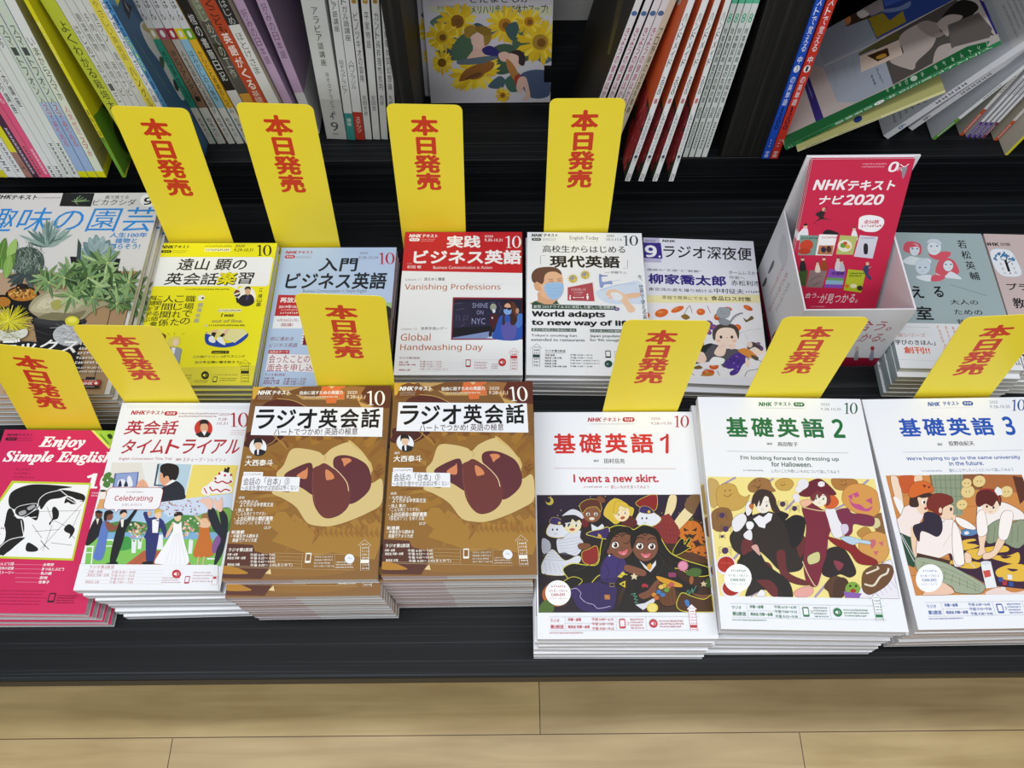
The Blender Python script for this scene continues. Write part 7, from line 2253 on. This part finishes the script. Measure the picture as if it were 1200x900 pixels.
w_, h_ = .1635, .235
sa = art_sun(w_, h_)
mb = MB()
mb.box(-w_ / 2, w_ / 2, 0, .006, 0, h_, lin('c9c6cf'))
mb.raw([(x - w_ / 2, -z - 1e-5, y) for x, y, z in sa.mb.v], sa.mb.f, (1, 1, 1, 1)); mb.c[-len(sa.mb.f):] = sa.mb.c
sm = mb.mesh('sunflower_magazine', M_COVER)
pb = onz(575, 121, Z1)
for i, (dx, dy, lab) in enumerate(((0, 0, 'magazine with sunflowers and two children standing face out on the shelf'), (-.012, .014, 'second sunflower magazine just behind the face-out one, only its left edge showing'))):
    o = link('magazine', sm)
    o.location = (pb.x + dx, pb.y + dy, Z1 + .001)
    o.rotation_euler = (radians(-14), 0, 0)
    tag(o, lab, 'magazine', 'sunflower magazines')

# grey panel and black display block behind the right side of the sunflower magazine
mb = MB(); mb.box(-.075, .075, 0, .012, 0, .29, lin('8f8c88'))
o = link('backing_board', plain and mb.mesh('backing_board', M_GREYWALL)); o.location = (.132, .985, Z1); tag(o, 'grey backing board behind the black display block', 'board')
mb = MB()
mb.box(-.035, .035, 0, .10, 0, .052, (1, 1, 1, 1))
blk = link('display_block', mb.mesh('display_block', M_DARK)); pq = onz(668, 116, Z1); blk.location = (pq.x - .002, pq.y, Z1); tag(blk, 'black display block right of the sunflower magazine', 'display block')
md = blk.modifiers.new('edge', 'BEVEL'); md.width = .001; md.segments = 2


# ---- craft and health magazines leaning right
def black_face(A):
    A.z(680, 0, 7.5)
    A.P('-100 -200,600 -200,400 1500,-100 1500', '23221f')
    A.P('330 0,380 0,260 480,235 480', '55502c')  # olive streak is a yellow reflection put into the cover colour
    for k in range(5):
        A.L([150 + k * 40, 500 - k * 30, 100 + k * 30, 850], .5, '5a5854', False)


for i, (uL, uR, tL) in enumerate(((672.5, 679, 745.5), (681, 687.5, 757), (690, 697, 767.3), (698, 705, 776.8))):
    book((uL, 195), (tL, 0), uR, .262, .165, 'dedbe0', 'slim white spine with magenta title, ' + ('first', 'second', 'third', 'last')[i] + ' from the left of its four', 'health_booklet', 'magazine', 'four slim booklets with magenta titles',
         sp=both(spine_text([('きょうの健康ほかの名医', .215, .0125, 'a8386a', .012), ('毎日幸せ体操', .10, .0125, 'a8386a', .012)]), lambda A: (setattr(A, 'F', lambda x, y: (x, y)), A.E(A.w / 2, .232, A.w * .42, A.w * .42, '4a6a9a'))), left=('2a2826', black_face if i == 0 else None))
book((706.5, 195), (785, 0), 713, .262, .165, 'cfc4ae', 'beige spine with dark print left of the tulip magazines', 'softcover_book', 'magazine', sp=spine_text([('プロ野球の名選手事典', .215, .0125, '3a3428', .008), ('新版', .06, .012, '3a3428', .006)]), left=('3a3028', None))


def tulip_face(full):
    def f(A):
        A.mm()
        H_ = A.h * 1000; W_ = A.w * 1000
        A.R(0, H_ - 118, W_, H_, '2f3a2a')
        if full:
            A.E(W_ - 34, 22, 12, 10, 'b8b0aa')
        rr = random.Random(3)
        for k in range(10):
            x = W_ - 6 - k * 12
            A.L([x, H_ - 2, x + rr.uniform(-6, 6), H_ - 60, x + rr.uniform(-8, 8), H_ - 110], 2.2, rr.choice(['5a7a3a', '44602e', '3a4f2a']))
        for k in range(26):
            x = W_ - rr.uniform(2, 46) if k < 18 else rr.uniform(40, W_ - 8); y = H_ - (10 + k * 31 % 100)
            A.B([x, y - 17, x + 10, y - 5, x + 6, y + 12, x - 6, y + 12, x - 10, y - 5], rr.choice(['c03a3c', 'a82c34', 'cc4a48', 'b03440']))
            A.L([x + 3, y + 8, x + 7, y - 2], .7, 'd8b8a0')
    return f


for i, (uL, uR, tL) in enumerate(((732, 738, 807), (748, 754, 823.3), (764.3, 770, 837.7), (783.6, 789, 850.3))):
    book((uL, 212.5), (tL, 0), uR, .268, .17, 'e9ebec', 'white craft magazine spine with red 8 and orange tulip cover, ' + ('first', 'second', 'third', 'last')[i] + ' of its four', 'craft_magazine', 'magazine', 'four craft magazines with tulips',
         sp=both(spine_text([('ハンドメイド', .25, .0115, '4a3038', .01), ('2020', .168, .0065, '3a3a3e', 0), ('8', .137, .0085, 'b8303c', .03), ('しあわせの花のパッチワーク', .115, .0062, '3a4a5a', 0), ('NHK', .014, .0042, '3a3a3e', 0)])), left=('d2582a', tulip_face(i == 0)))
for i, (uL, uR, tL) in enumerate(((800, 805.5, 858.5), (807, 812.8, 866.5), (814, 820.6, 874.5), (821.8, 828, 883))):
    book((uL, 184), (tL, 0), uR, .262, .16, 'dfe6e2', 'white health magazine spine with green 8, ' + ('first', 'second', 'third', 'last')[i] + ' from the left of its four', 'health_magazine', 'magazine', 'four health magazines with green numbers',
         sp=both(bands([(.228, .262, '5fc09a')], [('特集糖尿病', .198, .0095, '2a2e30', .012), ('夏の危険対策', .148, .0095, '2a2e30', .012), ('名医', .085, .009, '3a3e40', 0)]), lambda A: (setattr(A, 'F', lambda x, y: (x, y)), A.T('8', A.w * .2, .216, A.w * .8, .204, '4fb88a', .01), marks(.016, .06, '5a6062')(A))), left=('2f6a58', None), right=('2f6a58', None))


# ---- English word books at the right end
def word_spine(num, c2='10142a'):
    def f(A):
        spine_text([('イラストで覚える', .262, .0118, 'eef0f6', .008), ('中', .163, .0115, 'eef0f6', .014), ('の英単語', .134, .0112, 'eef0f6', .008), ('1200', .088, .0095, c2, .01), ('学研', .014, .006, 'eef0f6', .01)])(A)
        A.F = lambda x, y: (x, y)
        A.E(A.w / 2, .1445, A.w * .36, .0052, 'f2f2f6'); A.T(num, A.w * .36, .148, A.w * .64, .141, '30343a', 0)
        A.dash(A.w * .35, .035, A.w * .65, .02, 'd8dcec', 3, .6)
    return f


book((892.7, 186), (956.7, 0), 901, .27, .16, '1c4fc0', 'blue English word book spine leaning at the right divider', 'word_book', 'book', 'English word books', sp=word_spine('3'))
book((902, 186), (970, 0), 911, .27, .16, 'cc3424', 'red English word book spine right of the blue one', 'word_book', 'book', 'English word books', sp=word_spine('1'))


def ad_face(A):
    A.z(960, 0, 7.5)
    A.P('-400 900,100 -300,1700 -900,2000 500,340 900,-300 1300', 'a8a09c')
    # printed back cover with two advertisements
    A.P('-60 560,130 130,440 20,540 330,660 740,320 900,160 900,40 600', '8f98a4')
    A.P('-60 300,120 130,420 20,500 320,40 560', '858e9a')
    A.P('440 -100,1200 -420,1180 0,505 345,420 160', '2a3f80'); A.P('430 160,560 110,620 180,735 95,765 190,505 330', '8a7a20'); A.B('540 90,700 60,800 10,780 70,620 110', '6a7aa0'); A.P('550 -40,900 -180,880 -60,580 60', '3f5cae')
    A.P('198 105,350 30,460 150,240 235', '3a2c24'); A.B('210 120,260 130,280 180,240 220', 'b87a4a'); A.B('330 120,370 90,450 90,440 130,370 160', 'c8c4c0'); A.P('360 0,540 -60,570 90,460 140', '8e8684')
    A.L([45, 578, 500, 370, 1200, -10], .9, 'cfcac6', False)
    A.P('500 372,1200 -10,1540 310,1300 330,990 560,650 745,585 545,480 420', '4a4542')
    A.P('500 372,690 280,720 330,350 490,345 470', '55522e'); A.P('355 500,700 350,735 480,370 635', 'c8b6a8'); A.P('420 490,600 420,620 490,515 540', '3a2814'); A.B('500 500,570 470,590 495,520 520', 'b88a34')
    A.B('700 350,760 270,930 190,1040 230,1000 400,860 540,840 600,790 610,620 540,740 470', 'a59a94'); A.B('860 230,940 180,1060 200,1180 130,1200 180,1060 260,1100 300,1000 330', '8a7f7a')
    A.z(1040, 0, 7.5)
    A.B('480 150,620 10,740 10,800 60,760 120,600 230,560 170', '1c1a18'); A.B('440 200,540 130,660 140,620 190,560 230,530 320,470 260', 'a59a94'); A.B('400 560,440 420,560 380,560 440,480 540', 'a59a94'); A.P('530 220,800 110,920 250,900 330,560 420', '5a5350')
    A.P('800 -10,960 -40,1060 250,955 305', '26266e'); A.P('960 -40,990 -60,1062 240,1048 250', '7a2a2a'); A.T('LISTENING', 862, 20, 905, 110, '8a8ac0', .01, rot=-1.15)
    A.z(880, 80, 7.5)
    A.P('475 170,510 70,640 440,570 470', '2c2668'); A.T('SSTEPS', 490, 120, 545, 270, 'a8a8cc', .0, rot=-1.2)
    A.dash(730, 160, 790, 330, '7a7f8a', 1, .6); A.dash(620, 90, 640, 160, '8a7a78', 2, .5)
    A.z(960, 0, 7.5)
    for x, y in ((130, 180), (180, 170), (110, 580), (210, 540), (280, 500)):
        for k in range(9):
            A.L([x + k * 4.5, y + k * 22, x + 14 + k * 4.5, y - 6 + k * 22], .5, '5a6270', False)
    for ch, x, y in (('オ', 498, 600), ('ー', 510, 640), ('ド', 522, 672), ('リ', 540, 700), ('音', 450, 660), ('声', 462, 690), ('館', 476, 720)):
        A.T(ch, x, y, x + 30, y + 26, '2a3050', .006, rot=-.5)
    # dark green strip beside the spine repeats the title
    A.z(880, 80, 7.5)
    A.P('280 720,290 600,1200 180,1900 -190,2100 -240,2100 -120,1900 -90,1200 270', '165a30')
    A.dash(660, 500, 840, 460, '6a9a78', 1, .6)
    A.z(1040, 0, 7.5)
    for i, ch in enumerate('ラストで覚える'):
        A.T(ch, 860 - i * 76, 372 + i * 34, 900 - i * 76, 404 + i * 34, 'b8ccb8', .006, rot=.4)
    A.E(232, 690, 32, 24, 'a8b8a8', -20); A.T('中', 290, 640, 326, 668, 'b8ccb8', .006, rot=.4)
    for i, ch in enumerate('の英単語'):
        A.T(ch, 150 - i * 56, 705 + i * 24, 186 - i * 56, 735 + i * 24, 'a8bca8', .006, rot=.4)


def green_spine(A):
    spine_text([('イラストで覚える', .242, .0128, 'e2eee2', .008), ('中', .138, .0128, 'e2eee2', .012), ('の英単語', .110, .0116, 'e2eee2', .008), ('1200', .060, .0095, '10301a', .01)])(A)
    A.F = lambda x, y: (x, y)
    A.E(A.w / 2, .1175, A.w * .42, .006, 'f0f4f0'); A.T('2', A.w * .36, .1205, A.w * .64, .1145, '30343a', 0); A.dash(A.w * .3, .010, A.w * .7, .003, 'e2eee2', 2, .6)


FACE = .155
book((918, 176), (1169, 52), 0, .25, FACE, '1f8048', 'green English word book tipped over, its back cover showing advertisements', 'word_book', 'book', 'English word books', sp=green_spine, left=('a8a09c', ad_face), thick=.0062, y=.765)


def cream_face(A):
    A.mm(); A.E(A.w * 1000 - 9, 96, 5, 5, '1f2f6a')


book((933, 178), (1136, 96), 0, .172, FACE, 'e6e2a8', 'cream magazine spine lying slanted under the tipped green word book', 'text_magazine', 'magazine', sp=both(marks(.012, .03, '3a4a6a'), marks(.05, .10, '4a4a4a')), left=('a8a46a', cream_face), thick=.0042, y=.757)
def fan_face(A):
    A.mm()
    w, h = A.w * 1000, A.h * 1000
    A.R(0, 0, w, 46, 'c6c4c6')
    A.dash(w - 60, 6, w - 8, 14, 'b8504a', 1, .7)
    A.dash(w - 70, 18, w - 8, 40, '8a8c94', 4, .5)
    A.dash(w - 40, 150, w - 6, 200, '6a6c74', 6, .5)


FAN = [  # bottom left foot, a higher point, thickness, colours, foot colour and length, lean, length
    ((1033, 163), (1115, 108), .0105, 'dfe0e6', 'b9bcc4', None, 0, 36.0, .215, 'thick white booklet spine with blue 6, leftmost of the slanting fan'),
    ((1063, 153), (1138, 103), .0085, 'd8d8da', 'b0b3ba', None, 0, 34.0, .165, 'white booklet spine numbered 6, second in the slanting fan'),
    ((1091, 164), (1192, 84), .0055, 'e4e6e8', 'a9acb2', '5f9a3a', .040, 26.0, .155, 'white booklet spine with green foot in the slanting fan'),
    ((1124, 159), (1155, 128), .0050, 'dcdad6', 'a8a69a', 'c8502c', .046, 12.0, .215, 'white booklet spine with orange foot left of the purple-footed ones'),
    ((1132, 161.5), (1170, 120), .0042, 'e2e2e6', 'b0b0b4', '5c3a90', .028, 11.5, .215, 'white booklet spine with purple foot, first of the purple-footed run'),
    ((1138, 162), (1175.6, 120), .0042, 'e2e2e6', 'b0b0b4', '5c3a90', .028, 11.5, .215, 'white booklet spine with purple foot, second of the purple-footed run'),
    ((1144, 162), (1181, 120), .0042, 'e2e2e6', 'b0b0b4', '5c3a90', .028, 11.5, .215, 'white booklet spine with purple foot, third of the purple-footed run'),
    ((1150, 162), (1186.5, 120), .0042, 'e2e2e6', 'b0b0b4', '7a3550', .028, 11.5, .215, 'white booklet spine with plum foot, last of the purple-footed run'),
    ((1164, 165), (1186, 143), .0050, 'd8d4cc', 'a8a090', 'c8502c', .035, 11.0, .215, 'beige booklet spine with orange foot right of the purple-footed run'),
    ((1177, 182), (1205, 150), .0042, 'd8d030', 'b0aa9c', None, 0, 11.0, .215, 'booklet with a thin yellow spine at the right edge'),
]
for i, (a_, b_, th, c, lf_, foot, fl, ln, lg, lab) in enumerate(FAN):
    txt = both(marks(.07, .11, '4a4c54'), spine_text([('6', .03, .012, '4a66a8' if i == 0 else '5a5c60', .01)])) if i < 2 else marks(.075, .10, '3a3c40')
    book(a_, b_, 0, lg, .155, c, lab, 'text_booklet', 'booklet', 'slanting fan of booklets', sp=both(bands([(0, fl, foot)] if foot else []), txt, *([marks(.006, fl * .8, 'e8e0ea')] if foot else [])),
         left=(lf_, fan_face if i == 0 else None), thick=th, lean=ln)
for o in LATER:
    COL.objects.link(o)
